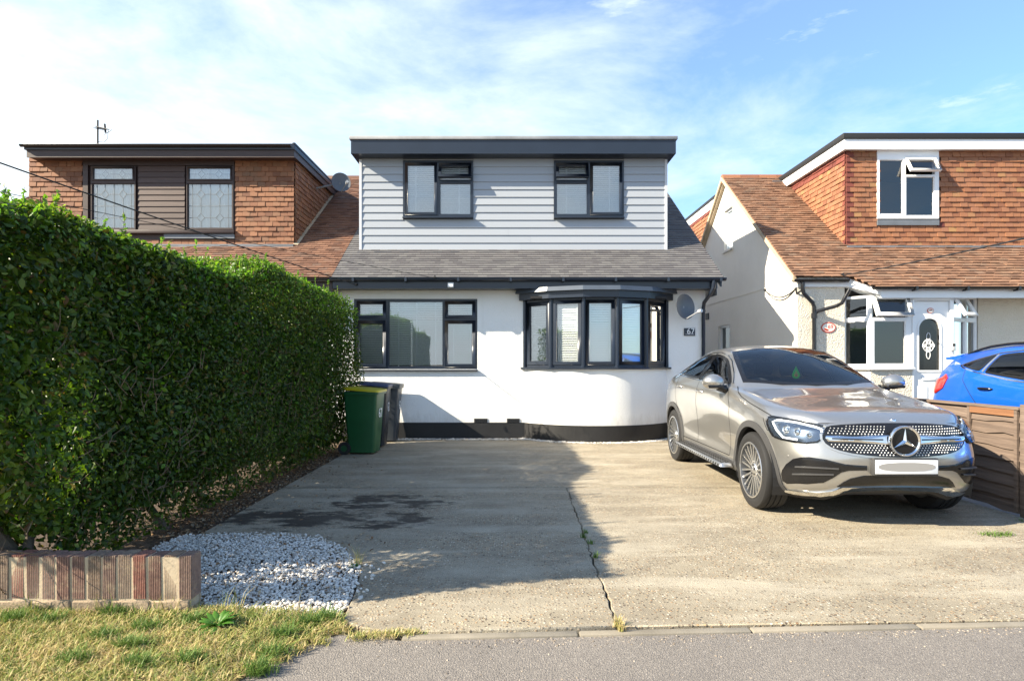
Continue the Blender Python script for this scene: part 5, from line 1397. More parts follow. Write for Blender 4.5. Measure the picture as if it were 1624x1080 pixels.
def clump(pts, n, sd): return np.concatenate([np.stack([RNG.normal(x, sd, n), RNG.normal(y, sd * 0.7, n), np.full(n, -0.004)], 1) for x, y in pts])
grass('grass_tufts', clump([G(490, 990), G(520, 983), G(450, 1010), G(60, 965), G(75, 968), G(430, 1040), G(180, 975), G(20, 985), G(410, 1065), G(300, 1050), G(230, 1000)] + [(RNG.uniform(-2.7, -1.3), RNG.uniform(2.75, 3.4)) for _ in range(7)], 260, 0.035), 0.07, M['greengrass'], 0.8)
grass('kerb_grass', clump([G(595, 1008), G(620, 1006), G(650, 1004), G(545, 1000), G(570, 1010), G(505, 1018), G(475, 1030), G(445, 1045)], 120, 0.03), 0.035, M['grass'], 1.0)
grass('crack_weeds', clump([G(930, 845), G(926, 852), G(936, 862), G(945, 884)], 34, 0.012) , 0.05, M['greengrass'], 0.7)
grass('dry_crack_tuft', clump([G(981, 992), G(985, 1000)], 60, 0.012), 0.06, M['grass'], 0.6)
grass('fence_foot_weeds', clump([(4.62, 5.25), (4.68, 5.4), (4.55, 5.1), (4.1, 4.98), (3.98, 4.97)], 90, 0.045), 0.045, M['greengrass'], 1.0)
pl_ = np.concatenate([clump([(-1.85, 3.43), (-1.3, 3.42)], 5, 0.06), clump([G(565, 895)], 30, 0.02), clump([(-1.6, 3.44), (-2.3, 3.43), (-1.95, 3.43), (-2.75, 3.43)], 24, 0.04)])
grass('tall_grass_stems', pl_, 0.15, M['grass'], 0.7, 0.0016)
# broad-leaved weed by the wall's end
def weed(x, y, n, L, label, zb=0.0):
    t = thing('weed', (x, y, zb), label, 'weed')
    for i in range(n):
        a = i * 2.4 + random.uniform(-.3, .3); e = random.uniform(0.35, 1.1); l = L * random.uniform(0.7, 1.1)
        d = Vector((math.cos(a) * math.cos(e), math.sin(a) * math.cos(e), math.sin(e))); s = Vector((-math.sin(a), math.cos(a), 0)); up = d.cross(s) * -1
        vs = []; 
        for q, w in ((0, .012), (0.3, .09), (0.6, .11), (0.85, .06), (1, .004)):
            c = Vector((x, y, zb)) + d * l * q - Vector((0, 0, 1)) * l * 0.35 * q * q
            vs += [c + s * w * l * 1.1 + up * 0.006, c, c - s * w * l * 1.1 + up * 0.006]
        fs = []
        for k in range(4):
            for j in range(2): fs.append((3 * k + j, 3 * k + j + 1, 3 * k + 4 + j, 3 * k + 3 + j))
        mb = MB(); mb.add(vs, fs); mb.build('leaf', M['weedleaf'], t, smooth=60)
M['weedleaf'] = leaf_mat('weed_leaf', [(0.0, (0.045, 0.12, 0.02)), (1.0, (0.09, 0.19, 0.035))], 0.35)
wx, wy = G(345, 995); weed(wx, wy, 30, 0.135, 'bright green broad leaved weed at the end of the brick wall', 0.012)
wx, wy = G(562, 898); weed(wx, wy, 9, 0.05, 'tiny green weed at the edge of the white gravel', 0.0)

# ------------------------------------------------------------------ timber fence on the right
FX = 4.80
FN = thing('timber_fence', (FX, 8.3, 0), 'low weathered overlap timber fence between the two drives', 'fence')
yp = [5.55, 7.45, 9.28, 11.1]
for k in range(3):
    ya, yb = yp[k] + 0.05, yp[k + 1] - 0.05
    nrow = 8; hh = 0.96 / nrow
    for i in range(nrow):
        z = 0.03 + i * hh + random.uniform(-0.008, 0.008)
        mb = MB(); ns = 9; vs = []
        for j in range(ns + 1):
            y = ya + (yb - ya) * j / ns; wv = random.uniform(-0.016, 0.016)
            vs += [(FX - 0.030, y, z + wv - 0.014), (FX - 0.008, y, z + wv - 0.014), (FX - 0.006, y, z + hh + 0.02), (FX + 0.004, y, z + hh + 0.02)]
        fs = []
        for j in range(ns):
            b = 4 * j
            fs += [(b, b + 4, b + 6, b + 2), (b + 1, b + 3, b + 7, b + 5), (b, b + 1, b + 5, b + 4), (b + 2, b + 6, b + 7, b + 3)]
        fs += [(0, 2, 3, 1), (4 * ns, 4 * ns + 1, 4 * ns + 3, 4 * ns + 2)]
        mb.add(vs, fs); mb.build('board', M['fence'], FN)
    for y in (ya + 0.02, ya + 0.60, ya + 1.20, yb - 0.05):
        mb = MB(); mb.box(FX - 0.05, FX - 0.0275, y, y + 0.035, 0.03, 0.98); mb.build('batten', M['fence'], FN)
    mb = MB(); mb.box(FX - 0.055, FX + 0.03, ya, yb, 0.985, 1.01); mb.build('capping', M['fence'], FN, bevel=0.004)
    mb = MB(); mb.box(FX - 0.048, FX - 0.0275, ya + 0.055 if k == 0 else ya, ya + 0.60 if k == 0 else yb, 0.92, 0.983); mb.build('top_rail', M['fence_new'] if k == 0 else M['fence'], FN)
for y in yp:
    mb = MB(); mb.box(FX - 0.045, FX + 0.045, y - 0.045, y + 0.045, -0.1, 1.04); o = mb.build('post', M['fencepost'] if y == yp[0] and 'fencepost' in M else M['fence'], FN, bevel=0.005)

# ------------------------------------------------------------------ wheelie bins
def bin_mats(name, c, r=0.42): return plain(name, c, r, var=0.12)
M['bin_green'] = bin_mats('green_bin_plastic', (0.012, 0.085, 0.028)); M['bin_yellow'] = bin_mats('yellow_lid_plastic', (0.52, 0.43, 0.012))
M['bin_black'] = bin_mats('black_bin_plastic', (0.018, 0.020, 0.026)); M['bin_blue'] = bin_mats('blue_lid_plastic', (0.022, 0.038, 0.12)); M['bin_grey'] = bin_mats('dark_grey_bin_plastic', (0.040, 0.047, 0.056))
M['rubber'] = plain('black_rubber', (0.014, 0.014, 0.015), 0.7)
def wheelie(x, y, rot, body, lid, label, txt='67', sc=1.0):
    """front faces local +x, handle and wheels at -x"""
    t = thing('wheelie_bin', (x, y, 0), label, 'wheelie bin', 'wheelie bins by the front wall', rot=rot if rot else 0.0001)
    d0, d1, w0, w1, zt = 0.205, 0.265, 0.185, 0.235, 0.98
    mb = MB(); n = 0
    def ring(z, d, w, r=0.045):
        pts = []
        for cx, cy, a0 in ((d - r, w - r, 0), (-d + r, w - r, 90), (-d + r, -w + r, 180), (d - r, -w + r, 270)):
            for a in (0, 30, 60, 90): pts.append((cx + r * math.cos(R(a0 + a)), cy + r * math.sin(R(a0 + a)), z))
        return pts
    rs = [ring(0.03, d0, w0), ring(0.10, d0 + 0.005, w0 + 0.004), ring(0.80, d1 - 0.006, w1 - 0.006), ring(0.90, d1, w1), ring(zt - 0.045, d1 + 0.002, w1 + 0.002), ring(zt - 0.045, d1 + 0.028, w1 + 0.028), ring(zt, d1 + 0.028, w1 + 0.028)]
    vs = [p for r_ in rs for p in r_]; m_ = 16; fs = []
    for i in range(len(rs) - 1): fs += [(i * m_ + k, i * m_ + (k + 1) % m_, (i + 1) * m_ + (k + 1) % m_, (i + 1) * m_ + k) for k in range(m_)]
    fs += [tuple(range(m_))[::-1], tuple((len(rs) - 1) * m_ + k for k in range(m_))]
    mb.add(vs, fs)
    for sy in (-1, 1):                                   # pressed ribs below the rim
        for u in (-0.14, -0.03): mb.add([(u, sy * (w1 - 0.004), 0.72), (u + 0.012, sy * (w1 - 0.004), 0.72), (u + 0.012, sy * (w1 + 0.012), 0.93), (u, sy * (w1 + 0.012), 0.93)], [(0, 1, 2, 3)])
    mb.build('body', body, t, smooth=35)
    mb = MB()
    rs = [ring(zt + 0.002, d1 + 0.035, w1 + 0.035), ring(zt + 0.035, d1 + 0.032, w1 + 0.032), ring(zt + 0.046, d1 - 0.02, w1 - 0.02), ring(zt + 0.048, d1 - 0.10, w1 - 0.09, 0.03)]
    for r_ in rs: 
        for i, p in enumerate(r_): r_[i] = (p[0], p[1], p[2] - (p[0] + d1) * 0.075 + 0.028)
    vs = [p for r_ in rs for p in r_]; fs = []
    for i in range(3): fs += [(i * m_ + k, i * m_ + (k + 1) % m_, (i + 1) * m_ + (k + 1) % m_, (i + 1) * m_ + k) for k in range(m_)]
    fs += [tuple(range(m_))[::-1], tuple(3 * m_ + k for k in range(m_))]
    mb.add(vs, fs); mb.build('lid', lid, t, smooth=35)
    mb = MB(); mb.tube([(-d1 - 0.03, -0.2, zt - 0.03), (-d1 - 0.09, -0.2, zt + 0.015), (-d1 - 0.09, 0.2, zt + 0.015), (-d1 - 0.03, 0.2, zt - 0.03)], 0.014, 8); mb.build('handle', body, t)
    for sy in (-1, 1):
        mb = MB(); mb.lathe([(0.05, -0.02), (0.095, -0.022), (0.1, -0.01), (0.1, 0.014), (0.095, 0.025), (0.05, 0.02)], (-d0 - 0.045, sy * (w0 + 0.035), 0.1), 'y', 20, close=True); wh = mb.build('wheel', M['rubber'], t, smooth=40)
        mb = MB(); mb.lathe([(0.0, -0.012), (0.05, -0.012), (0.05, 0.012), (0.0, 0.012)], (-d0 - 0.045, sy * (w0 + 0.035), 0.1), 'y', 14); mb.build('hub', body, wh)
    o = text_mesh('numerals', txt, 0.20, M['whiteplastic'], t, (d1 - 0.005 - 0.0, 0, 0.63), (R(90 - 3.5), 0, R(90)), sx=1.0)
    t.scale = (1, 1, sc)
    return t
wheelie(-2.30, 9.52, R(-4), M['bin_green'], M['bin_yellow'], 'green wheelie bin with a bright yellow lid next to the hedge')
wheelie(-2.33, 10.28, R(2), M['bin_black'], M['bin_blue'], 'black wheelie bin with a blue lid between the green and grey bins', sc=1.055)
wheelie(-2.26, 10.96, R(1), M['bin_grey'], M['bin_grey'], 'dark grey wheelie bin standing against the white wall', sc=1.03)

# ------------------------------------------------------------------ overhead wires
def overhead(a, b, ext, sag, r, label):
    a, b = Vector(a), Vector(b); far = b + (b - a) * ext
    t = thing('overhead_cable', a, label, 'cable', 'overhead cables to the houses')
    mb = MB(); mb.tube(sagline(a, far, sag, 40), r, 6); mb.build('wire', M['black'], t)
    mb = MB(); mb.tube([a + Vector((0, 0.06, 0.0)), a + Vector((0, -0.03, 0.02))], 0.022, 6); mb.build('anchor', M['black'], t)
overhead((PX(565, 10.94), 10.93, PZ(452, 10.94)), (PX(0, 6.0), 6.0, PZ(243, 6.0)), 1.3, 0.10, 0.008, 'thick black cable sweeping down from upper left to the dark fascia')
overhead((PX(690, 10.85), 10.84, PZ(441, 10.85)), (PX(0, 6.5), 6.5, PZ(287, 6.5)), 1.3, 0.12, 0.004, 'thinner lower cable from the left to the grey gutter')
overhead((PX(1335, 11.12), 11.10, PZ(437, 11.12)), (PX(1624, 6.5), 6.5, PZ(364, 6.5)), 1.3, 0.10, 0.010, 'black cable crossing the brown tiled roof of the right house')
# ------------------------------------------------------------------ cars
def pchip(xk, yk, x):
    xk, yk = np.asarray(xk, float), np.asarray(yk, float); h = np.diff(xk); d = np.diff(yk, axis=0) / (h if yk.ndim == 1 else h[:, None])
    m = np.zeros_like(yk)
    m[1:-1] = np.where(d[1:] * d[:-1] > 0, 2 * d[1:] * d[:-1] / (d[1:] + d[:-1] + 1e-12), 0); m[0], m[-1] = d[0], d[-1]
    x = np.clip(np.asarray(x, float), xk[0], xk[-1]); i = np.clip(np.searchsorted(xk, x) - 1, 0, len(xk) - 2)
    t = (x - xk[i]) / h[i]; H = h[i]
    if yk.ndim > 1: t, H = t[:, None], H[:, None]
    return yk[i] * (1 + 2 * t) * (1 - t) ** 2 + H * m[i] * t * (1 - t) ** 2 + yk[i + 1] * t * t * (3 - 2 * t) + H * m[i + 1] * t * t * (t - 1)

def offset_poly(poly, d):
    """polygon shrunk by d (any orientation)"""
    n = len(poly); A = sum(poly[i][0] * poly[(i + 1) % n][1] - poly[(i + 1) % n][0] * poly[i][1] for i in range(n)); s = 1 if A > 0 else -1
    out = []
    for i in range(n):
        p, a, b = Vector(poly[i]), Vector(poly[i - 1]), Vector(poly[(i + 1) % n])
        d1, d2 = (p - a).normalized(), (b - p).normalized()
        n1, n2 = Vector((-d1.y, d1.x)) * s, Vector((-d2.y, d2.x)) * s; m = n1 + n2
        if m.length < 1e-4: m = n1
        m.normalize(); k = d / max(0.5, m.dot(n1)); out.append(tuple(p + m * k))
    return out
def smooth_poly(poly, n=2):
    for _ in range(n):
        q = []
        for i in range(len(poly)):
            a, b = poly[i], poly[(i + 1) % len(poly)]
            q += [(a[0] * .75 + b[0] * .25, a[1] * .75 + b[1] * .25), (a[0] * .25 + b[0] * .75, a[1] * .25 + b[1] * .75)]
        poly = q
    return poly

class Car:
    def __init__(s, spec, root, paint, pose):
        s.root, s.paint = root, paint
        s.pose = pose                                    # world X, Y, yaw
        st = np.array(spec['stations'], float)           # x, y, zb, ze, insets...
        lv = np.array(spec['levels']); rows = spec['rows']; cf, cr = spec['corners']
        tk = np.concatenate([[0], np.cumsum(np.hypot(np.diff(st[:, 0]), np.diff(st[:, 1])))])
        f = lambda t: pchip(tk, st, t)
        tf = np.linspace(0, tk[cf], 200); tr = np.linspace(tk[cr], tk[-1], 200)
        S = np.concatenate([np.linspace(0, .5, 12)[:-1], np.linspace(.5, .68, 9)[:-1], np.linspace(.68, 1, 15)])
        xc, xr = st[cf, 0], st[cr, 0]
        t_front = np.interp(S * xc, f(tf)[:, 0], tf); fr = f(tr)[:, 0]; t_rear = np.interp(S * xr, fr[::-1], tr[::-1])
        ns = spec.get('nrows', 110); t_side = np.linspace(tk[cf], tk[cr], ns)
        tt = np.concatenate([t_front, t_side[1:-1], t_rear[::-1]]); C = f(tt)
        nrm = np.gradient(C[:, :2], axis=0)
        fine = f(np.linspace(0, tk[-1], 800)); ft = np.linspace(0, tk[-1], 800); g = np.gradient(fine[:, :2], ft, axis=0)
        tx, ty = np.interp(tt, ft, g[:, 0]), np.interp(tt, ft, g[:, 1]); ln = np.hypot(tx, ty); nx, ny = ty / ln, -tx / ln
        nx[0] = 0; nx[-1] = 0
        nl = 30; L = np.linspace(0, 1, nl)
        ins = np.stack([pchip(lv, C[i, 4:], L) for i in range(len(tt))])       # (cols, levels)
        PX_ = C[:, 0][:, None] - nx[:, None] * ins; PY_ = C[:, 1][:, None] - ny[:, None] * ins
        PZ_ = C[:, 2][:, None] + (C[:, 3] - C[:, 2])[:, None] * L[None]
        PX_[0] = 0; PX_[-1] = 0
        SK = np.stack([PX_, PY_, PZ_], 2)
        nf = len(S)
        edge_f, edge_s, edge_r = SK[:nf, -1], SK[nf - 1:nf - 1 + ns, -1], SK[nf - 1 + ns - 1:, -1][::-1]
        # top surface
        rk = np.array(rows, float); ye = edge_s[:, 1]
        zt, Wr, Zr, bow, bul = (np.interp(ye, rk[:, 0], rk[:, i]) if spec.get('lin') else pchip(rk[:, 0], rk[:, i], ye) for i in (1, 2, 3, 4, 5))
        TOP = np.zeros((ns, nf, 3)); sf = np.linspace(0, 1, 241); sr = 0.62
        ker = np.exp(-(np.arange(-14, 15) / spec.get('round', 6.0)) ** 2); ker /= ker.sum()
        for r in range(ns):
            We, Ze = edge_s[r, 0], edge_s[r, 2]
            q = np.clip((1 - sf) / (1 - sr), 0, 1)
            x = np.where(sf > sr, We + (Wr[r] - We) * q, Wr[r] * sf / sr)
            z = np.where(sf > sr, Ze + (Zr[r] - Ze) * q + bul[r] * np.sin(np.pi * q), Zr[r] + (zt[r] - Zr[r]) * (1 - np.clip(sf / sr, 0, 1) ** 2.2))
            x = np.where(sf > sr, x + 0.028 * np.sin(np.pi * q) * min(1, max(0, (Zr[r] - Ze) / 0.3)), x)
            xe = np.concatenate([-x[14:0:-1], x, 2 * x[-1] - x[-2:-16:-1]]); zee = np.concatenate([z[14:0:-1], z, 2 * z[-1] - z[-2:-16:-1]])
            x2, z2 = np.convolve(xe, ker, 'valid'), np.convolve(zee, ker, 'valid'); x2[-1], z2[-1], x2[0] = We, Ze, 0
            TOP[r, :, 0] = np.interp(S, sf, x2); TOP[r, :, 2] = np.interp(S, sf, z2)
            TOP[r, :, 1] = ye[r] - bow[r] * (1 - np.clip(TOP[r, :, 0] / max(We, .1), 0, 1) ** 2)
        fd = np.clip((ye - ye[0]) / 0.55, 0, 1); fd = (1 - fd) ** 2
        rd = np.clip((ye[-1] - ye) / 0.45, 0, 1); rd = (1 - rd) ** 2
        TOP[:, :, 1] += fd[:, None] * (edge_f[:, 1] - edge_f[-1, 1])[None] + rd[:, None] * (edge_r[:, 1] - edge_r[-1, 1])[None]
        for w, e in ((np.clip(1 - (ye - ye[0]) / 0.25, 0, 1) ** 3, edge_f), (np.clip(1 - (ye[-1] - ye) / 0.2, 0, 1) ** 3, edge_r)):
            TOP[:, :, 2] += w[:, None] * (e[:, 2] - (TOP[0, :, 2] if e is edge_f else TOP[-1, :, 2]))[None]
            TOP[:, :, 0] += w[:, None] * (e[:, 0] - (TOP[0, :, 0] if e is edge_f else TOP[-1, :, 0]))[None]
        V, Fc = [], []
        def grid(A, flip=False):
            b = sum(len(v) for v in V); n, m = A.shape[:2]; V.append(A.reshape(-1, 3))
            i, j = np.meshgrid(np.arange(n - 1), np.arange(m - 1), indexing='ij'); a = b + i * m + j
            q = np.stack([a, a + 1, a + m + 1, a + m], 2).reshape(-1, 4); Fc.append(q[:, ::-1] if flip else q)
        mir = np.array([-1, 1, 1])
        grid(SK, True); grid(SK * mir); grid(TOP); grid(TOP * mir, True)
        V = np.concatenate(V); Fc = np.concatenate(Fc)
        bm = bmesh.new(); me = np_mesh('body', V, Fc, paint); bm.from_mesh(me); bmesh.ops.remove_doubles(bm, verts=bm.verts, dist=2e-4)
        bmesh.ops.recalc_face_normals(bm, faces=bm.faces); bm.normal_update()
        up = max(bm.faces, key=lambda f_: f_.calc_center_median().z)
        if up.normal.z < 0:
            bmesh.ops.reverse_faces(bm, faces=bm.faces); bm.normal_update()
        bm.to_mesh(me); me.update(); s.me = me
        s.bvh = BVHTree.FromBMesh(bm); s.bm = bm
    # ---- rays
    def side(s, sg=-1): return lambda p: (Vector((3 * sg, p[0], p[1])), Vector((-sg, 0, 0)))
    def front(s): return lambda p: (Vector((p[0], -5, p[1])), Vector((0, 1, 0)))
    def rear(s): return lambda p: (Vector((p[0], 5, p[1])), Vector((0, -1, 0)))
    def top(s): return lambda p: (Vector((p[0], p[1], 4)), Vector((0, 0, -1)))
    def px(s):
        X, Y, yaw = s.pose; c, q = math.cos(-yaw), math.sin(-yaw)
        loc = lambda v: Vector((c * v[0] - q * v[1], q * v[0] + c * v[1], v[2]))
        o = loc((0 - X, 0 - Y, CAMH))
        return lambda p: (o, loc(((p[0] - VPX) / FOC, 1.0, -(p[1] - HOR) / FOC)).normalized())
    def hit(s, ray, p):
        o, d = ray(p); h = s.bvh.ray_cast(o, d)
        if h[0] is None:
            tc = (Vector((0, 0, .8)) - o).dot(d); h = min((s.bvh.find_nearest(o + d * (tc + k * 0.06)) for k in range(-50, 1)), key=lambda q: q[3])
        n = h[1]
        if n.dot(d) > 0: n = -n
        return h[0], n
    # ---- parts lying on the body
    def decal(s, name, mat, poly, ray, off=0.006, grid=0.03, holes=(), rim=0.012, parent=None, mirror=False, smooth=50, puff=0.0):
        vo, tr = tri_poly(poly, holes, grid)
        H = [s.hit(ray, p) for p in vo]
        out = []
        for sg in ((1, -1) if mirror else (1,)):
            mb = MB(); m = Vector((sg, 1, 1))
            mb.add([(h + n * off) * m for h, n in H], tr)
            for r in [poly] + list(holes):
                HH = [s.hit(ray, p) for p in r]; k = len(r)
                if rim: mb.add([(h + n * off) * m for h, n in HH] + [(h - n * rim) * m for h, n in HH], [(i, (i + 1) % k, k + (i + 1) % k, k + i) for i in range(k)])
            bmv = mb; o = mb.build(name, mat, parent or s.root)
            bm = bmesh.new(); bm.from_mesh(o.data); bmesh.ops.remove_doubles(bm, verts=bm.verts, dist=1e-5); bmesh.ops.recalc_face_normals(bm, faces=bm.faces); bm.to_mesh(o.data); bm.free(); smooth_mesh(o.data, smooth)
            out.append(o)
        return out if mirror else out[0]
    def ribbon(s, name, mat, path, ray, w, off=0.002, step=0.03, parent=None, mirror=False, px=False, h=0.0):
        """thin strip along a path on the body; w in metres"""
        pts = [Vector(p) for p in path]; q = []
        for a, b in zip(pts, pts[1:]):
            n = max(2, int((b - a).length / (step if not px else 4)))
            q += [a.lerp(b, i / n) for i in range(n)]
        q.append(pts[-1])
        H = [s.hit(ray, p) for p in q]; P = [h_ for h_, n in H]; out = []
        for sg in ((1, -1) if mirror else (1,)):
            m = Vector((sg, 1, 1)); vs = []
            for i, (p, n) in enumerate(H):
                t = (P[min(i + 1, len(P) - 1)] - P[max(i - 1, 0)]); t = t.normalized() if t.length > 1e-6 else Vector((0, 1, 0))
                b = n.cross(t).normalized() * w / 2; c = p + n * (off + h); e = p + n * (off if not h else -0.004)
                vs += [(e + b) * m, (c + b * 0.8) * m, (c - b * 0.8) * m, (e - b) * m]
            mb = MB(); mb.add(vs, [(4 * i + k, 4 * i + 4 + k, 4 * i + 5 + k, 4 * i + 1 + k) for i in range(len(H) - 1) for k in range(3)])
            out.append(mb.build(name, mat, parent or s.root, smooth=60))
        return out
    def cut(s, test):
        dead = [f for f in s.bm.faces if test(f.calc_center_median())]
        bmesh.ops.delete(s.bm, geom=dead, context='FACES')
    def finish(s):
        s.bm.to_mesh(s.me); s.bm.free(); smooth_mesh(s.me, 40)
        return link('body', s.me, s.root)

def in_p(p, poly):
    c = False; j = len(poly) - 1
    for i in range(len(poly)):
        if (poly[i][1] > p[1]) != (poly[j][1] > p[1]) and p[0] < (poly[j][0] - poly[i][0]) * (p[1] - poly[i][1]) / (poly[j][1] - poly[i][1]) + poly[i][0]: c = not c
        j = i
    return c

def car_paint(name, c, metal, rough=0.28, flake=0.0):
    t = NT(name); t.col(c); t.set(Metallic=metal, Roughness=rough, Coat_Weight=1.0, Coat_Roughness=0.015)
    if flake:
        n = t.noise(t.coord('Object'), 900, 2); b = t.new('ShaderNodeBump'); b.inputs['Strength'].default_value = flake; b.inputs['Distance'].default_value = 0.001
        t.l.new(n, b.inputs['Height']); t.l.new(b.outputs[0], t.b.inputs['Normal'])
    return t.mat
M['silver'] = car_paint('champagne_silver_paint', (0.425, 0.418, 0.402), 0.82, 0.28, 0.05)
M['blue'] = car_paint('bright_blue_paint', (0.008, 0.12, 0.62), 0.35, 0.30)
M['chrome'] = plain('chrome', (0.78, 0.79, 0.80), 0.10, 1.0)
M['satin'] = plain('satin_alloy', (0.66, 0.67, 0.68), 0.30, 0.95)
M['stud'] = plain('bright_stud', (0.80, 0.81, 0.82), 0.35, 0.3)
M['alloydark'] = plain('dark_alloy', (0.16, 0.165, 0.175), 0.35, 0.8)
M['trim'] = plain('charcoal_trim_plastic', (0.045, 0.045, 0.047), 0.5)
M['gap'] = plain('panel_gap', (0.008, 0.008, 0.008), 0.8)
M['carblack'] = plain('gloss_black_plastic', (0.008, 0.008, 0.009), 0.18)
M['tyre'] = plain('tyre_rubber', (0.012, 0.012, 0.013), 0.75, bump=(60, 0.2))
M['interior'] = plain('charcoal_cabin', (0.055, 0.056, 0.060), 0.7)
M['screen'] = glass_mat('windscreen_glass', (0.90, 0.95, 0.95), 1.5, 1.5)
M['tint'] = glass_mat('privacy_glass', (0.16, 0.18, 0.19), 1.52, 1.3)
M['lampglass'] = glass_mat('headlamp_lens', (0.96, 0.98, 1.0), 1.45, 1.2)
M['lampin'] = plain('headlamp_housing', (0.10, 0.13, 0.18), 0.18, 0.8)
M['drl'] = plain('white_light_guide', (0.86, 0.90, 0.95), 0.25)
M['redlamp'] = plain('red_lamp', (0.42, 0.012, 0.010), 0.12, coat=1.0)

def wheel(parent, x, y, r, sg, w=0.245, rimr=0.275, spokes=20, caps=True):
    z = r; o = (x, y, z); e = sg
    prof = [(rimr - 0.01, -w * 0.46), (rimr + 0.02, -w * 0.5), (r - 0.05, -w * 0.51), (r - 0.012, -w * 0.46), (r, -w * 0.38)]
    for g_ in (-0.22, -0.02, 0.18):
        prof += [(r, (g_ - 0.03) * w), (r - 0.009, (g_ - 0.022) * w), (r - 0.009, (g_ + 0.022) * w), (r, (g_ + 0.03) * w)]
    prof += [(r, w * 0.38), (r - 0.012, w * 0.46), (r - 0.05, w * 0.51), (rimr + 0.02, w * 0.5), (rimr - 0.01, w * 0.46)]
    mb = MB(); mb.lathe([(a, -h * e) for a, h in prof], o, 'x', 56); ty = mb.build('wheel', M['tyre'], parent, smooth=35)
    mb = MB(); mb.lathe([(rimr, -0.118 * -e * -1), (rimr, e * 0.118), (rimr - 0.02, e * 0.123), (rimr - 0.024, e * 0.10), (rimr - 0.035, e * 0.02), (rimr - 0.04, -e * 0.11), (rimr, -e * 0.11)][1:], o, 'x', 48); mb.build('rim', M['alloydark'], ty, smooth=40)
    mb = MB(); mb.lathe([(rimr - 0.001, e * 0.1175), (rimr - 0.003, e * 0.1235), (rimr - 0.016, e * 0.1235), (rimr - 0.018, e * 0.115)], o, 'x', 48); mb.build('rim_lip', M['satin'], ty, smooth=40)
    mb = MB()
    for k in range(spokes):
        pair = k // 2; a = (pair + (0.27 if k % 2 else -0.27)) * 2 * math.pi / (spokes / 2)
        a0 = (pair + (0.13 if k % 2 else -0.13)) * 2 * math.pi / (spokes / 2)
        def pt(rad, ang, t, ax): return (x + ax * e, y + rad * math.cos(ang) - t * math.sin(ang), z + rad * math.sin(ang) + t * math.cos(ang))
        r0, r1 = 0.055, rimr - 0.012
        vs = [pt(rad, an, t, ax) for (rad, an, w_, xo) in ((r0, a0, 0.009, 0.085), (r1, a, 0.0098, 0.110)) for ax in (xo, xo - 0.035) for t in (-w_, w_)]
        mb.add(vs, [(0, 1, 5, 4), (0, 4, 6, 2), (1, 3, 7, 5), (2, 6, 7, 3)])
    mb.build('spokes', M['satin'], ty, kind='stuff')
    mb = MB(); mb.lathe([(0.0, e * 0.098), (0.028, e * 0.098), (0.034, e * 0.094), (0.062, e * 0.092), (0.072, e * 0.08), (0.07, e * 0.02)], o, 'x', 24); mb.build('hub_cap', M['satin'], ty, smooth=40)
    mb = MB()
    for k in range(5):
        a = k * 2 * math.pi / 5 + 0.3; mb.lathe([(0.0, e * 0.0985), (0.010, e * 0.0985), (0.010, e * 0.08)], (x, y + 0.047 * math.cos(a), z + 0.047 * math.sin(a)), 'x', 8)
    mb.build('wheel_bolts', M['black'], ty, kind='stuff')
    mb = MB(); mb.lathe([(0.0, e * 0.03), (0.175, e * 0.03), (0.175, e * 0.005), (0.0, e * 0.005)], o, 'x', 32); mb.build('brake_disc', plain('brake_disc', (0.10, 0.10, 0.105), 0.4, 0.7) if 'bd' not in M else M['bd'], ty)
    return ty
M['bd'] = plain('brake_disc_steel', (0.09, 0.09, 0.095), 0.4, 0.7)
def soft_box(mb, x0, x1, y0, y1, z0, z1, lean=0.0):
    mb.hexa([(x0, y0, z0), (x1, y0, z0), (x0, y1, z0), (x1, y1, z0), (x0, y0 + lean, z1), (x1, y0 + lean, z1), (x0, y1 + lean, z1), (x1, y1 + lean, z1)])
def cabin(root, zf, dash_y, dash_z, seat_ys, zb, hw=0.70, wheel_x=-0.36, roof=1.45):
    mb = MB(); soft_box(mb, -hw, hw, dash_y, dash_y + 0.42, zf, dash_z); mb.build('dashboard', M['interior'], root, bevel=0.05, seg=3)
    for y in seat_ys:
        for x in (-0.36, 0.36):
            mb = MB(); soft_box(mb, x - 0.25, x + 0.25, y - 0.42, y + 0.12, zb - 0.18, zb); soft_box(mb, x - 0.24, x + 0.24, y, y + 0.14, zb + 0.001, zb + 0.60, 0.16); se = mb.build('seat', M['interior'], root, bevel=0.045, seg=3)
            mb = MB(); soft_box(mb, x - 0.13, x + 0.13, y + 0.19, y + 0.28, zb + 0.64, zb + 0.82, 0.03); mb.build('headrest', M['interior'], se, bevel=0.03, seg=3)
    mb = MB(); c = Vector((wheel_x, dash_y + 0.52, dash_z - 0.06))
    pts = [c + Vector((0.185 * math.cos(a), 0.07 * math.sin(a), 0.17 * math.sin(a))) for a in np.linspace(0, 2 * math.pi, 25)]
    mb.tube(pts, 0.016, 8, cap=False); mb.tube([c + Vector((-0.17, 0, 0)), c + Vector((0.17, 0, 0))], 0.02, 6); mb.tube([c, c + Vector((0, -0.2, -0.06))], 0.035, 8)
    mb.build('steering_wheel', M['interior'], root, smooth=50)
    mb = MB(); soft_box(mb, -hw - 0.1, hw + 0.1, dash_y, 2.0, zf - 0.3, zf - 0.27); mb.build('cabin_floor', M['interior'], root)
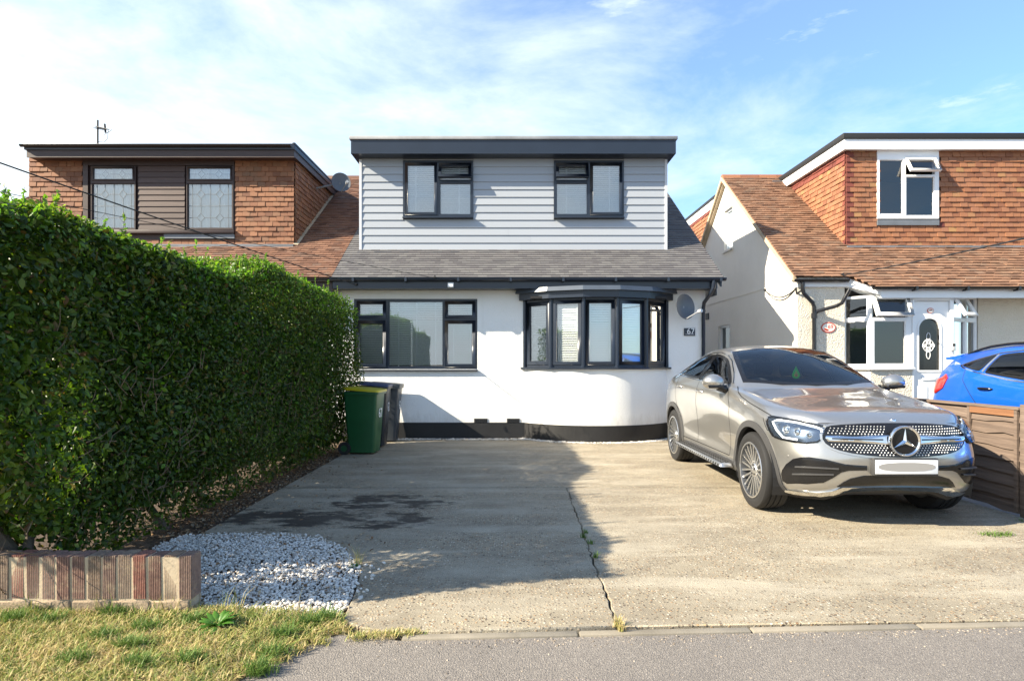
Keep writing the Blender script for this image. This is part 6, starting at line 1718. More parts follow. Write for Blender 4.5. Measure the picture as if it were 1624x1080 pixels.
def wheel_wells(root, R_, ys, hw, r):
    for y in ys:
        mb = MB()
        for sg in (-1, 1):
            a = np.linspace(-0.35, math.pi + 0.35, 22)
            vs = [(sg * (hw - 0.02), y + (r + .005) * math.cos(t), R_ + (r + .005) * math.sin(t)) for t in a] + [(sg * (hw - 0.42), y + (r + .005) * math.cos(t), R_ + (r + .005) * math.sin(t)) for t in a]
            n = len(a); mb.add(vs, [(i, i + 1, n + i + 1, n + i) for i in range(n - 1)] + [tuple(n + i for i in range(n))])
        mb.build('wheel_arch_liner', M['black'], root, kind='stuff')

# ------------------------------------------------------------------ the silver coupe-SUV
SPOSE = (3.329, 7.365, -0.008)
SC = thing('parked_car', (SPOSE[0], SPOSE[1], 0), 'champagne silver coupe SUV parked nose out on the concrete drive', 'car', 'cars parked on the drives', rot=SPOSE[2])
LV = [0, .12, .30, .50, .72, .90, 1.0]
spec = dict(levels=LV, corners=(3, 12), nrows=120, round=6.0, stations=[
    # x      y      zb    ze     insets at the levels
    (0.000, -2.335, 0.345, 0.905, .15, .05, .010, .000, .030, .055, .115),
    (0.350, -2.305, 0.325, 0.900, .15, .05, .010, .000, .030, .055, .115),
    (0.600, -2.225, 0.262, 0.895, .14, .05, .010, .000, .028, .055, .115),
    (0.770, -2.090, 0.25, 0.900, .12, .04, .008, .000, .022, .055, .115),
    (0.880, -1.880, 0.25, 0.940, .09, .03, .006, .000, .014, .050, .110),
    (0.925, -1.650, 0.30, 0.985, .06, .02, .004, .000, .010, .045, .105),
    (0.940, -1.4365, .30, 1.020, .05, .01, .000, .000, .008, .045, .105),
    (0.930, -0.95, 0.27, 1.100, .05, .012, .020, .012, .004, .040, .095),
    (0.925, -0.50, 0.27, 1.155, .05, .012, .026, .016, .000, .022, .065),
    (0.925, 0.10, 0.27, 1.180, .05, .012, .026, .016, .000, .018, .055),
    (0.930, 0.80, 0.27, 1.205, .05, .012, .022, .014, .000, .020, .060),
    (0.945, 1.4365, .30, 1.225, .05, .010, .000, .000, .004, .035, .085),
    (0.900, 2.00, 0.32, 1.200, .07, .030, .010, .000, .010, .050, .110),
    (0.740, 2.30, 0.34, 1.190, .10, .040, .010, .000, .020, .050, .080),
    (0.400, 2.40, 0.34, 1.190, .12, .050, .010, .000, .020, .050, .080),
    (0.000, 2.43, 0.34, 1.195, .12, .050, .010, .000, .020, .050, .080)],
    # edge y, centre z, roof-edge half width, roof-edge z, bow, bulge
    rows=[(-2.20, 0.930, .62, .922, .00, .004), (-1.90, 1.000, .66, .985, .00, .006), (-1.60, 1.050, .68, 1.030, .00, .008), (-1.20, 1.105, .70, 1.085, .02, .010), (-0.90, 1.142, .71, 1.125, .10, .008),
          (-0.72, 1.165, .715, 1.150, .19, .004), (-0.69, 1.178, .714, 1.166, .20, .002), (-0.45, 1.322, .680, 1.295, .19, .0), (-0.20, 1.462, .640, 1.420, .16, .0), (0.05, 1.582, .600, 1.530, .12, .0), (0.16, 1.618, .590, 1.562, .09, .0),
          (0.50, 1.655, .580, 1.600, .03, .0), (0.90, 1.640, .570, 1.580, .0, .0), (1.30, 1.565, .560, 1.505, .0, .0), (1.70, 1.440, .550, 1.385, .0, .0), (2.00, 1.315, .560, 1.275, .0, .0), (2.22, 1.225, .600, 1.205, .0, .0)])
car = Car(spec, SC, M['silver'], SPOSE)
px = car.px()
RW_, AX = 0.372, 1.4365
# glass outlines (y, z) from the side and (x, y) from above
g_front = smooth_poly([(-0.56, 1.178), (-0.52, 1.215), (-0.14, 1.43), (0.04, 1.495), (0.34, 1.535), (0.37, 1.525), (0.40, 1.22), (0.38, 1.205)], 1)
g_rear = smooth_poly([(0.46, 1.215), (0.44, 1.22), (0.43, 1.525), (0.47, 1.53), (0.85, 1.525), (1.10, 1.48), (1.13, 1.46), (1.19, 1.26), (1.16, 1.245)], 1)
g_quart = smooth_poly([(1.245, 1.262), (1.235, 1.28), (1.185, 1.44), (1.22, 1.435), (1.42, 1.36), (1.58, 1.285), (1.56, 1.272)], 1)
g_screen = [(-0.715, -0.665), (-0.35, -0.835), (0, -0.885), (0.35, -0.835), (0.715, -0.665), (0.63, -0.18), (0.57, 0.075), (0.30, 0.035), (0, 0.02), (-0.30, 0.035), (-0.57, 0.075), (-0.63, -0.18)]
g_back = smooth_poly([(-0.50, 1.33), (0.50, 1.33), (0.56, 2.05), (-0.56, 2.05)], 1)
holes_side = [offset_poly(p, 0.022) for p in (g_front, g_rear, g_quart)]; hs, hb = offset_poly(g_screen, 0.035), offset_poly(g_back, 0.03)
dark = M['carblack']
for nm, poly, ray, mt, fr, mir in (('windscreen', g_screen, car.top(), M['screen'], 0.05, False), ('rear_screen', g_back, car.top(), M['tint'], 0.05, False),
                              ('door_glass', g_front, car.side(), M['screen'], 0.028, True), ('door_glass', g_rear, car.side(), M['tint'], 0.028, True), ('quarter_glass', g_quart, car.side(), M['tint'], 0.028, True)):
    g_ = car.decal(nm, mt, poly, ray, 0.0055, 0.045, rim=0, mirror=mir, smooth=60)
    f_ = car.decal('glass_border', dark, poly, ray, 0.008, 0.045, holes=[offset_poly(poly, fr)], rim=0.01, mirror=mir, parent=None)
    for a, b in zip(g_ if mir else [g_], f_ if mir else [f_]): b.parent = a; b.location = b.location - a.location
# bright trim round the side glass, door gaps, bonnet gap
outl = [(-0.55, 1.17), (-0.30, 1.185), (0.4, 1.198), (1.1, 1.232), (1.56, 1.262), (1.62, 1.28), (1.45, 1.362), (1.2, 1.455), (0.95, 1.522), (0.6, 1.55), (0.3, 1.552), (0.03, 1.513), (-0.16, 1.445), (-0.40, 1.312), (-0.58, 1.195)]
car.ribbon('window_trim', M['chrome'], outl, car.side(), 0.016, 0.002, mirror=True, h=0.006)
car.ribbon('door_pillar', dark, [(0.42, 1.20), (0.40, 1.54)], car.side(), 0.075, 0.004, mirror=True)
car.ribbon('door_gap', M['gap'], [(-0.80, 0.42), (-0.83, 0.62), (-0.80, 0.95), (-0.66, 1.10), (-0.58, 1.14)], car.side(), 0.009, 0.0012, mirror=True)
car.ribbon('door_gap', M['gap'], [(0.40, 1.19), (0.38, 0.9), (0.34, 0.42)], car.side(), 0.009, 0.0012, mirror=True)
car.ribbon('door_gap', M['gap'], [(1.33, 1.24), (1.34, 1.05), (1.26, 0.86), (1.06, 0.68), (0.98, 0.52), (0.96, 0.42)], car.side(), 0.009, 0.0012, mirror=True)
car.ribbon('sill_gap', M['gap'], [(-0.80, 0.415), (0.96, 0.415)], car.side(), 0.009, 0.0012, mirror=True)
car.ribbon('bonnet_gap', M['gap'], [(1227, 661.5), (1212, 652.5), (1190, 639.5), (1176, 629), (1171, 622), (1170, 613)], px, 0.010, 0.004, mirror=True, px=True)
car.ribbon('bonnet_gap', M['gap'], [(-0.60, .895), (-0.3, .912), (0, .918), (0.3, .912), (0.60, .895)], car.front(), 0.009, 0.0014)
car.ribbon('bumper_gap', M['gap'], [(-1.63, 0.90), (-1.74, 0.80), (-1.92, 0.78)], car.side(), 0.008, 0.0012, mirror=True)
# arches and lower cladding
ring_o = lambda yc, r, a0=-0.22, n=26: [(yc + r * math.cos(a), RW_ + r * math.sin(a)) for a in np.linspace(a0, math.pi - a0, n)]
for yc in (-AX, AX):
    outer, inner = ring_o(yc, 0.487), ring_o(yc, 0.425)
    car.decal('wheel_arch_trim', M['trim'], outer + inner[::-1], car.side(), 0.012, 0.04, rim=0.03, mirror=True)
car.decal('sill_cladding', M['trim'], [(-0.93, 0.275), (0.93, 0.275), (0.93, 0.375), (-0.93, 0.375)], car.side(), 0.008, 0.12, mirror=True)
for sg in (-1, 1):
    mb = MB(); x = sg * 0.985; mb.hexa([(x - 0.075, -0.92, 0.305), (x + 0.075, -0.92, 0.305), (x - 0.075, 0.92, 0.305), (x + 0.075, 0.92, 0.305), (x - 0.06, -0.90, 0.348), (x + 0.06, -0.90, 0.348), (x - 0.06, 0.90, 0.348), (x + 0.06, 0.90, 0.348)]); rb = mb.build('running_board', M['satin'], SC, bevel=0.012)
    mb = MB()
    for k in range(23):
        y = -0.86 + k * 0.078
        for dx in (-0.028, 0.022): mb.box(x + dx - 0.018, x + dx + 0.018, y, y + 0.030, 0.3485, 0.3535)
        mb.hexa([(x + sg * 0.0705, y, 0.315), (x + sg * 0.0765, y, 0.315), (x + sg * 0.0705, y + 0.03, 0.315), (x + sg * 0.0765, y + 0.03, 0.315), (x + sg * 0.066, y, 0.335), (x + sg * 0.072, y, 0.335), (x + sg * 0.066, y + 0.03, 0.335), (x + sg * 0.072, y + 0.03, 0.335)])
    mb.build('rubber_studs', M['rubber'], rb, kind='stuff')
# grille
grille = smooth_poly([(-.50, .884), (-.25, .902), (0, .906), (.25, .902), (.50, .884), (.578, .858), (.612, .785), (.58, .715), (.47, .668), (.25, .640), (0, .632), (-.25, .640), (-.47, .668), (-.58, .715), (-.612, .785), (-.578, .858)], 1)
rim_ = offset_poly(grille, -0.016)
car.decal('grille_surround', M['silver'], rim_, car.front(), 0.010, 0.03, holes=[grille], rim=0.015)
gr = car.decal('grille', M['carblack'], grille, car.front(), 0.006, 0.025, rim=0.01)
mb = MB(); row = 0; z = 0.652
while z < 0.90:
    x = -0.60 + (0.0135 if row % 2 else 0)
    while x < 0.6:
        if in_p((x, z), offset_poly(grille, 0.012)) and not (abs(z - 0.772) < 0.044 and abs(x) > 0.10) and math.hypot(x, z - 0.772) > 0.142:
            h, n = car.hit(car.front(), (x, z)); c = h + n * 0.0065
            mb.add([c + Vector((-.0078, 0, 0)), c + Vector((0, 0, -.0072)), c + Vector((.0078, 0, 0)), c + Vector((0, 0, .0072)), c + n * 0.007], [(0, 1, 4), (1, 2, 4), (2, 3, 4), (3, 0, 4)])
        x += 0.027
    z += 0.0188; row += 1
mb.build('grille_studs', M['stud'], gr, kind='stuff')
for sg in (-1, 1):
    bar = [(sg * 0.11, 0.812), (sg * 0.58, 0.796), (sg * 0.585, 0.778), (sg * 0.57, 0.752), (sg * 0.11, 0.736)]
    b_ = car.decal('grille_bar', M['chrome'], bar, car.front(), 0.024, 0.02, rim=0.02, parent=gr)
    car.ribbon('bar_slot', M['carblack'], [(sg * 0.16, 0.776), (sg * 0.54, 0.776)], car.front(), 0.012, 0.0262, parent=gr)
h, n = car.hit(car.front(), (0, 0.772)); c = Vector((0, h.y - 0.042, 0.772)); tilt = Matrix.Rotation(R(-4), 4, 'X')
em = MB(); em.lathe([(0.128, 0.020), (0.131, -0.004), (0.125, -0.014), (0.117, -0.014), (0.108, -0.004), (0.108, 0.006)], tuple(c), 'y', 48); st_ = em.build('badge', M['chrome'], SC, smooth=40)
em = MB(); em.lathe([(0.0, 0.0), (0.06, 0.0005), (0.1085, 0.004)], tuple(c), 'y', 40); em.build('badge_disc', M['carblack'], st_, smooth=40)
em = MB()                                                 # three-pointed star, ridged
tips = [math.pi / 2 + k * 2 * math.pi / 3 for k in range(3)]
pts = []
for k in range(3):
    a = tips[k]; pts += [(0.110 * math.cos(a), 0.110 * math.sin(a)), (0.021 * math.cos(a + math.pi / 3), 0.021 * math.sin(a + math.pi / 3))]
vs = [c + Vector((u, -0.004, v)) for u, v in pts] + [c + Vector((0, -0.022, 0))]; em.add(vs, [(i, (i + 1) % 6, 6) for i in range(6)]); em.build('star', M['chrome'], st_)
h, n = car.hit(car.top(), (0, -2.17)); mb = MB(); mb.lathe([(0.0, 0.006), (0.026, 0.006), (0.029, 0.002), (0.029, -0.01)], tuple(h), 'z', 20); bb = mb.build('bonnet_badge', M['chrome'], SC, smooth=40)
mb = MB(); mb.lathe([(0.0, 0.0075), (0.021, 0.0065), (0.021, 0.0)], tuple(h), 'z', 18); mb.build('badge_disc', plain('navy_enamel', (0.01, 0.02, 0.06), 0.2), bb)
# headlamps, traced on the near side and mirrored
hl = [(1217.6, 666.9), (1219.9, 662.7), (1227.8, 661.8), (1257.4, 666.9), (1283.3, 672), (1310.2, 678), (1308.3, 686.3), (1302.8, 696.5), (1296.3, 701), (1278.7, 703), (1260.2, 701), (1238.9, 696.5), (1228.7, 692.8), (1223, 684.4), (1219, 675)]
lamps = car.decal('headlight', M['carblack'], offset_poly(hl, -1.1), px, 0.006, 2.6, mirror=True, rim=0.01)
inner_ = car.decal('reflector', M['lampin'], offset_poly(hl, 1.6), px, 0.009, 2.6, mirror=True, rim=0.002)
drlp = [(1266, 697.6), (1243.5, 693.6), (1233.5, 682.5), (1227, 669.5), (1235, 667), (1265, 671.6), (1292.5, 678), (1302.5, 681.8), (1303.5, 686.5)]
d1 = car.ribbon('light_guide', M['drl'], drlp, px, 0.020, 0.0115, mirror=True, px=True, h=0.004)
parts = [inner_, d1]
for (u, v, r_) in ((1247.5, 681.5, 0.032), (1265, 684.5, 0.030), (1284, 690, 0.024)):
    h, n = car.hit(px, (u, v))
    ls = []
    for sg in (1, -1):
        mb = MB(); q = n.to_track_quat('Z', 'Y').to_matrix(); rings = []
        for k, (rr_, hh) in enumerate(((r_ * 1.25, 0.008), (r_ * 1.15, 0.012), (r_ * 1.0, 0.009), (r_ * 0.9, 0.014), (r_ * 0.6, 0.021), (0.001, 0.024))):
            rings += [((h + q @ Vector((rr_ * math.cos(a), rr_ * math.sin(a), hh))) * Vector((sg, 1, 1))) for a in np.linspace(0, 2 * math.pi, 21)[:-1]]
        mb.add(rings, [(i * 20 + k, i * 20 + (k + 1) % 20, (i + 1) * 20 + (k + 1) % 20, (i + 1) * 20 + k) for i in range(5) for k in range(20)])
        ls.append(mb.build('projector', M['chrome'], SC, smooth=40))
    parts.append(ls)
lens = car.decal('lens', M['lampglass'], offset_poly(hl, 0.2), px, 0.030, 2.6, mirror=True, rim=0.026); parts.append(lens)
for pr in parts:
    for a, b in zip(lamps, pr): b.parent = a; b.location = b.location - a.location
# bumper: intakes, plate, skid strip
side_in = [(1239.4, 751), (1241, 745), (1247, 736), (1258, 727.5), (1270, 725), (1284, 724.6), (1311, 728.6), (1340, 736), (1375, 738.5), (1375, 745.5), (1346, 746), (1334, 749), (1322, 757), (1306, 765), (1280, 767), (1248, 766.5), (1241.5, 762)]
si = car.decal('side_intake', M['carblack'], side_in, px, 0.006, 2.6, mirror=True, rim=0.012)
for path in ([(1262, 739.8), (1285, 740.5), (1330, 743)], [(1258, 751.2), (1285, 751.5), (1322, 752)]):
    rr2 = car.ribbon('intake_blade', M['trim'], path, px, 0.014, 0.007, mirror=True, px=True, h=0.012)
    for a, b in zip(si, rr2): b.parent = a; b.location = b.location - a.location
mid_l = [(1327, 771.5), (1338, 764), (1349, 758.5), (1370, 754), (1432, 753), (1432, 771), (1350, 772.5)]
mi = car.decal('lower_intake', M['carblack'], mid_l, px, 0.006, 2.6, mirror=True, rim=0.012)
ch = [(1238, 774.5), (1262, 777), (1300, 779), (1318, 777), (1336, 771.5), (1352, 771), (1400, 770), (1433, 770), (1433, 775.5), (1352, 777), (1340, 778.5), (1322, 785.5), (1300, 787.5), (1262, 784), (1240, 779)]
car.decal('skid_trim', M['chrome'], ch, px, 0.014, 2.6, mirror=True, rim=0.012)
M['valance'] = M['black']
mb = MB(); lp_ = [(x, y, z) for x, y, z in ((0, -2.20, .35), (.35, -2.17, .345), (.55, -2.10, .27), (.70, -1.98, .26), (.78, -1.86, .26))]; lp_ = [(-x, y, z) for x, y, z in lp_[:0:-1]] + lp_
nl_ = len(lp_); mb.add([(x, y, z) for x, y, z in lp_] + [(x * .98, y + 0.03, max(0.19, z - 0.05)) for x, y, z in lp_] + [(x * .9, y + 0.25, max(0.19, z - 0.05)) for x, y, z in lp_], [(k, k + 1, nl_ + k + 1, nl_ + k) for k in range(nl_ - 1)] + [(nl_ + k, nl_ + k + 1, 2 * nl_ + k + 1, 2 * nl_ + k) for k in range(nl_ - 1)]); mb.build('lower_valance', M['black'], SC, smooth=40)
h, n = car.hit(car.front(), (0, 0.56)); yp_ = h.y - 0.028
mb = MB(); mb.box(-0.268, 0.268, yp_ + 0.001, yp_ + 0.05, 0.485, 0.632); mb.build('plate_holder', M['trim'], SC, bevel=0.006)
mb = MB(); mb.box(-0.26, 0.26, yp_ - 0.006, yp_, 0.502, 0.618); pl2 = mb.build('number_plate', M['whiteplastic'], SC, bevel=0.003)
mb = MB(); mb.prism(smooth_poly([(-0.235, 0.525), (0.235, 0.525), (0.235, 0.598), (-0.235, 0.598)], 2), 'y', yp_ - 0.0085, yp_ - 0.0065); mb.build('blank_panel', plain('plain_grey_panel', (0.27, 0.262, 0.255), 0.6), pl2)
for (u, v) in ((1249, 723), ):
    h, n = car.hit(px, (u, v))
    for sg in (1, -1): mb = MB(); m = Vector((sg, 1, 1)); mb.tube([(h - n * 0.004) * m, (h + n * 0.004) * m], 0.011, 12); mb.build('parking_sensor', M['silver'], SC)
# mirrors and handles
for sg in (-1, 1):
    c = Vector((sg * 1.015, -0.565, 1.215)); mb = MB(); vs = []; n1, n2 = 9, 16
    for i in range(n1):
        a = math.pi * i / (n1 - 1)
        for k in range(n2):
            b = 2 * math.pi * k / n2; x_, y_, z_ = math.sin(a) * math.cos(b), -math.cos(a), math.sin(a) * math.sin(b)
            vs.append(c + Vector((x_ * 0.125 * (1 - 0.12 * z_), (y_ * 0.10 if y_ < 0 else y_ * 0.045), z_ * 0.088)))
    mb.add(vs, [(i * n2 + k, i * n2 + (k + 1) % n2, (i + 1) * n2 + (k + 1) % n2, (i + 1) * n2 + k) for i in range(n1 - 1) for k in range(n2)]); mo = mb.build('door_mirror', M['silver'], SC, smooth=60)
    mb = MB(); mb.tube([c + Vector((-sg * 0.05, 0.01, -0.07)), Vector((sg * 0.87, -0.56, 1.13))], [0.035, 0.05], 10); mb.tube([c + Vector((-sg * .09, -0.085, -0.055)), c + Vector((sg * .08, -0.080, -0.055))], 0.016, 8); mb.build('mirror_stalk', dark, mo, smooth=50)
    mb = MB(); mb.prism([(c.x + 0.105 * math.cos(a), c.z + 0.070 * math.sin(a)) for a in np.linspace(0, 6.28, 20)[:-1]], 'y', c.y + 0.036, c.y + 0.048); mb.build('mirror_glass', M['chrome'], mo)
    for y0 in (0.12, 1.02):
        z0 = 1.065 + 0.03 * (y0 > 1); pts = []
        for q in np.linspace(0, 1, 9):
            h, n = car.hit(car.side(sg), (y0 + 0.20 * q, z0)); pts.append(h + n * (0.004 + 0.034 * math.sin(math.pi * q) ** 0.5))
        mb = MB(); mb.tube(pts, [0.008] + [0.0135] * 7 + [0.008], 8); mb.build('door_handle', M['silver'], SC, smooth=60)
# cuts: glass, wheel arches, then the body itself
def dead(c_):
    if abs(c_.x) > 0.45 and c_.z < 1.0:
        for yc in (-AX, AX):
            if math.hypot(c_.y - yc, c_.z - RW_) < 0.452: return True
    if abs(c_.x) > 0.45 and c_.z > 1.1 and any(in_p((c_.y, c_.z), p) for p in holes_side): return True
    if c_.z > 1.1 and (in_p((c_.x, c_.y), hs) or in_p((c_.x, c_.y), hb)): return True
    return False
car.cut(dead); car.finish()
wheel_wells(SC, RW_, (-AX, AX), 0.93, 0.45)
for y in (-AX, AX):
    for sg in (-1, 1): wheel(SC, sg * 0.815, y, RW_, sg)
mb = MB(); mb.box(-0.62, 0.62, -1.95, 2.15, 0.24, 0.30); mb.box(-0.40, 0.40, -2.0, 2.15, 0.301, 0.5); mb.build('underbody', M['black'], SC)
cabin(SC, 0.70, -0.80, 1.125, (0.30, 1.15), 0.62)
mb = MB(); mb.box(-0.05, 0.05, -0.20, -0.17, 1.43, 1.475); mb.tube([(0, -0.185, 1.47), (0, -0.12, 1.50)], 0.01, 6); mb.build('rear_view_mirror', dark, SC, bevel=0.008)
mb = MB()
h, n = car.hit(car.top(), (0.26, -0.16)); u = Vector((1, 0, 0)); v = n.cross(u).normalized(); h = h - n * 0.006
mb.add([h - u * .055 - v * .03, h + u * .055 - v * .03, h + u * .055 + v * .03, h - u * .055 + v * .03], [(0, 1, 2, 3)]); mb.build('screen_sticker', plain('pale_sticker', (0.30, 0.42, 0.42), 0.6), SC)
# taillights (seen only from the side or behind)
car2 = car
# air freshener hanging inside the windscreen
wpt = lambda p: (SPOSE[0] + p[0], SPOSE[1] + p[1], p[2])
ax_, ay_, az_ = -0.015, -0.42, 1.29
t = thing('air_freshener', wpt((ax_, ay_, az_ - 0.06)), 'bright green drop shaped air freshener hanging inside the silver car windscreen', 'air freshener')
drop = [(0.052 * math.sin(a) * (1 if math.cos(a) < 0.2 else (1 - (math.cos(a) - 0.2) / 0.8) ** 0.9), -0.045 * math.cos(a) if math.cos(a) > 0.2 and False else 0) for a in np.linspace(0, 2 * math.pi, 2)]
dp = []
for a in np.linspace(0, 2 * math.pi, 33)[:-1]:
    cz_ = math.cos(a); rr_ = 0.046 * math.sin(a) * (1 - max(0, cz_)) ** 0.75; dp.append((rr_, 0.10 * cz_ if cz_ > 0 else 0.046 * cz_))
cx_, cy_, cz0 = wpt((ax_, ay_, az_))
M['lime'] = plain('lime_green_plastic', (0.06, 0.95, 0.0), 0.35); M['limeyellow'] = plain('yellow_gel', (0.75, 0.75, 0.02), 0.35); M['orangegel'] = plain('orange_gel', (0.85, 0.30, 0.02), 0.35)
mb = MB(); mb.prism([(cx_ + u, cz0 + v) for u, v in dp], 'y', cy_ - 0.004, cy_ + 0.004); mb.build('case', M['lime'], t)
mb = MB(); mb.prism([(cx_ + u * 0.55, cz0 + v * 0.55 - 0.004) for u, v in dp], 'y', cy_ - 0.006, cy_ - 0.0045); mb.build('gel', M['limeyellow'], t)
mb = MB(); mb.prism([(cx_ + .014 * math.cos(a), cz0 - 0.006 + .014 * math.sin(a)) for a in np.linspace(0, 6.28, 14)[:-1]], 'y', cy_ - 0.0075, cy_ - 0.0062); mb.build('centre_spot', M['orangegel'], t)
mb = MB(); mb.tube([(cx_, cy_, cz0 + 0.098), wpt((0, -0.185, 1.44))], 0.002, 4); mb.build('cord', M['black'], t)

# ------------------------------------------------------------------ the blue car beyond the fence
BPOSE = (6.80, 6.46, 0.0001)
BC = thing('parked_car', (BPOSE[0], BPOSE[1], 0), 'bright blue estate SUV with roof rails behind the timber fence', 'car', 'cars parked on the drives', rot=BPOSE[2])
spec = dict(levels=LV, corners=(3, 12), nrows=100, round=6.0, stations=[
    (0.000, -2.26, 0.26, 0.98, .12, .05, .010, .000, .020, .050, .10), (0.350, -2.23, 0.26, 0.98, .12, .05, .010, .000, .020, .050, .10), (0.600, -2.15, 0.26, 0.98, .12, .05, .010, .000, .02, .05, .10),
    (0.770, -2.00, 0.26, 0.99, .12, .04, .008, .000, .020, .05, .10), (0.880, -1.75, 0.28, 1.02, .08, .03, .006, .000, .01, .05, .10), (0.915, -1.55, 0.30, 1.05, .06, .02, .004, .0, .01, .045, .10),
    (0.925, -1.345, .30, 1.07, .05, .01, .0, .0, .008, .045, .10), (0.920, -0.9, .26, 1.11, .05, .012, .02, .012, .004, .04, .09), (0.915, -0.4, .26, 1.15, .05, .012, .026, .016, .0, .022, .065),
    (0.915, 0.3, .26, 1.18, .05, .012, .026, .020, .0, .018, .055), (0.920, 0.9, .26, 1.245, .05, .012, .022, .018, .0, .02, .06), (0.930, 1.35, .30, 1.31, .05, .01, .0, .0, .012, .035, .08),
    (0.860, 1.95, .32, 1.33, .06, .03, .01, .0, .03, .08, .13), (0.700, 2.16, .34, 1.28, .08, .04, .01, .0, .03, .08, .12), (0.400, 2.24, .34, 1.26, .1, .05, .01, .0, .03, .08, .12), (0.0, 2.26, .34, 1.26, .1, .05, .01, .0, .03, .08, .12)],
    rows=[(-2.05, 1.01, .62, 1.0, 0, .004), (-1.7, 1.08, .66, 1.06, 0, .006), (-1.2, 1.13, .70, 1.115, .02, .01), (-0.9, 1.16, .71, 1.145, .08, .004), (-0.80, 1.19, .71, 1.17, .12, 0), (-0.3, 1.48, .65, 1.44, .12, 0), (0.0, 1.62, .61, 1.57, .08, 0), (0.3, 1.68, .60, 1.615, .03, 0),
          (0.9, 1.69, .60, 1.62, 0, 0), (1.4, 1.655, .585, 1.585, 0, 0), (1.75, 1.60, .565, 1.53, 0, 0), (1.93, 1.54, .55, 1.48, 0, 0), (2.06, 1.36, .57, 1.34, 0, 0)])
car = Car(spec, BC, M['blue'], BPOSE)
AX2, RB = 1.345, 0.35
b_front = smooth_poly([(-0.45, 1.19), (-0.10, 1.44), (0.02, 1.50), (0.22, 1.545), (0.24, 1.20)], 1)
b_rear = smooth_poly([(0.31, 1.205), (0.29, 1.55), (0.34, 1.558), (0.70, 1.555), (0.98, 1.53), (1.00, 1.50), (1.07, 1.315), (1.03, 1.29)], 1)
b_quart = smooth_poly([(1.14, 1.325), (1.07, 1.49), (1.06, 1.525), (1.12, 1.515), (1.48, 1.40), (1.50, 1.385), (1.46, 1.375), (1.22, 1.325)], 1)
b_screen = [(-0.68, -0.76), (0, -0.90), (0.68, -0.76), (0.56, -0.03), (0, -0.08), (-0.56, -0.03)]
b_back = smooth_poly([(-0.5, 1.93), (0.5, 1.93), (0.5, 2.10), (-0.5, 2.10)], 1)
bh_ = [offset_poly(p, 0.02) for p in (b_front, b_rear, b_quart)]; bs_, bb_ = offset_poly(b_screen, 0.03), offset_poly(b_back, 0.02)
for nm, poly, ray, mt, fr, mir in (('windscreen', b_screen, car.top(), M['screen'], 0.05, False), ('rear_screen', b_back, car.top(), M['tint'], 0.03, False),
                              ('door_glass', b_front, car.side(), M['screen'], 0.026, True), ('door_glass', b_rear, car.side(), M['tint'], 0.026, True), ('quarter_glass', b_quart, car.side(), M['tint'], 0.026, True)):
    g_ = car.decal(nm, mt, poly, ray, 0.0055, 0.045, rim=0, mirror=mir, smooth=60)
    f_ = car.decal('glass_border', dark, poly, ray, 0.008, 0.045, holes=[offset_poly(poly, fr)], rim=0.01, mirror=mir)
    for a, b in zip(g_ if mir else [g_], f_ if mir else [f_]): b.parent = a; b.location = b.location - a.location
car.ribbon('window_trim', M['chrome'], [(1.55, 1.39), (1.46, 1.358), (1.18, 1.302), (0.7, 1.225), (0.3, 1.185), (-0.5, 1.165)], car.side(), 0.02, 0.002, mirror=True, h=0.006)
car.ribbon('window_trim', M['trim'], [(1.55, 1.39), (1.30, 1.475), (1.02, 1.548), (0.7, 1.578), (0.3, 1.575)], car.side(), 0.018, 0.002, mirror=True, h=0.006)
car.ribbon('door_pillar', M['trim'], [(0.275, 1.19), (0.26, 1.56)], car.side(), 0.07, 0.004, mirror=True)
car.ribbon('pillar_trim', M['satin'], [(1.105, 1.315), (1.03, 1.53)], car.side(), 0.035, 0.006, mirror=True)
car.ribbon('door_gap', M['gap'], [(1.40, 1.345), (1.36, 1.20), (1.20, 1.02), (1.05, 0.85), (0.95, 0.6)], car.side(), 0.009, 0.0012, mirror=True)
car.ribbon('door_gap', M['gap'], [(0.27, 1.18), (0.26, 0.5)], car.side(), 0.009, 0.0012, mirror=True)
for sg in (-1, 1):
    pts = []
    for q in np.linspace(0, 1, 9):
        h, n = car.hit(car.side(sg), (0.86 + 0.22 * q, 1.105)); pts.append(h + n * (0.003 + 0.032 * math.sin(math.pi * q) ** 0.5))
    mb = MB(); mb.tube(pts, [0.008] + [0.015] * 7 + [0.008], 8); mb.build('door_handle', M['carblack'], BC, smooth=60)
    mb = MB(); pts = []
    for q in np.linspace(0, 1, 15):
        y = -0.05 + 1.75 * q; h, n = car.hit(car.top(), (sg * 0.555, y)); pts.append(h + Vector((0, 0, 0.035 * min(1, 6 * q * (1 - q)))))
    mb.tube(pts, 0.017, 8); mb.build('roof_rail', M['carblack'], BC, smooth=50)
lampp = [(2.14, 0.99), (2.19, 1.05), (2.18, 1.18), (2.06, 1.25), (1.76, 1.27), (1.70, 1.22), (1.76, 1.08), (1.93, 1.00)]
car.decal('tail_light', M['redlamp'], lampp, car.side(), 0.014, 0.06, mirror=True, rim=0.02)
mb = MB(); h, n = car.hit(car.top(), (0, 1.86)); zs = h.z
vs = []
for x in np.linspace(-0.60, 0.60, 13):
    dz = -0.07 * (abs(x) / 0.6) ** 2.2; dy_ = -0.06 * (abs(x) / 0.6) ** 2
    vs += [(x, 1.84 + dy_, zs + 0.012 + dz), (x, 2.13 + dy_, zs - 0.02 + dz), (x, 2.12 + dy_, zs - 0.05 + dz), (x, 1.86 + dy_, zs - 0.06 + dz)]
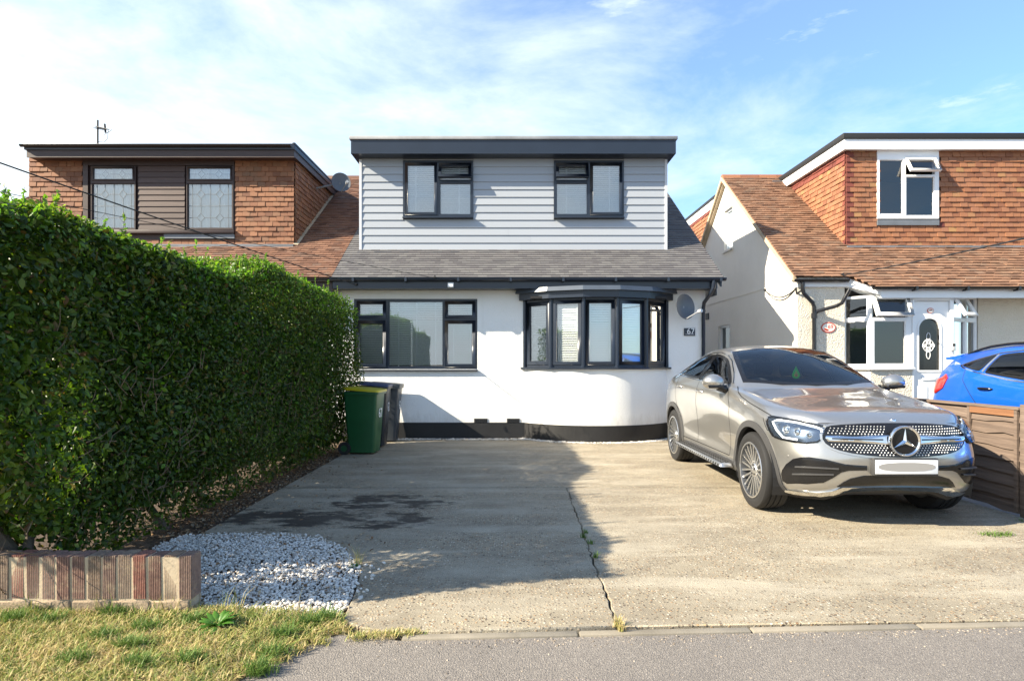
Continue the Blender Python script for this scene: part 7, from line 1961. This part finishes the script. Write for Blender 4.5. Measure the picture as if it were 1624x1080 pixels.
mb.add(vs, [(4 * i + k, 4 * i + (k + 1) % 4, 4 * i + 4 + (k + 1) % 4, 4 * i + 4 + k) for i in range(12) for k in range(4)] + [(0, 1, 2, 3), (48, 51, 50, 49)]); mb.build('spoiler', M['blue'], BC, smooth=40)
ringb = lambda yc, r: [(yc + r * math.cos(a), RB + r * math.sin(a)) for a in np.linspace(-0.2, math.pi + 0.2, 24)]
for yc in (-AX2, AX2): car.decal('wheel_arch_trim', M['trim'], ringb(yc, 0.46) + ringb(yc, 0.40)[::-1], car.side(), 0.01, 0.09, rim=0.03, mirror=True)
car.decal('headlight', M['lampin'], [(-1.98, 0.90), (-1.72, 0.98), (-1.70, 0.90), (-1.9, 0.82)], car.side(), 0.006, 0.06, mirror=True)
car.decal('grille', M['carblack'], [(-0.5, 0.62), (0.5, 0.62), (0.55, 0.85), (-0.55, 0.85)], car.front(), 0.006, 0.08)
for sg in (-1, 1):
    c = Vector((sg * 1.0, -0.50, 1.20)); mb = MB(); soft_box(mb, c.x - 0.10, c.x + 0.10, c.y - 0.07, c.y + 0.05, c.z - 0.08, c.z + 0.08); mo = mb.build('door_mirror', M['blue'], BC, bevel=0.045, seg=3)
    mb = MB(); mb.tube([c + Vector((-sg * 0.06, 0, -0.05)), Vector((sg * 0.86, -0.5, 1.14))], 0.035, 8); mb.build('mirror_stalk', dark, mo)
def dead2(c_):
    if abs(c_.x) > 0.45 and c_.z < 1.0 and any(math.hypot(c_.y - yc, c_.z - RB) < 0.428 for yc in (-AX2, AX2)): return True
    if abs(c_.x) > 0.45 and c_.z > 1.1 and any(in_p((c_.y, c_.z), p) for p in bh_): return True
    return c_.z > 1.1 and (in_p((c_.x, c_.y), bs_) or in_p((c_.x, c_.y), bb_))
car.cut(dead2); car.finish()
wheel_wells(BC, RB, (-AX2, AX2), 0.92, 0.425)
for y in (-AX2, AX2):
    for sg in (-1, 1): wheel(BC, sg * 0.80, y, RB, sg, 0.235, 0.24, 10)
mb = MB(); mb.box(-0.80, 0.80, -2.0, 2.0, 0.22, 0.30); mb.build('underbody', M['black'], BC)
cabin(BC, 0.70, -0.78, 1.10, (0.25, 1.05), 0.78)
